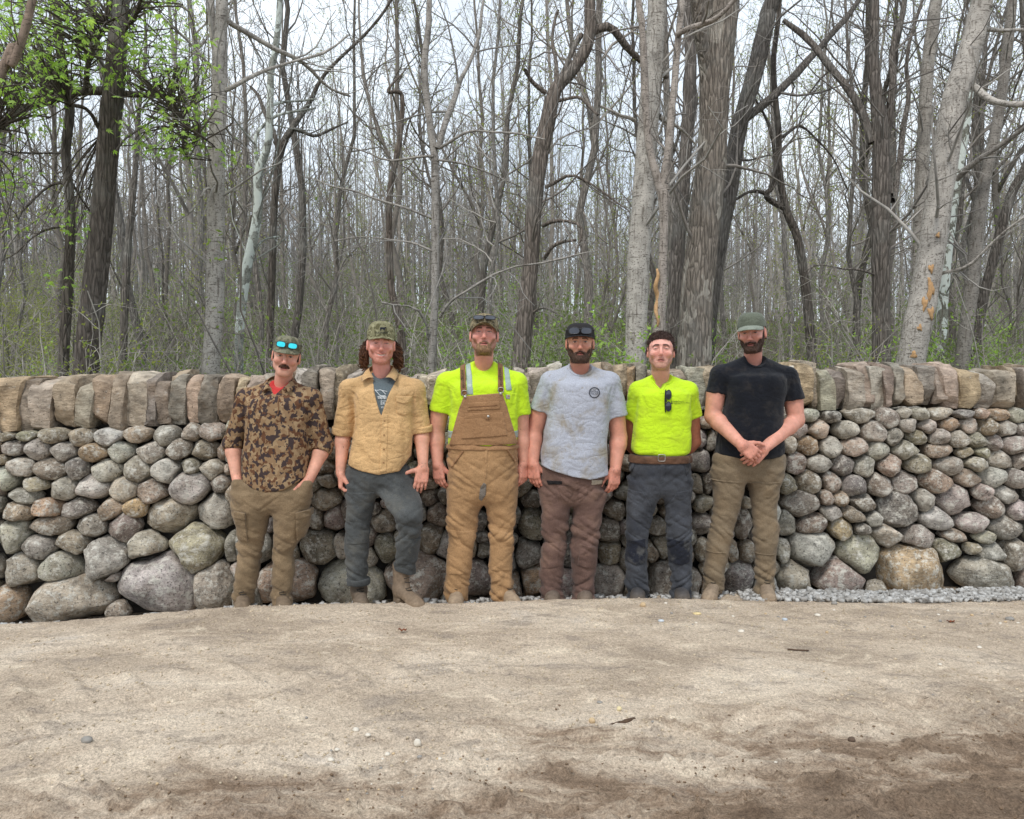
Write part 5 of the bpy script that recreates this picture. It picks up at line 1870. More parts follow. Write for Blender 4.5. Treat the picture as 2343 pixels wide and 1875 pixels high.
h1 = hand_parts(W1, V3(0.06, -0.05, -1), V3(0.95, 0.25, 0.1), 1, (0.75, 0.85, 0.5), thumb=0.35, thumb_in=0.45)
h2 = hand_parts(W2, V3(-0.16, -0.15, -1), V3(-0.25, 1, 0.05), -1, (0.15, 0.25, 0.2), thumb=2.1, thumb_in=0.1)
p.arm(shs[0], E1, W1, h1, start=0.5, ink=(L(785, 735), 0.035), r=(0.054, 0.046, 0.046, 0.029))
p.arm(shs[1], E2, W2, h2, start=0.5, r=(0.054, 0.046, 0.046, 0.029))
pk = p.keys([(842, 778, 1126), (870, 766, 1130), (930, 766, 1142), (990, 772, 1160)], 0.116)
lg = [p.keys([(960, 772, 950), (1000, 770, 945), (1100, 770, 920), (1200, 765, 905), (1300, 760, 900), (1400, 768, 895), (1500, 782, 898)], 0, ratio=1.05),
      p.keys([(930, 955, 1150, 0.0, 0.11), (990, 948, 1170, -0.03, 0.11), (1060, 985, 1195, -0.10, 0.10), (1130, 1030, 1208, -0.155, 0.088), (1200, 1058, 1195, -0.14, 0.085), (1300, 1055, 1180, -0.11, 0.085), (1385, 1048, 1162, -0.09, 0.080), (1440, 1046, 1156, -0.08, 0.078)], 0)]
ft = trousers_field(p, pk, lg, seed=11, wr=0.009)
tr, VFt = dress(p, 'trousers', ft, box_of(L(730, 835), L(1250, 1510), L(960, 1200, 0.18), L(960, 1200, -0.28)), m_charcoal)
layer(p, 'knee_panel', ft, poly_region(p, [(762, 1005), (930, 1005), (900, 1300), (764, 1300)], -0.02), zbox(p, 740, 990, 960, 1320), m_charcoal, 0.004)
layer(p, 'knee_panel', ft, poly_region(p, [(1050, 1245), (1196, 1250), (1165, 1395), (1046, 1395)], -0.06), zbox(p, 1020, 1230, 1220, 1410, -0.32), m_charcoal, 0.004)
for (y, xl, xr, dy) in ((1500, 776, 900, 0.0), (1428, 1040, 1158, -0.085)):
    a, b = L(xl, y, dy), L(xr, y, dy)
    c = (a + b) / 2
    ra = (b[0] - a[0]) / 2
    tilt = 0.0 if dy == 0 else 0.28
    def fc(P, c=c, ra=ra, tilt=tilt):
        Q = P - c.astype(f32)
        z = Q[:, 2] + tilt * Q[:, 0]
        r = np.sqrt(Q[:, 0] ** 2 + (Q[:, 1] * 0.9) ** 2)
        return np.sqrt(np.maximum(np.abs(z) - 0.012, 0) ** 2 + (r - ra * 0.93) ** 2) - 0.009 - (ridge(P, (14, 14, 30), 5) - 0.4) * f32(0.006)
    p.part('turned_cuff', surf(fc, c - 0.14, c + 0.14, 0.0055), m_charcoal)
leg_core(p, lg)
p.body(torso_core(tk))
A = L(842, 1560, 0.04)
A[2] = p.z0 + 0.09
T = L(862, 1640, -0.19)
T[2] = p.z0
boot(p, A, T, shaft=0.09, col=(0.15, 0.115, 0.085))
A = L(1085, 1530, -0.10)
T = L(1192, 1600, -0.30)
gz = float(ground_z(A[0], A[1] - 0.05))
A[2] = gz + 0.105
T[2] = gz + 0.012
boot(p, A, T, shaft=0.13, col=(0.20, 0.145, 0.10), sole=(0.13, 0.10, 0.075), heel=0.035, welt=0.036)

# ---------------------------------------------------------------- 3: bib overalls over a hi-vis tee
p = Person(Z2, 405, 'tall man in brown bib overalls over a hi-vis yellow tee with reflective stripes')
L = p.L
nk = L(410, 340, 0.02)
shs = [L(195, 418, 0.02), L(602, 420, 0.02)]
p.head(413, 170, 1.04, 1, 0, -9, dict(skin=lin(216, 154, 140)[:3], red=0.7, eye=0.38, jaw=0.99, wid=1.03, smile=-0.25, stubble=lin(112, 82, 56)[:3], stubble_amt=0.6, browc=lin(84, 56, 42)[:3], neckr=0.068, neckred=0.5),
       nk, shs, (L(410, 440, -0.01), (0.17, 0.10, 0.10)))
p.beard(lin(132, 102, 74)[:3], 0.0038, 800, 0.010)
p.hair_shell(lin(60, 42, 32)[:3], lambda Q: np.clip((Q[:, 2] < 0.05) * ((np.abs(Q[:, 0]) > 0.058) * (np.abs(Q[:, 0]) < 0.0775) * (Q[:, 1] < 0.024) * (Q[:, 1] > 0.004) * (Q[:, 2] > -0.02) + (Q[:, 1] < -0.03) * (Q[:, 2] > -0.06)), 0, 1).astype(float), 0.004, 200, 0.008)
p.cap(m_capcamo3, (1, 1, 1), rim=0.036, top=0.128, brim=0.070, curve=0.040, drop=-0.004, width=66, box=0.5)
p.shades('dark wraparound sunglasses on the curved cap of the overalls man', 0.092, 0.092, m_lens, m_black, w=0.030, h=0.020, tiltx=0.75, gap=0.034, bow=0.16)
tk = p.keys([(372, 270, 545), (415, 212, 596), (500, 218, 606), (600, 226, 602), (700, 218, 604), (770, 218, 602), (800, 230, 592, 0, 0.128), (860, 240, 580, 0, 0.12)], 0.142)
E1, E2 = L(142, 722, 0.05), L(622, 735, 0.05)
W1, W2 = L(152, 895, -0.01), L(638, 888, 0.03)
e1, e2 = L(158, 592, 0.03), L(626, 612, 0.03)
sl = [(shs[0], E1, e1, 0.082, 0.074), (shs[1], E2, e2, 0.082, 0.072)]
hole = (nk + V3(0, 0.03, 0.12), nk + V3(0, -0.05, 0.040), 0.069, 0.072)
f3 = shirt_field(p, tk, nk, shs, sl, hole=hole, seed=15, wr=0.009)
sh3, VF3 = dress(p, 'hi_vis_tee', f3, box_of(L(70, 330), L(700, 870), L(405, 600, 0.18), L(405, 600, -0.18)), m_hivis)
for x0, x1, x2, x3 in ((302, 330, 320, 355), (520, 546, 545, 570)):
    layer(p, 'reflective_stripe', f3, poly_region(p, [(x0, 318), (x1, 318), (x1 + 14, 400), (x3, 500), (x2, 500), (x0 + 8, 400)] if x0 < 400 else [(x0, 318), (x1, 318), (x3, 478), (x2 - 8, 478)], 0.01), zbox(p, x0 - 40, 310, x3 + 40, 520), m_reflect, 0.0035)
zb0, zb1 = L(400, 740)[2], L(400, 700)[2]
layer(p, 'reflective_stripe', f3, lambda P: np.maximum(zb0 - P[:, 2], P[:, 2] - zb1).astype(f32), zbox(p, 180, 690, 650, 750, -0.2, 0.2), m_reflect, 0.0035, 0.006)
layer(p, 'pocket', f3, poly_region(p, [(536, 486), (600, 496), (596, 640), (548, 640)], 0.0), zbox(p, 520, 470, 620, 660), m_hivis, 0.004)
lb = layer(p, 'logo_patch', f3, poly_region(p, [(536, 500), (560, 502), (558, 526), (536, 524)], 0.0), zbox(p, 525, 490, 575, 535), mat_flat('grey_label', lin(150, 150, 142), 0.8, 0.25, 130), 0.007, 0.003)
q_ = stick(bvh_of(VF3), [L(548, 512)], 0.009)[0]
mb = MB()
for rr, a0, a1 in ((0.0065, 0.4, 4.2), (0.0035, 3.6, 7.0)):
    an = np.linspace(a0, a1, 12)
    V, F = tube(np.stack([q_[0] + rr * np.cos(an), np.full(12, q_[1]), q_[2] + rr * np.sin(an)], 1), np.full(12, 0.0016), 4, False)
    mb.add(V, F)
mb.build('emblem', mat_flat('emblem_thread', lin(196, 120, 70), 0.8, 0.1, 60), p.e, p.base)
pk = p.keys([(768, 214, 606), (800, 212, 606), (900, 211, 604), (1000, 206, 602), (1085, 206, 600)], 0.150)
lg = [p.keys([(1020, 206, 412), (1080, 204, 408), (1180, 203, 386), (1280, 205, 366), (1400, 205, 346), (1500, 195, 343), (1600, 182, 328), (1668, 188, 318)], 0, ratio=0.98),
      p.keys([(1020, 414, 600), (1080, 420, 598), (1180, 428, 591), (1280, 440, 583), (1400, 442, 576), (1500, 440, 571), (1600, 450, 585), (1655, 455, 590)], 0, ratio=1.0)]
ft = trousers_field(p, pk, lg, seed=17, wr=0.0095)
tr, VFt = dress(p, 'bib_overalls', ft, box_of(L(170, 760), L(650, 1680), L(405, 1200, 0.19), L(405, 1200, -0.19)), m_duck)
bz = zbox(p, 190, 470, 640, 815)
layer(p, 'bib', f3, poly_region(p, [(302, 508), (515, 490), (540, 560), (604, 780), (214, 785), (272, 580)], 0.0), bz, m_duck2, 0.011, parent=tr)
layer(p, 'bib_pocket', f3, poly_region(p, [(310, 605), (520, 598), (545, 728), (285, 748)], -0.02), bz, m_duck2, 0.017, parent=tr)
layer(p, 'zip_pocket', f3, poly_region(p, [(320, 545), (498, 535), (505, 580), (318, 590)], -0.02), bz, m_duck2, 0.016, parent=tr)
layer(p, 'zip', f3, poly_region(p, [(325, 564), (490, 554), (490, 563), (325, 573)], -0.02), bz, m_strap, 0.0185, parent=tr)
layer(p, 'pocket_tab', f3, poly_region(p, [(424, 606), (447, 605), (448, 640), (425, 641)], -0.02), bz, m_duck2, 0.022, 0.0035, parent=tr)
layer(p, 'waistband', ft, lambda P: np.maximum(L(405, 802)[2] - P[:, 2], P[:, 2] - L(405, 768)[2]).astype(f32), zbox(p, 180, 755, 650, 815, -0.22, 0.22), m_duck2, 0.007, 0.006, parent=tr)
stx = {}
for nm, pts_ in (('strap', [(270, 325), (300, 325), (318, 500), (284, 505)]), ('strap', [(488, 310), (516, 312), (524, 482), (492, 482)])):
    g = overlay(f3, poly_region(p, pts_, 0.05), 0.010)
    VF = surf(g, *zbox(p, pts_[0][0] - 25, 300, pts_[1][0] + 40, 520, -0.25, 0.06), 0.0042, pad=0.008)
    so = p.part(nm, VF, m_strap)
    so.parent = tr
    cxp = (pts_[0][0] + pts_[1][0] + pts_[2][0] + pts_[3][0]) / 4
    bvs = bvh_of(VF)
    x0, x1 = (285, 302) if cxp < 400 else (503, 508)
    V, F2 = text_mesh('patagonia', 0.030, -math.pi / 2 + 0.07)
    cc = L((x0 + x1) / 2 + 2, 412 if cxp < 400 else 398)
    P_ = np.stack([cc[0] + V[:, 0], np.full(len(V), p.Y), cc[2] + V[:, 1]], 1)
    mk('lettering', stick(bvs, P_, 0.002), F2, m_thread, so, base=p.base, smooth=False)
    # buckle loop and button
    by = 500 if cxp < 400 else 484
    q = stick(bvs, [L(pts_[2][0] - 16, by - 12)], 0.004)[0]
    an = np.linspace(0, 2 * np.pi, 13)
    V, F2 = tube(np.stack([q[0] + 0.017 * np.sign(np.cos(an)) * np.abs(np.cos(an)) ** 0.5, np.full(13, q[1]), q[2] - 0.004 + 0.016 * np.sin(an)], 1), np.full(13, 0.0028), 5, False)
    mk('buckle', V, F2, m_metal, so, base=p.base)
bv3 = bvh_of(VF3)
for (x, y, off) in ((306, 514, 0.016), (506, 496, 0.016), (436, 624, 0.026)):
    q = stick(bv3, [L(x, y)], off)[0]
    V = np.array([[q[0] + 0.0085 * math.cos(a) * s_, q[1] - d_, q[2] + 0.0085 * math.sin(a) * s_] for s_, d_ in ((1, 0), (0.8, 0.003), (0, 0.003)) for a in np.linspace(0, 6.2832, 13)[:12]])
    F2 = [[i + 12 * j, (i + 1) % 12 + 12 * j, (i + 1) % 12 + 12 * (j + 1), i + 12 * (j + 1)] for j in range(2) for i in range(12)]
    mk('button', V, np.array(F2), m_metal, tr, base=p.base)
layer(p, 'knee_patch', ft, poly_region(p, [(212, 1268), (360, 1275), (338, 1520), (210, 1522)], -0.02), zbox(p, 190, 1250, 400, 1540), m_duck, 0.005, parent=tr)
layer(p, 'knee_patch', ft, poly_region(p, [(442, 1262), (580, 1295), (560, 1502), (448, 1500)], -0.02), zbox(p, 420, 1240, 610, 1520), m_duck, 0.005, parent=tr)
layer(p, 'fly', ft, poly_region(p, [(418, 808), (436, 808), (430, 960), (420, 975)], -0.04), zbox(p, 405, 800, 450, 985), m_duck, 0.005, parent=tr)
for pl in ([(222, 905), (232, 912), (304, 815), (292, 812)], [(534, 802), (546, 800), (596, 880), (588, 888)]):
    layer(p, 'pocket_edge', ft, poly_region(p, pl, 0.03), zbox(p, pl[0][0] - 20, 790, pl[2][0] + 20, 925), m_duck2, 0.006, parent=tr)
layer(p, 'crotch_patch', ft, poly_region(p, [(412, 990), (428, 1000), (424, 1060), (400, 1100), (384, 1085), (392, 1020)], 0.03), zbox(p, 360, 970, 450, 1120), m_patch, 0.005, parent=tr)
h1 = hand_parts(W1, V3(0.12, -0.10, -1), V3(0.5, 0.85, 0), 1, (0.28, 0.4, 0.3), thumb=0.55)
h2 = hand_parts(W2, V3(-0.05, -0.10, -1), V3(-0.7, 0.7, 0), -1, (0.3, 0.45, 0.3), thumb=0.5)
sk3 = lin(206, 150, 128)[:3]
p.arm(shs[0], E1, W1, h1, sk3, 0.35, (0.062, 0.052, 0.052, 0.033))
p.arm(shs[1], E2, W2, h2, sk3, 0.35, (0.060, 0.050, 0.050, 0.032), ink=(L(632, 690), 0.03))
leg_core(p, lg)
p.body(torso_core(tk))
for (ax_, tx, ty) in ((258, 252, 1690), (530, 598, 1670)):
    A = L(ax_, 1630, 0.03)
    A[2] = p.z0 + 0.085
    T = L(tx, ty, -0.19)
    T[2] = p.z0
    boot(p, A, T, shaft=0.06, col=(0.30, 0.225, 0.155))

# ---------------------------------------------------------------- 4: heather grey tee
p = Person(Z2, 915, 'bearded man in a dirt-stained heather grey tee and brown work trousers')
L = p.L
nk = L(955, 358, 0.02)
shs = [L(778, 412, 0.02), L(1130, 416, 0.02)]
p.head(953, 214, 1.02, 0, 0, 0, dict(skin=lin(200, 144, 120)[:3], red=0.55, eye=0.62, jaw=1.02, wid=1.05, smile=-0.1, stubble=lin(70, 46, 34)[:3], stubble_amt=0.75, browc=lin(40, 27, 22)[:3], neckr=0.072, neckred=0.45),
       nk, shs, (L(955, 460, -0.01), (0.17, 0.105, 0.10)))
p.beard(lin(74, 53, 42)[:3], 0.0062, 1100, 0.012)
p.hair_shell(lin(30, 21, 18)[:3], lambda Q: np.clip((Q[:, 2] < 0.055) * ((np.abs(Q[:, 0]) > 0.058) * (np.abs(Q[:, 0]) < 0.079) * (Q[:, 1] < 0.026) * (Q[:, 1] > 0.002) * (Q[:, 2] > -0.03) + (Q[:, 1] < -0.03) * (Q[:, 2] > -0.08)), 0, 1).astype(float), 0.0045, 250, 0.008)
p.cap(m_capblack, (1, 1, 1), rim=0.036, top=0.124, brim=0.058, curve=0.010, drop=0.004, width=68, box=0.45, wide=1.03)
p.shades('black sunglasses resting on the flat brim of the black cap', 0.076, 0.104, m_lens, m_black, w=0.0315, h=0.0205, tiltx=0.2, gap=0.037)
tk = p.keys([(385, 825, 1085), (425, 784, 1124), (500, 772, 1126), (600, 770, 1120), (700, 752, 1112), (800, 736, 1106), (900, 728, 1112), (985, 722, 1118)], 0.150)
E1, E2 = L(693, 722, 0.05), L(1172, 742, 0.05)
W1, W2 = L(690, 892, -0.03), L(1152, 925, -0.03)
e1, e2 = L(712, 588, 0.03), L(1163, 622, 0.03)
sl = [(shs[0], E1, e1, 0.080, 0.078), (shs[1], E2, e2, 0.080, 0.080)]
hem = hemf(p, [(690, 880), (725, 890), (800, 917), (900, 946), (1000, 964), (1115, 946), (1150, 940)])
hole = (nk + V3(0, 0.03, 0.12), nk + V3(0, -0.05, 0.038), 0.072, 0.075)
f4 = shirt_field(p, tk, nk, shs, sl, hem=hem, hole=hole, seed=23, wr=0.0085)
sh4, VF4 = dress(p, 'grey_tee', f4, box_of(L(630, 345), L(1250, 985), L(915, 600, 0.19), L(915, 600, -0.19)), m_heather)
layer(p, 'neck_rib', f4, lambda P: (np.abs(cone(P, *hole) - f32(0.009)) - f32(0.008)), zbox(p, 850, 320, 1060, 420, -0.2, 0.12), m_heather, 0.003, 0.004, parent=sh4)
bv = bvh_of(VF4)
ec = L(1035, 490)
mb = MB()
for k in range(26):
    a0 = 2 * math.pi * k / 26
    an = np.array([a0, a0 + 0.10, a0 + 0.19])
    P_ = np.array([[ec[0] + r * math.cos(a), p.Y, ec[2] + r * math.sin(a)] for r in (0.0285, 0.0355) for a in an])
    mb.add(stick(bv, P_), np.array([[0, 1, 4, 3], [1, 2, 5, 4]]))
mb.build('emblem_ring', m_ink, sh4, p.base, smooth=False)
for tx, sz, dz in (('THE', 0.010, 0.017), ('STONE', 0.0165, 0.005), ('TRUST', 0.0165, -0.009), ('~ ~ ~', 0.009, -0.019)):
    print_text(p, 'lettering', bv, tx, sz, ec[0], ec[2] + dz, m_ink, sh4)
h1 = hand_parts(W1, V3(0.10, -0.10, -1), V3(0.5, 0.85, 0), 1, (0.25, 0.35, 0.25), thumb=0.6)
h2 = hand_parts(W2, V3(-0.12, -0.10, -1), V3(-0.5, 0.85, 0), -1, (0.3, 0.4, 0.3), thumb=0.45)
sk4 = lin(206, 146, 124)[:3]
p.arm(shs[0], E1, W1, h1, sk4, 0.35, (0.063, 0.052, 0.053, 0.034))
p.arm(shs[1], E2, W2, h2, sk4, 0.35, (0.063, 0.052, 0.053, 0.034))
pk = p.keys([(880, 735, 1098), (930, 730, 1096), (1000, 726, 1092), (1095, 731, 1088)], 0.134)
lg = [p.keys([(1040, 730, 908), (1090, 732, 908), (1200, 735, 892), (1320, 742, 878), (1420, 734, 868), (1520, 727, 864), (1600, 730, 866), (1668, 734, 868)], 0, ratio=1.1),
      p.keys([(1040, 914, 1090), (1090, 916, 1088), (1200, 908, 1076), (1320, 898, 1061), (1420, 902, 1056), (1520, 906, 1042), (1600, 904, 1042), (1668, 904, 1044)], 0, ratio=1.1)]
ft = trousers_field(p, pk, lg, seed=29, wr=0.0105)
tr, VFt = dress(p, 'trousers', ft, box_of(L(700, 870), L(1130, 1690), L(915, 1200, 0.19), L(915, 1200, -0.19)), m_brown)
layer(p, 'knee_patch', ft, poly_region(p, [(745, 1345), (838, 1335), (832, 1475), (742, 1490)], -0.02), zbox(p, 730, 1320, 860, 1510), m_brown, 0.005, parent=tr)
layer(p, 'knee_patch', ft, poly_region(p, [(955, 1345), (1062, 1362), (1050, 1490), (942, 1468)], -0.02), zbox(p, 925, 1320, 1085, 1510), m_brown, 0.005, parent=tr)
layer(p, 'torn_pocket', ft, poly_region(p, [(764, 986), (852, 984), (850, 1004), (772, 1008)], -0.02), zbox(p, 745, 970, 875, 1025), mat_flat('torn_lining', lin(30, 27, 28), 0.9, 0.4, 90), 0.004, 0.004, parent=tr)
layer(p, 'pocket_notebook', ft, poly_region(p, [(1018, 978), (1082, 985), (1084, 1010), (1016, 1008)], 0.02), zbox(p, 1000, 965, 1100, 1025), mat_flat('worn_paper', lin(158, 146, 130), 0.9, 0.3, 60), 0.005, 0.004, parent=tr)
for pl in ([(820, 1020), (828, 1018), (842, 1070), (878, 1108), (874, 1114), (834, 1076)], [(1000, 1030), (1008, 1034), (990, 1085), (952, 1112), (948, 1106), (980, 1080)]):
    layer(p, 'seam', ft, poly_region(p, pl, -0.02), zbox(p, pl[0][0] - 60, 1005, pl[0][0] + 70, 1125), m_brown, 0.0045, 0.004, parent=tr)
leg_core(p, lg)
p.body(torso_core(tk))
for (ax_, tx) in ((800, 795), (975, 985)):
    A = L(ax_, 1630, 0.03)
    A[2] = p.z0 + 0.085
    T = L(tx, 1670, -0.17)
    T[2] = p.z0
    boot(p, A, T, shaft=0.06, col=(0.13, 0.10, 0.08), laces=False)

# ---------------------------------------------------------------- 5: hi-vis tee tucked in, hands behind
p = Person(Z3, 322, 'bareheaded man in plain hi-vis yellow tee and black work jeans, hands behind his back')
L = p.L
nk = L(328, 418, 0.02)
shs = [L(192, 462, 0.03), L(488, 466, 0.03)]
p.head(325, 260, 1.02, 0, 0, -7, dict(skin=lin(224, 166, 150)[:3], red=0.6, eye=0.20, jaw=0.92, wid=1.02, nose=1.02, smile=-0.55, stubble=lin(132, 98, 70)[:3], stubble_amt=0.55, beard_hi=-0.012, browc=lin(44, 30, 26)[:3], neckr=0.066),
       nk, shs, (L(328, 490, 0.0), (0.16, 0.098, 0.10)))
HC = lin(62, 43, 36)[:3]
p.hair_shell(HC, lambda Q: np.clip(sstep(Q[:, 2] - 0.068 + 0.55 * np.clip(np.abs(Q[:, 0]) - 0.028, 0, 1) * 0.6 + 1.15 * np.clip(0.055 - Q[:, 1], 0, 0.09), -0.003, 0.005) * (Q[:, 2] > -0.012 - 0.03 * (Q[:, 1] < -0.04)) * ((Q[:, 1] < 0.085) | (Q[:, 2] > 0.07)), 0, 1) * (0.45 + 0.75 * sstep(Q[:, 2], 0.03, 0.10)), 0.011, 3200, 0.020,
             lambda q: np.array([0.1, -0.25, 0.55]) if q[2] > p.H[2] + 0.075 else np.array([0, 0.3, -0.8]), noise=75, wig=0.5, rag=0.5)
tk = p.keys([(432, 252, 424), (470, 196, 484), (520, 184, 492), (620, 178, 490), (720, 168, 490), (790, 160, 488), (822, 164, 484), (845, 180, 476)], 0.122)
E1, E2 = L(152, 775, 0.14), L(512, 765, 0.14)
W1, W2 = L(270, 880, 0.20), L(390, 880, 0.20)
e1, e2 = L(150, 640, 0.06), L(526, 625, 0.06)
sl = [(shs[0], E1, e1, 0.068, 0.064), (shs[1], E2, e2, 0.070, 0.066)]
hole = (nk + V3(0, 0.03, 0.12), nk + V3(0, -0.05, 0.046), 0.067, 0.069)
vz = L(330, 474, -0.1)
vcut = lambda P: np.maximum(np.abs(P[:, 0] - f32(vz[0])) - np.clip((P[:, 2] - f32(vz[2])) * 0.75, 0, 0.065), P[:, 1] - f32(p.Y)).astype(f32)
f5 = shirt_field(p, tk, nk, shs, sl, hole=hole, vcut=vcut, seed=31, wr=0.0075)
sh5, VF5 = dress(p, 'hi_vis_tee', f5, box_of(L(100, 405), L(600, 855), L(322, 600, 0.17), L(322, 600, -0.17)), m_hivis)
bv = bvh_of(VF5)
def lf(x):
    return stick(bv, [L(*x)], 0.003)[0]
print_text(p, 'lettering', bv, 'Rudolfine Stone LLC', 0.0105, L(393, 539)[0], L(393, 539)[2], m_ink, sh5, align='LEFT', cw=0.85)
print_text(p, 'lettering', bv, 'www.drystonewalling.com - masonry', 0.0085, L(394, 547)[0], L(394, 547)[2], m_ink, sh5, align='LEFT', cw=0.85)
print_text(p, 'lettering', bv, 'Natural Stone', 0.0085, L(400, 553)[0], L(400, 553)[2], m_ink, sh5, align='LEFT', cw=0.9)
mb = MB()
tw = [(386, 534), (389, 534), (390.5, 548), (395, 552), (380, 552), (384.5, 548)]
mb.add(stick(bv, [L(*q) for q in tw], 0.003), np.array([[0, 1, 2, 5], [5, 2, 3, 4]]))
mb.build('emblem', m_ink, sh5, p.base, smooth=False)
layer(p, 'neck_rib', f5, lambda P: np.minimum(np.abs(cone(P, *hole) - f32(0.008)), np.abs(vcut(P) - f32(0.008)) + 10 * (P[:, 2] > vz[2] + 0.06) + 10 * (P[:, 1] > p.Y - 0.02)) - f32(0.0065), zbox(p, 240, 400, 420, 485, -0.2, 0.12), m_hivis, 0.003, 0.004, parent=sh5)
# sunglasses hung by one temple from the neckline, lenses one above the other
c0 = lf((330, 530))
sg = empty('sunglasses', c0)
tag(sg, 'dark sunglasses hanging by one temple from the neckline of the plain yellow tee', 'sunglasses')
for (cx_, cy_) in ((345, 497), (344, 562)):
    an = np.linspace(0, 2 * np.pi, 25)[:24]
    P_ = np.array([L(cx_ - 17 + (33 * (0.5 + 0.5 * math.cos(a)) ** 0.8 if math.cos(a) > -0.9 else 0), cy_ - 26 * math.sin(a)) for a in an])
    P_[:, 1] = lf((cx_, cy_))[1] - 0.012
    cc = P_.mean(0) - V3(0, 0.004, 0)
    mk('lens', np.vstack([P_, cc]), [[q, (q + 1) % 24, 24] for q in range(24)], m_lens, sg, base=c0)
    V, F = tube(np.vstack([P_, P_[:2]]), np.full(26, 0.0024), 6, False)
    mk('rim', V, F, m_black, sg, base=c0)
yy = lf((330, 530))[1] - 0.011
for nm, pts_ in (('bridge', [(336, 521), (334, 530), (336, 538)]), ('temple', [(329, 472), (327, 500), (326, 540), (328, 585), (331, 594)]), ('temple', [(332, 468), (330, 490), (329, 560)])):
    q = np.array([L(*c) for c in pts_])
    q[:, 1] = yy + (0.004 if nm == 'temple' else 0)
    V, F = tube(spline(q, 12), np.full(12, 0.003), 6)
    mk(nm, V, F, m_black, sg, base=c0)
pk = p.keys([(832, 164, 486), (870, 152, 489), (920, 146, 492), (1045, 140, 496)], 0.128)
lg = [p.keys([(980, 142, 325), (1040, 140, 322), (1120, 135, 300), (1220, 132, 268), (1330, 128, 252), (1440, 125, 250), (1540, 130, 252), (1655, 132, 258)], 0, ratio=1.05),
      p.keys([(980, 325, 497), (1040, 328, 497), (1120, 345, 497), (1220, 355, 495), (1330, 362, 498), (1440, 372, 500), (1540, 380, 500), (1655, 378, 498)], 0, ratio=1.05)]
ft = trousers_field(p, pk, lg, seed=37, wr=0.009)
tr, VFt = dress(p, 'jeans', ft, box_of(L(100, 820), L(540, 1670), L(322, 1200, 0.18), L(322, 1200, -0.18)), m_jean)
zb0, zb1 = L(322, 880)[2], L(322, 838)[2]
be = layer(p, 'belt', ft, lambda P: np.maximum(zb0 - P[:, 2], P[:, 2] - zb1).astype(f32), zbox(p, 120, 825, 520, 890, -0.2, 0.2), m_belt, 0.009, 0.005)
q = stick(bvh_of(VFt), [L(330, 858)], 0.013)[0]
an = np.linspace(0, 2 * np.pi, 17)
V, F = tube(np.stack([q[0] + 0.022 * np.sign(np.cos(an)) * np.abs(np.cos(an)) ** 0.35, np.full(17, q[1]), q[2] + 0.021 * np.sign(np.sin(an)) * np.abs(np.sin(an)) ** 0.35], 1), np.full(17, 0.0032), 6, False)
mk('buckle', V, F, m_metal, be, base=p.base)
layer(p, 'fly', ft, poly_region(p, [(316, 885), (345, 885), (342, 990), (318, 1000)], -0.04), zbox(p, 300, 875, 360, 1010), m_jean, 0.004, parent=tr)
for pl in ([(150, 985), (166, 900), (196, 850), (204, 852), (180, 905), (160, 988)], [(440, 855), (448, 852), (474, 930), (482, 985), (474, 988), (464, 932)]):
    layer(p, 'pocket_edge', ft, poly_region(p, pl, 0.04), zbox(p, pl[0][0] - 40, 840, pl[0][0] + 70, 1000), m_jean, 0.005, 0.004, parent=tr)
layer(p, 'thigh_panel', ft, poly_region(p, [(140, 1040), (225, 1052), (272, 1130), (255, 1330), (130, 1340)], -0.01), zbox(p, 115, 1025, 300, 1360), m_jean, 0.004, parent=tr)
layer(p, 'thigh_panel', ft, poly_region(p, [(415, 1050), (497, 1038), (497, 1340), (372, 1330), (365, 1140)], -0.01), zbox(p, 340, 1025, 520, 1360), m_jean, 0.004, parent=tr)
layer(p, 'knee_patch', ft, poly_region(p, [(132, 1335), (245, 1318), (246, 1455), (190, 1470), (132, 1445)], -0.01), zbox(p, 110, 1300, 270, 1490), m_knee, 0.006, parent=tr)
layer(p, 'knee_patch', ft, poly_region(p, [(368, 1320), (496, 1332), (496, 1450), (440, 1470), (378, 1455)], -0.01), zbox(p, 350, 1300, 520, 1490), m_knee, 0.006, parent=tr)
h1 = hand_parts(W1, V3(0.9, 0.1, -0.3), V3(0, 1, 0), 1, (0.4, 0.5, 0.3))
h2 = hand_parts(W2, V3(-0.9, 0.2, -0.3), V3(0, 1, 0), -1, (0.4, 0.5, 0.3))
p.arm(shs[0], E1, W1, h1, lin(168, 104, 78)[:3], 0.35, (0.052, 0.045, 0.046, 0.030))
p.arm(shs[1], E2, W2, h2, lin(176, 112, 86)[:3], 0.35, (0.052, 0.045, 0.046, 0.030))
leg_core(p, lg)
p.body(torso_core(tk))
for (ax_, tx) in ((195, 195), (438, 450)):
    A = L(ax_, 1620, 0.03)
    A[2] = p.z0 + 0.085
    T = L(tx, 1660, -0.17)
    T[2] = p.z0
    boot(p, A, T, shaft=0.06, col=(0.05, 0.05, 0.055), laces=False)

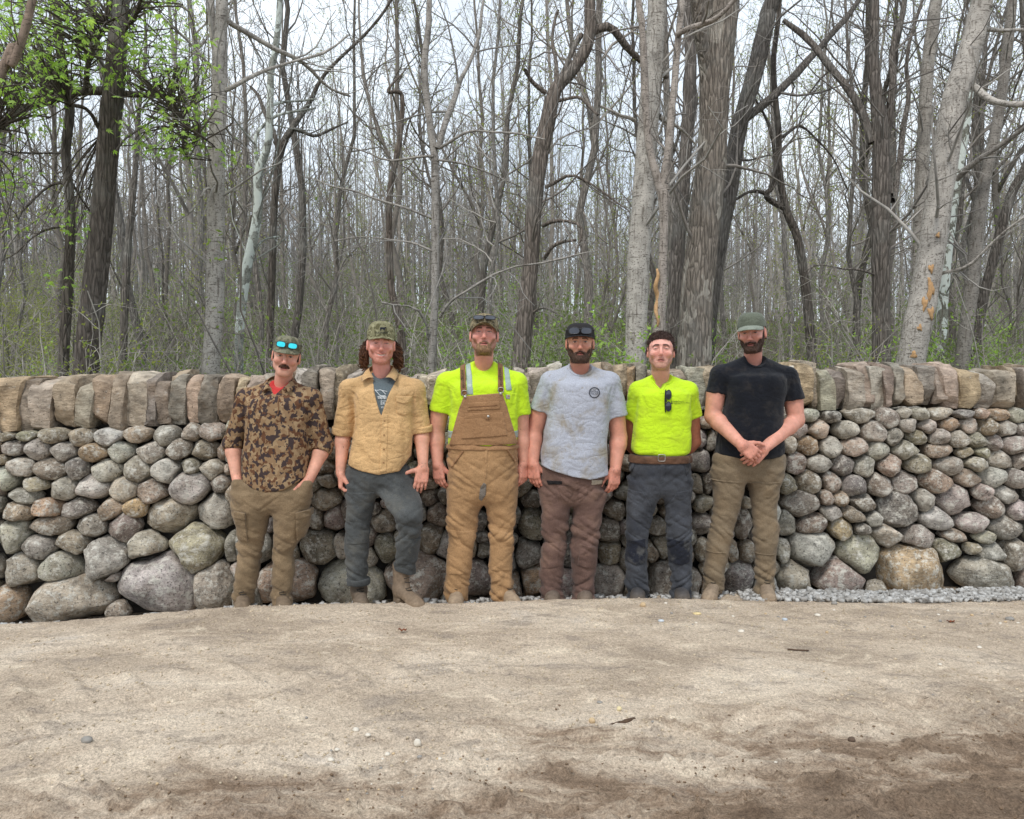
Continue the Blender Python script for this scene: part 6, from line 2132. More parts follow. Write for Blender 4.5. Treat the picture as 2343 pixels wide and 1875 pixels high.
# ---------------------------------------------------------------- 6: black tee, hands clasped
p = Person(Z3, 815, 'broad bearded man in a black tee with his hands clasped in front')
L = p.L
nk = L(852, 312, 0.02)
shs = [L(652, 375, 0.02), L(1048, 385, 0.02)]
p.head(838, 158, 1.02, -4, -10, 3, dict(skin=lin(206, 150, 134)[:3], red=0.6, eye=0.45, jaw=0.95, wid=1.02, smile=0.45, stubble=lin(60, 40, 32)[:3], stubble_amt=0.8, browc=lin(40, 27, 22)[:3], neckr=0.066, neckred=0.4),
       nk, shs, (L(850, 420, -0.01), (0.18, 0.105, 0.11)))
p.beard(lin(70, 49, 39)[:3], 0.007, 1200, 0.013)
p.hair_shell(lin(40, 28, 24)[:3], lambda Q: np.clip((Q[:, 2] < 0.05) * ((np.abs(Q[:, 0]) > 0.058) * (np.abs(Q[:, 0]) < 0.0775) * (Q[:, 1] < 0.024) * (Q[:, 1] > 0.004) * (Q[:, 2] > -0.03) + (Q[:, 1] < -0.03) * (Q[:, 2] > -0.06)), 0, 1).astype(float), 0.003, 150, 0.006)
p.cap(m_capgreen, np.array(lin(98, 103, 90)[:3]), rim=0.042, top=0.132, brim=0.066, curve=0.026, drop=0.022, width=62, box=0.5, brimcol=np.array(lin(132, 138, 126)[:3]))
tk = p.keys([(350, 745, 958), (388, 688, 1024), (450, 684, 1024), (550, 686, 1012), (650, 664, 1010), (750, 644, 1010), (860, 632, 1016)], 0.145)
E1, E2 = L(618, 622, 0.02), L(1088, 645, 0.02)
W1, W2 = L(782, 786, -0.235), L(905, 806, -0.185)
e1, e2 = L(637, 492, 0.02), L(1064, 530, 0.02)
sl = [(shs[0], E1, e1, 0.076, 0.072), (shs[1], E2, e2, 0.080, 0.082)]
hem = hemf(p, [(600, 822), (640, 832), (740, 852), (850, 858), (960, 846), (1015, 826), (1040, 822)])
hole = (nk + V3(0, 0.03, 0.12), nk + V3(0, -0.05, 0.038), 0.068, 0.071)
f6 = shirt_field(p, tk, nk, shs, sl, hem=hem, hole=hole, seed=41, wr=0.0085)
sh6, VF6 = dress(p, 'black_tee', f6, box_of(L(550, 300), L(1160, 870), L(815, 600, 0.18), L(815, 600, -0.18)), m_blacktee)
layer(p, 'neck_rib', f6, lambda P: (np.abs(cone(P, *hole) - f32(0.009)) - f32(0.008)), zbox(p, 750, 280, 960, 380, -0.2, 0.12), m_blacktee, 0.003, 0.004, parent=sh6)
h1 = hand_parts(W1, V3(0.78, -0.02, -0.58), V3(0.0, 1, -0.15), 1, (0.35, 0.75, 0.5), thumb=0.75, thumb_in=-0.02, sc=1.05)
h2 = hand_parts(W2, V3(-0.72, -0.06, -0.66), V3(0.1, 1, -0.1), -1, (0.35, 0.6, 0.4), thumb=0.4, sc=1.05)
sk6 = lin(210, 152, 132)[:3]
p.arm(shs[0], E1, W1, h1, sk6, 0.35, (0.064, 0.052, 0.052, 0.034))
p.arm(shs[1], E2, W2, h2, sk6, 0.35, (0.066, 0.052, 0.052, 0.033))
pk = p.keys([(815, 640, 1008), (850, 622, 1020), (910, 618, 1021), (970, 620, 1006)], 0.130)
lg = [p.keys([(920, 618, 815), (975, 618, 806), (1080, 620, 788), (1180, 614, 755), (1290, 588, 727), (1400, 578, 706), (1500, 570, 692), (1606, 565, 686)], 0, ratio=1.0),
      p.keys([(920, 815, 1010), (975, 815, 1003), (1080, 828, 986), (1180, 845, 976), (1290, 850, 986), (1400, 860, 976), (1500, 862, 970), (1618, 860, 968)], 0, ratio=1.08)]
ft = trousers_field(p, pk, lg, seed=43, wr=0.008)
tr, VFt = dress(p, 'trousers', ft, box_of(L(520, 800), L(1050, 1640), L(815, 1200, 0.18), L(815, 1200, -0.18)), m_olive)
for pl in ([(618, 984), (796, 992), (790, 999), (618, 991)], [(826, 998), (996, 994), (994, 1001), (826, 1005)], [(582, 1392), (700, 1396), (698, 1402), (582, 1398)], [(856, 1408), (980, 1404), (979, 1410), (858, 1414)]):
    layer(p, 'seam', ft, poly_region(p, pl, 0.02), zbox(p, pl[0][0] - 20, pl[0][1] - 25, pl[1][0] + 20, pl[2][1] + 25), m_olive, 0.005, 0.004, parent=tr)
leg_core(p, lg)
p.body(torso_core(tk))
for (ax_, tx, ty) in ((632, 588, 1655), (912, 938, 1688)):
    A = L(ax_, 1600, 0.03)
    A[2] = p.z0 + 0.085
    T = L(tx, ty, -0.20)
    T[2] = p.z0
    boot(p, A, T, shaft=0.06, col=(0.25, 0.19, 0.135), sole=(0.19, 0.14, 0.10))

# ================================================================== THE WOOD BEHIND THE WALL
m_bark_rough = mat_bark('furrowed_bark', 1.0)
m_bark_pale = mat_bark('pale_poplar_bark', 0.8, True)
m_bark_syc = mat_bark('sycamore_bark', 0.6, True, (9, 0.50, lin(208, 214, 206)))
m_bark_patch = mat_bark('flaking_bark', 1.0, False, (5, 0.55, lin(176, 168, 156)))
m_bark_scar = mat_bark('scarred_beech_bark', 0.8, True)
m_twig = mat_flat('twig_bark', (0.2, 0.17, 0.15, 1), 0.9, 0.35, 6, obj=True)
m_wood = mat_flat('torn_bare_wood', lin(188, 150, 108), 0.85, 0.35, 30, 0.5)


def mat_leaf(name, c1, c2):
    t = NT(name)
    n = t.noise(t.coord(), 3, 3, 0.6)
    n2 = t.noise(t.coord(), 40, 2, 0.6)
    c = t.mix(t.ramp(n, (0.35, G3(0)), (0.65, G3(1))), c1, c2)
    c = t.mix(1.0, c, t.ramp(n2, (0.3, G3(0.65)), (0.7, G3(1.35))), 'MULTIPLY')
    m = t.fin(c, 0.6, None, 0.3)
    tr = t.t.nodes.new('ShaderNodeBsdfTranslucent')
    t.put(tr.inputs['Color'], t.mix(1.0, c, (1.25, 1.3, 0.8, 1), 'MULTIPLY'))
    mx = t.t.nodes.new('ShaderNodeMixShader')
    mx.inputs[0].default_value = 0.5
    t.t.links.new(t.b.outputs[0], mx.inputs[1])
    t.t.links.new(tr.outputs[0], mx.inputs[2])
    t.t.links.new(mx.outputs[0], t.out.inputs['Surface'])
    return m


m_leaf = mat_leaf('spring_leaves', (0.27, 0.45, 0.08, 1), (0.40, 0.56, 0.14, 1))
m_leaf_y = mat_leaf('yellow_green_buds', (0.36, 0.37, 0.10, 1), (0.27, 0.33, 0.08, 1))
m_leaf_d = mat_leaf('undergrowth_leaves', (0.15, 0.22, 0.055, 1), (0.22, 0.28, 0.08, 1))
TR = np.random.default_rng(77)


def wander(p0, d0, length, r0, r1, n, wob, up, rg):
    """a crooked limb"""
    p, d = [np.asarray(p0, float)], unit(d0)
    st = length / (n - 1)
    for i in range(n - 1):
        d = unit(d + rg.normal(size=3) * wob + np.array([0, 0, up]))
        p.append(p[-1] + d * st)
    return np.array(p), np.linspace(r0, r1, n)


_TW = np.array([[k * 3 + i, k * 3 + (i + 1) % 3, k * 3 + 3 + (i + 1) % 3, k * 3 + 3 + i] for k in range(3) for i in range(3)])


def twigs(mb, path, rad, level, rg, dens, ln, minr=0.0025, up=0.05, start=0.15, spread=1.0, sides=(5, 4, 3), shrink=0.46):
    """branches off a limb, and their branches"""
    seg = np.linalg.norm(np.diff(path, axis=0), axis=1)
    cum = np.concatenate([[0], np.cumsum(seg)])
    tot = cum[-1]
    n = max(1, int(tot * dens[0] * (1 - start)))
    us = start + (1 - start) * (np.arange(n) + rg.random(n)) / n
    if level == 1:
        s = us * tot
        i = np.clip(np.searchsorted(cum, s), 1, len(path) - 1)
        f = ((s - cum[i - 1]) / np.maximum(seg[i - 1], 1e-6))[:, None]
        p = path[i - 1] + (path[i] - path[i - 1]) * f
        r = rad[i - 1] + (rad[i] - rad[i - 1]) * f[:, 0]
        nz = lambda v: v / (np.linalg.norm(v, axis=1)[:, None] + 1e-9)
        t = nz(path[i] - path[i - 1])
        a = rg.normal(size=(n, 3))
        a = nz(a - t * (a * t).sum(1)[:, None])
        D = nz(t * rg.uniform(0.35, 0.95, (n, 1)) + a * spread + np.array([0, 0, 0.15]))
        l = (ln * rg.uniform(0.45, 1.15, n) * (1.15 - 0.6 * us))[:, None]
        rr = np.maximum(np.minimum(r * 0.6, 0.012 * l[:, 0] + 0.003), minr)
        pts = [p]
        for k in range(3):
            D = nz(D + rg.normal(size=(n, 3)) * 0.22 + np.array([0, 0, up]))
            pts.append(pts[-1] + D * l / 3)
        U = nz(np.cross(D, np.array([0.31, 0.77, 0.55])))
        W = np.cross(D, U)
        rings = [q + (rr * (1 - 0.22 * k))[:, None] * (math.cos(b) * U + math.sin(b) * W) for k, q in enumerate(pts) for b in (0, 2.094, 4.189)]
        mb.add(np.stack(rings, 1).reshape(-1, 3), (np.arange(n)[:, None, None] * 12 + _TW[None]).reshape(-1, 4))
        return
    for u in us:
        s = u * tot
        i = min(np.searchsorted(cum, s), len(path) - 1)
        i = max(i, 1)
        f = (s - cum[i - 1]) / max(seg[i - 1], 1e-6)
        p = path[i - 1] + (path[i] - path[i - 1]) * f
        r = rad[i - 1] + (rad[i] - rad[i - 1]) * f
        t = unit(path[i] - path[i - 1])
        a = rg.normal(size=3)
        a = unit(a - t * (a @ t))
        d = unit(t * rg.uniform(0.35, 0.95) + a * spread + np.array([0, 0, 0.15]))
        l = ln * rg.uniform(0.45, 1.15) * (1.15 - 0.6 * u)
        rr = max(min(r * 0.55, 0.012 * l + 0.003), minr)
        q, qr = wander(p, d, l, rr, max(rr * 0.3, minr * 0.7), 6 if level > 1 else 4, 0.22, up, rg)
        V, F = tube(q, qr, sides[min(2, 3 - level)] if level < 3 else sides[0], False)
        mb.add(V, F)
        if level > 1:
            twigs(mb, q, qr, level - 1, rg, dens[1:], ln * shrink, minr, up, 0.15, spread, sides, shrink)


def bark_tube(path, rad, sides, amp, seed, fine=26):
    V, F = tube(path, rad, sides)
    n = len(path) * sides
    ax = np.repeat(path, sides, 0)
    o = V[:n] - ax
    ln = np.linalg.norm(o, axis=1)[:, None]
    k = (fbm(V[:n], (3, 3, 1.2), seed, 2) - 0.5) * 0.9 + (ridge_(V[:n], (fine, fine, 3), seed + 1) - 0.4) * 0.5
    V[:n] += o / (ln + 1e-6) * np.minimum(k[:, None] * amp, ln * 0.3)
    return V, F


def ridge_(P, sc, seed):
    n = vnoise(P, sc, seed)
    return (1 - np.abs(2 * n - 1)) ** 2


Z6 = (2.006, 0, 0)
Z7 = (2.006, 700, 0)
Z8 = (2.005, 1400, 0)


def hero(z, pts, Y, label, mat, col, limbs=(), top=3.0, name='tree', dens=1.2, tw=1.3, seed=1, lean=0.0, limb_mat=None, fine=26, levels=2, base_flare=1.25, sides=18):
    """a tree traced from its trunk (zoom x, y, width); limbs likewise, drawn at the trunk's depth"""
    sc, ox, oy = z
    rg = np.random.default_rng(seed)
    P = np.array([at(ox + x / sc, oy + y / sc, Y + (0 if len(q) < 1 else q[0])) for x, y, w, *q in [tuple(list(k) + ([] if len(k) > 3 else [0.0])) for k in pts]])
    R = np.array([k[2] / sc / 2 * (Y / FPX) for k in pts])
    gz = float(ground_z(P[0][0], Y)) - 0.25
    if P[0][2] > gz:
        b = P[0] + (P[0] - P[1]) / max(abs(P[0][2] - P[1][2]), 0.1) * (P[0][2] - gz) * 0.6
        b[2] = gz
        P = np.vstack([b, P])
        R = np.concatenate([[R[0] * base_flare], R])
    if top > 0:
        e = unit(P[-1] - P[-2])
        P = np.vstack([P, P[-1] + e * top * 0.5 + rg.normal(size=3) * 0.1, P[-1] + e * top])
        R = np.concatenate([R, [R[-1] * 0.7, R[-1] * 0.3]])
    ln = np.linalg.norm(np.diff(P, axis=0), axis=1).sum()
    n = int(max(24, ln / 0.10))
    pr = spline(np.hstack([P, R[:, None]]), n)
    pr[:, :2] += (np.stack([vnoise(np.stack([np.full(n, seed * 3.3), np.full(n, k), pr[:, 2] * 1.3], 1)) for k in (1.5, 7.5)], 1) - 0.5) * R.mean() * 0.35
    path, rad = pr[:, :3], np.maximum(pr[:, 3], 0.006)
    base = P[0].copy()
    e = empty(name, base)
    tag(e, label, 'tree')
    V, F = bark_tube(path, rad, sides, 0.10 * R.mean() + 0.006, seed, fine)
    mk('trunk', V, F, mat, e, base=base, color=tuple(col) + (1.0,))
    mb = MB()
    out = []
    for lb in limbs:
        dyk = 0.0
        q = []
        for i, k in enumerate(lb):
            dd = k[3] if len(k) > 3 else 0.0
            q.append(np.concatenate([at(ox + k[0] / sc, oy + k[1] / sc, Y + dd), [k[2] / sc / 2 * Y / FPX]]))
        q = np.array(q)
        m = max(10, int(np.linalg.norm(np.diff(q[:, :3], axis=0), axis=1).sum() / 0.12))
        s_ = spline(q, m)
        s_[:, :3] += (np.stack([vnoise(s_[:, :3], (2.4, 2.4, 2.4), seed + k) for k in (1, 2, 3)], 1) - 0.5) * 0.10
        r_ = np.maximum(s_[:, 3], 0.004)
        V, F = bark_tube(s_[:, :3], r_, 9, 0.012, seed + 5)
        lo = mk('limb', V, F, limb_mat or mat, e, base=base, color=tuple(col) + (1.0,))
        out.append((s_[:, :3], r_))
        twigs(mb, s_[:, :3], r_, 3, rg, (dens * 2.6, 4.0, 5.5), tw * 0.95, up=0.02)
    twigs(mb, path[int(n * 0.25):], rad[int(n * 0.25):] * 0.3, 3, rg, (dens * 1.8, 3.2, 5.0), tw * 1.35, up=0.03, start=0.0)
    cr = mb.build('crown', m_twig, e, base, color=tuple(np.array(col) * 0.7 + 0.05) + (1.0,), smooth=False)
    return e, base, out


BRN, GRY, DRK = (0.21, 0.17, 0.14), (0.40, 0.365, 0.32), (0.15, 0.128, 0.108)
hero(Z6, [(290, 1725, 48), (305, 1400, 46), (322, 1000, 44), (302, 700, 42), (320, 500, 40), (290, 350, 38), (265, 100, 36), (260, 0, 34)], 8.6,
     'slim dark trunk at the left with a forked twig, left of the big furrowed trunk', m_bark_rough, DRK,
     [[(300, 700, 14), (200, 695, 10), (60, 695, 8, -0.5)], [(310, 850, 14), (220, 860, 12), (130, 940, 10, -0.3), (90, 1010, 9, -0.5), (105, 1110, 6, -0.6)], [(325, 840, 12), (380, 930, 9, 0.2), (430, 990, 7, 0.4)], [(300, 1060, 10), (180, 1070, 8, -0.3), (90, 1150, 6, -0.5), (0, 1200, 5, -0.7)]], seed=2)
e2, b2, lim2 = hero(Z6, [(395, 1725, 112), (430, 1400, 106), (470, 1000, 97), (500, 600, 92), (525, 400, 86), (540, 200, 76), (555, 0, 70)], 8.0,
     'big dark furrowed trunk at the left carrying green spring leaves', m_bark_rough, (0.16, 0.135, 0.115),
     [[(520, 415, 44), (380, 420, 36), (250, 450, 34), (100, 500, 30, -0.5), (0, 560, 28, -0.9), (-120, 640, 20, -1.2)], [(530, 420, 30), (680, 420, 24), (780, 460, 20, -0.3), (860, 560, 16, -0.5), (950, 640, 8, -0.7)],
      [(385, 420, 22, -0.1), (390, 320, 18, -0.3), (430, 220, 14, -0.4), (470, 90, 9, -0.5)], [(460, 610, 20), (400, 510, 16, -0.2), (330, 480, 12, -0.5)], [(545, 150, 26), (610, 60, 18, -0.3), (680, -40, 12, -0.5)], [(800, 470, 12, -0.3), (830, 600, 9, -0.4), (880, 720, 6, -0.5), (910, 780, 4, -0.5)]], seed=3, dens=0.4, tw=1.0)
hero(Z6, [(965, 1725, 78), (985, 1400, 78), (990, 1000, 76), (1000, 600, 72), (1005, 300, 66), (1012, 100, 56), (1018, 0, 54)], 8.8,
     'straight pale grey trunk with knots standing behind the camouflage man', m_bark_pale, (0.44, 0.405, 0.36),
     [[(995, 290, 40), (985, 150, 34), (968, 0, 30), (955, -120, 24)], [(1035, 415, 22), (1120, 365, 18), (1200, 340, 16, 0.2), (1400, 280, 12, 0.5), (1600, 150, 8, 0.8)], [(1030, 90, 26), (1130, 150, 24, 0.2), (1250, 240, 22, 0.4), (1400, 310, 18, 0.6), (1500, 400, 13, 0.8), (1600, 440, 10, 1)], [(1030, 560, 10), (1080, 630, 9, 0.2), (1140, 690, 8, 0.3), (1160, 790, 6, 0.4)], [(985, 880, 14), (930, 870, 10, -0.2), (880, 960, 7, -0.3), (760, 1040, 5, -0.5)], [(965, 300, 14), (880, 200, 11, -0.2), (780, 110, 9, -0.4), (670, 0, 7, -0.5)]], seed=4)
hero(Z6, [(1095, 1725, 42), (1100, 1500, 42), (1130, 1250, 42), (1180, 1000, 42), (1185, 800, 40), (1232, 650, 34), (1245, 350, 30), (1275, 150, 26)], 9.8,
     'mottled white sycamore trunk leaning right behind the camouflage man', m_bark_syc, (0.33, 0.34, 0.30),
     [[(1180, 800, 22), (1170, 690, 18), (1180, 600, 16), (1290, 530, 13, 0.3), (1450, 500, 9, 0.6)], [(1150, 1160, 12), (1210, 1090, 10, 0.1), (1300, 1080, 7, 0.3)], [(1240, 500, 16), (1320, 470, 12, 0.2), (1460, 460, 8, 0.4)]], seed=5)
hero(Z6, [(1235, 1700, 30), (1240, 1500, 30), (1250, 1200, 32), (1262, 900, 32), (1290, 690, 32), (1340, 590, 28), (1420, 470, 22), (1500, 330, 16)], 11.5,
     'thin dark forked trunk behind the sycamore', m_bark_rough, DRK, [[(1285, 700, 24), (1255, 600, 18), (1200, 480, 14, 0.2), (1150, 400, 10, 0.3)], [(1340, 590, 18), (1440, 620, 12, 0.2), (1600, 560, 8, 0.5)]], seed=6, dens=0.9)
hero(Z7, [(580, 1700, 38), (590, 1400, 36), (595, 1000, 36), (592, 720, 34), (575, 600, 32), (545, 330, 30), (562, 120, 26), (566, 0, 24)], 8.4,
     'slender lichen-flecked forked tree behind the man in the open tan shirt and the overalls man', m_bark_pale, (0.33, 0.305, 0.275),
     [[(600, 690, 28), (625, 560, 26), (670, 440, 24, 0.2), (722, 330, 20, 0.4), (780, 150, 16, 0.6), (822, 0, 12, 0.8), (850, -100, 9, 1)], [(605, 690, 12), (740, 610, 10, -0.2), (900, 610, 8, -0.4), (1100, 640, 5, -0.7)], [(615, 1450, 14), (660, 1390, 13, -0.1), (720, 1340, 12, -0.2), (900, 1240, 10, -0.4), (1200, 1180, 8, -0.6), (1340, 1150, 5, -0.7)],
      [(575, 1560, 16), (560, 1480, 14, -0.1), (500, 1410, 11, -0.2), (340, 1400, 8, -0.3), (310, 1330, 5, -0.3)], [(590, 730, 12), (480, 730, 9, 0.1), (300, 720, 7, 0.3), (120, 650, 4, 0.6)], [(585, 1000, 10), (480, 960, 9, 0), (300, 920, 8, 0.2), (120, 860, 6, 0.5), (0, 830, 4, 0.8)], [(590, 1160, 9), (480, 1110, 8, 0.1), (280, 1090, 6, 0.3), (0, 1140, 4, 0.6)], [(610, 745, 9), (720, 760, 8, 0.1), (860, 820, 6, 0.2), (990, 860, 4, 0.4)]], seed=7)
hero(Z7, [(440, 1560, 36), (415, 1420, 36), (390, 1300, 32), (380, 1000, 30), (388, 850, 28), (428, 650, 24), (440, 440, 20)], 10.6,
     'brown broken-topped snag right of the long-haired man', m_bark_rough, BRN, [[(440, 660, 12), (470, 560, 9, 0.1), (520, 500, 6, 0.2)]], top=0.3, seed=8, dens=0.7)
hero(Z7, [(985, 1700, 84), (1010, 1450, 82), (1032, 1200, 68), (1042, 1000, 72), (1070, 750, 72), (1112, 550, 70), (1150, 410, 60), (1225, 320, 54), (1292, 190, 54), (1300, 0, 50)], 9.2,
     'big brown furrowed tree leaning right between the overalls man and the grey tee man', m_bark_rough, (0.25, 0.21, 0.178),
     [[(1115, 420, 26), (1050, 370, 20, -0.1), (1010, 320, 16, -0.2)], [(1155, 400, 24), (1152, 300, 20, 0.1), (1140, 180, 15, 0.2), (1160, 60, 11, 0.3)], [(1180, 340, 28), (1220, 240, 26), (1280, 165, 26, 0.1)], [(1310, 160, 44), (1390, 125, 38, 0.1), (1450, 180, 32, 0.2), (1530, 250, 28, 0.3), (1650, 350, 20, 0.6)], [(1165, 455, 16), (1250, 450, 14, -0.2), (1340, 520, 10, -0.4)], [(1090, 860, 16), (1200, 800, 13, -0.2), (1300, 840, 10, -0.3), (1420, 930, 7, -0.4), (1480, 970, 5, -0.5)],
      [(1090, 1190, 16), (1140, 1120, 14, -0.1), (1240, 1095, 9, -0.2)], [(1030, 1440, 12), (1100, 1420, 9, -0.2), (1190, 1470, 6, -0.3)], [(1100, 1030, 18), (1160, 1010, 14, -0.2), (1260, 1040, 10, -0.3), (1240, 1180, 7, -0.4)]], seed=9, fine=40)
hero(Z8, [(108, 1690, 98), (120, 1200, 100), (150, 800, 96), (178, 400, 90), (202, 100, 80), (206, 0, 78)], 8.4,
     'pale grey straight trunk between the grey tee man and the bareheaded man', m_bark_pale, (0.47, 0.435, 0.385), [[(215, 520, 22), (330, 620, 12, 0.4), (380, 660, 8, 0.6)], [(100, 560, 16), (40, 540, 12, -0.2), (-60, 500, 8, -0.5)]], seed=10)
e10, b10, l10 = hero(Z8, [(212, 1560, 58), (232, 1250, 42), (240, 1000, 40), (238, 900, 52), (212, 830, 40), (168, 650, 34), (152, 400, 32), (142, 150, 30), (122, 0, 28)], 7.7,
     'small forked grey tree with a torn orange strip, in front of the largest trunk', m_bark_pale, (0.35, 0.305, 0.265), [[(246, 890, 44), (262, 750, 36), (272, 560, 34, 0.1), (286, 300, 32, 0.2), (312, 0, 28, 0.3), (320, -150, 22, 0.4)], [(290, 160, 26, 0.2), (360, 120, 24, 0.1), (480, 70, 20, -0.1), (570, 0, 16, -0.2)]], seed=11)
for (x, y0, y1, w) in ((207, 1235, 1500, 15),):
    q = np.array([at(1400 + (x + 6 * math.sin(k * 1.7)) / 2.005, (y0 + (y1 - y0) * k / 9) / 2.005, 7.7 - 0.045 - 0.02 * math.sin(k)) for k in range(10)])
    V, F = bark_tube(spline(q, 30), 0.020 * np.sin(np.linspace(0.25, 2.9, 30)) ** 0.6, 8, 0.012, 3)
    mk('torn_strip', V, F, m_wood, e10, base=b10)
hero(Z8, [(370, 1690, 158), (392, 1300, 146), (425, 1000, 136), (462, 600, 128), (482, 300, 140), (500, 0, 150)], 9.0,
     'largest trunk, flaking grey and brown bark, behind the bareheaded man', m_bark_patch, (0.31, 0.265, 0.22), [[(440, 420, 66), (415, 250, 60, -0.1), (388, 0, 56, -0.3), (375, -150, 50, -0.4)]], seed=12, sides=24)
hero(Z8, [(430, 1650, 74), (470, 1250, 74), (530, 900, 76), (582, 600, 72), (652, 350, 76), (712, 100, 70), (742, 0, 66)], 10.2,
     'dark straight trunk leaning right behind the largest trunk', m_bark_rough, (0.19, 0.17, 0.15), [[(605, 560, 38), (720, 450, 36, 0), (850, 330, 32, 0.2), (980, 200, 28, 0.4), (1130, 0, 24, 0.6), (1200, -100, 18, 0.7)], [(560, 740, 12), (640, 740, 8, -0.2), (740, 700, 5, -0.3)]], seed=13)
hero(Z8, [(268, 1650, 64), (300, 1200, 62), (340, 700, 56), (362, 300, 52), (352, 100, 46)], 10.8,
     'grey trunk half hidden between the small forked tree and the largest trunk', m_bark_rough, (0.24, 0.21, 0.185), seed=14, dens=0.6)
hero(Z8, [(920, 1690, 44), (892, 1350, 42), (852, 1100, 38), (800, 965, 36), (770, 800, 28), (765, 600, 26), (742, 300, 22), (770, 0, 18)], 10.5,
     'slim crooked dark tree right of the man in the black tee', m_bark_rough, DRK, [[(795, 960, 30), (735, 925, 26), (716, 890, 24, -0.1), (750, 830, 18, -0.1), (735, 600, 14, -0.2), (650, 450, 9, -0.3)], [(716, 890, 18), (650, 880, 14, -0.1), (560, 920, 8, -0.2)], [(770, 640, 14), (860, 580, 11, 0.2), (980, 680, 8, 0.3), (1080, 880, 6, 0.4)]], seed=15)
hero(Z8, [(1235, 1690, 80), (1235, 1300, 78), (1235, 950, 82), (1232, 600, 66), (1202, 300, 44), (1206, 0, 38)], 9.4,
     'dark snag with a split peeling top right of the man in the black tee', m_bark_rough, (0.21, 0.182, 0.158),
     [[(1262, 900, 40), (1262, 600, 40, 0.05), (1268, 400, 34, 0.1), (1302, 200, 30, 0.2), (1342, 0, 24, 0.3)], [(1205, 660, 44), (1120, 480, 38, 0.1), (1000, 300, 32, 0.3), (900, 180, 28, 0.5), (790, 90, 20, 0.6)], [(1280, 930, 34), (1320, 780, 26, 0.2), (1355, 560, 22, 0.4), (1370, 250, 18, 0.6), (1420, 0, 14, 0.8)], [(1195, 1270, 10), (1100, 1240, 9, -0.1), (960, 1220, 7, -0.3), (880, 1250, 5, -0.4)]], seed=16)
hero(Z8, [(1412, 1200, 60), (1415, 1000, 58), (1420, 800, 58), (1440, 400, 55), (1475, 100, 54), (1490, 0, 50)], 9.9,
     'thinner smooth grey trunk left of the scarred beech', m_bark_pale, (0.37, 0.34, 0.30), seed=17, dens=0.7)
e17, b17, l17 = hero(Z8, [(1370, 1690, 124), (1440, 1300, 118), (1500, 900, 112), (1560, 500, 104), (1640, 250, 94), (1702, 0, 88)], 8.6,
     'smooth grey beech leaning right with orange bark scars', m_bark_scar, (0.44, 0.405, 0.36), [[(1640, 380, 30), (1720, 450, 28, -0.2), (1800, 490, 26, -0.3), (1890, 490, 24, -0.5), (2000, 470, 18, -0.6)], [(1505, 1255, 16), (1620, 1220, 14, -0.3), (1740, 1120, 12, -0.5), (1890, 1010, 10, -0.7), (2000, 940, 7, -0.9)], [(1690, 140, 22), (1790, 150, 18, 0.2), (1900, 160, 14, 0.4)]], seed=18)
for (x, y, w, h) in ((1428, 1335, 30, 95), (1402, 1400, 22, 60), (1432, 1440, 30, 55), (1432, 1240, 20, 36), (1380, 1508, 18, 28), (1354, 1630, 22, 34), (1462, 1090, 14, 24)):
    an = np.linspace(0, 2 * np.pi, 15)[:14]
    rr = 1 + 0.35 * np.sin(an * 3 + x) + 0.2 * np.sin(an * 5 + y)
    c = at(1400 + x / 2.005, y / 2.005, 8.6)
    mpx = 8.6 / FPX / 2.005
    cy = np.interp(y, [900, 1300, 1690], [1500, 1440, 1370])
    rt = np.interp(y, [900, 1300, 1690], [56, 59, 62]) * mpx
    V = []
    for s_, o_ in ((1.0, 0.012), (0.8, 0.026), (0.0, 0.02)):
        for a, r in zip(an, rr):
            X = c[0] + w / 2 * mpx * r * math.cos(a) * s_
            off = X - at(1400 + cy / 2.005, y / 2.005, 8.6)[0]
            V.append((X, 8.6 - math.sqrt(max(rt ** 2 - off ** 2, 0.0001)) - o_, c[2] + h / 2 * mpx * r * math.sin(a) * s_))
    F = [[i + 14 * j, (i + 1) % 14 + 14 * j, (i + 1) % 14 + 14 * (j + 1), i + 14 * (j + 1)] for j in range(2) for i in range(14)]
    mk('bark_scar', np.array(V), np.array(F), m_wood, e17, base=b17)
hero(Z8, [(1505, 1690, 48), (1525, 1300, 46), (1570, 900, 44), (1620, 600, 36), (1650, 300, 30)], 11.5, 'mottled greenish trunk just right of the scarred beech', m_bark_syc, (0.22, 0.22, 0.18), seed=19, dens=0.8)
hero(Z8, [(1610, 1680, 64), (1650, 1300, 60), (1700, 900, 52), (1780, 500, 46), (1835, 0, 40)], 10.4, 'grey leaning trunk near the right edge', m_bark_pale, (0.28, 0.255, 0.225), [[(1580, 830, 26), (1680, 740, 24, -0.2), (1800, 640, 20, -0.4), (1900, 570, 16, -0.6)]], seed=20)
hero(Z8, [(1680, 1500, 44), (1760, 1150, 42), (1830, 900, 40), (1900, 760, 36), (1990, 500, 30)], 12.0, 'dark trunk leaning out of the frame at the right edge', m_bark_rough, (0.15, 0.13, 0.112), seed=21)
hero(Z6, [(565, 1700, 34), (572, 1400, 34), (590, 1100, 30), (620, 800, 24), (640, 500, 18), (670, 200, 14)], 12.5, 'thin straight grey trunk right of the big furrowed trunk', m_bark_rough, (0.21, 0.185, 0.16), seed=22, dens=0.8)
hero(Z6, [(-30, 420, 40), (50, 300, 38), (105, 170, 36), (150, 0, 32), (180, -100, 28)], 6.6, 'bare curved stem slanting across the top left corner', m_bark_pale, (0.27, 0.205, 0.16), seed=23, dens=0.3, top=1.0)


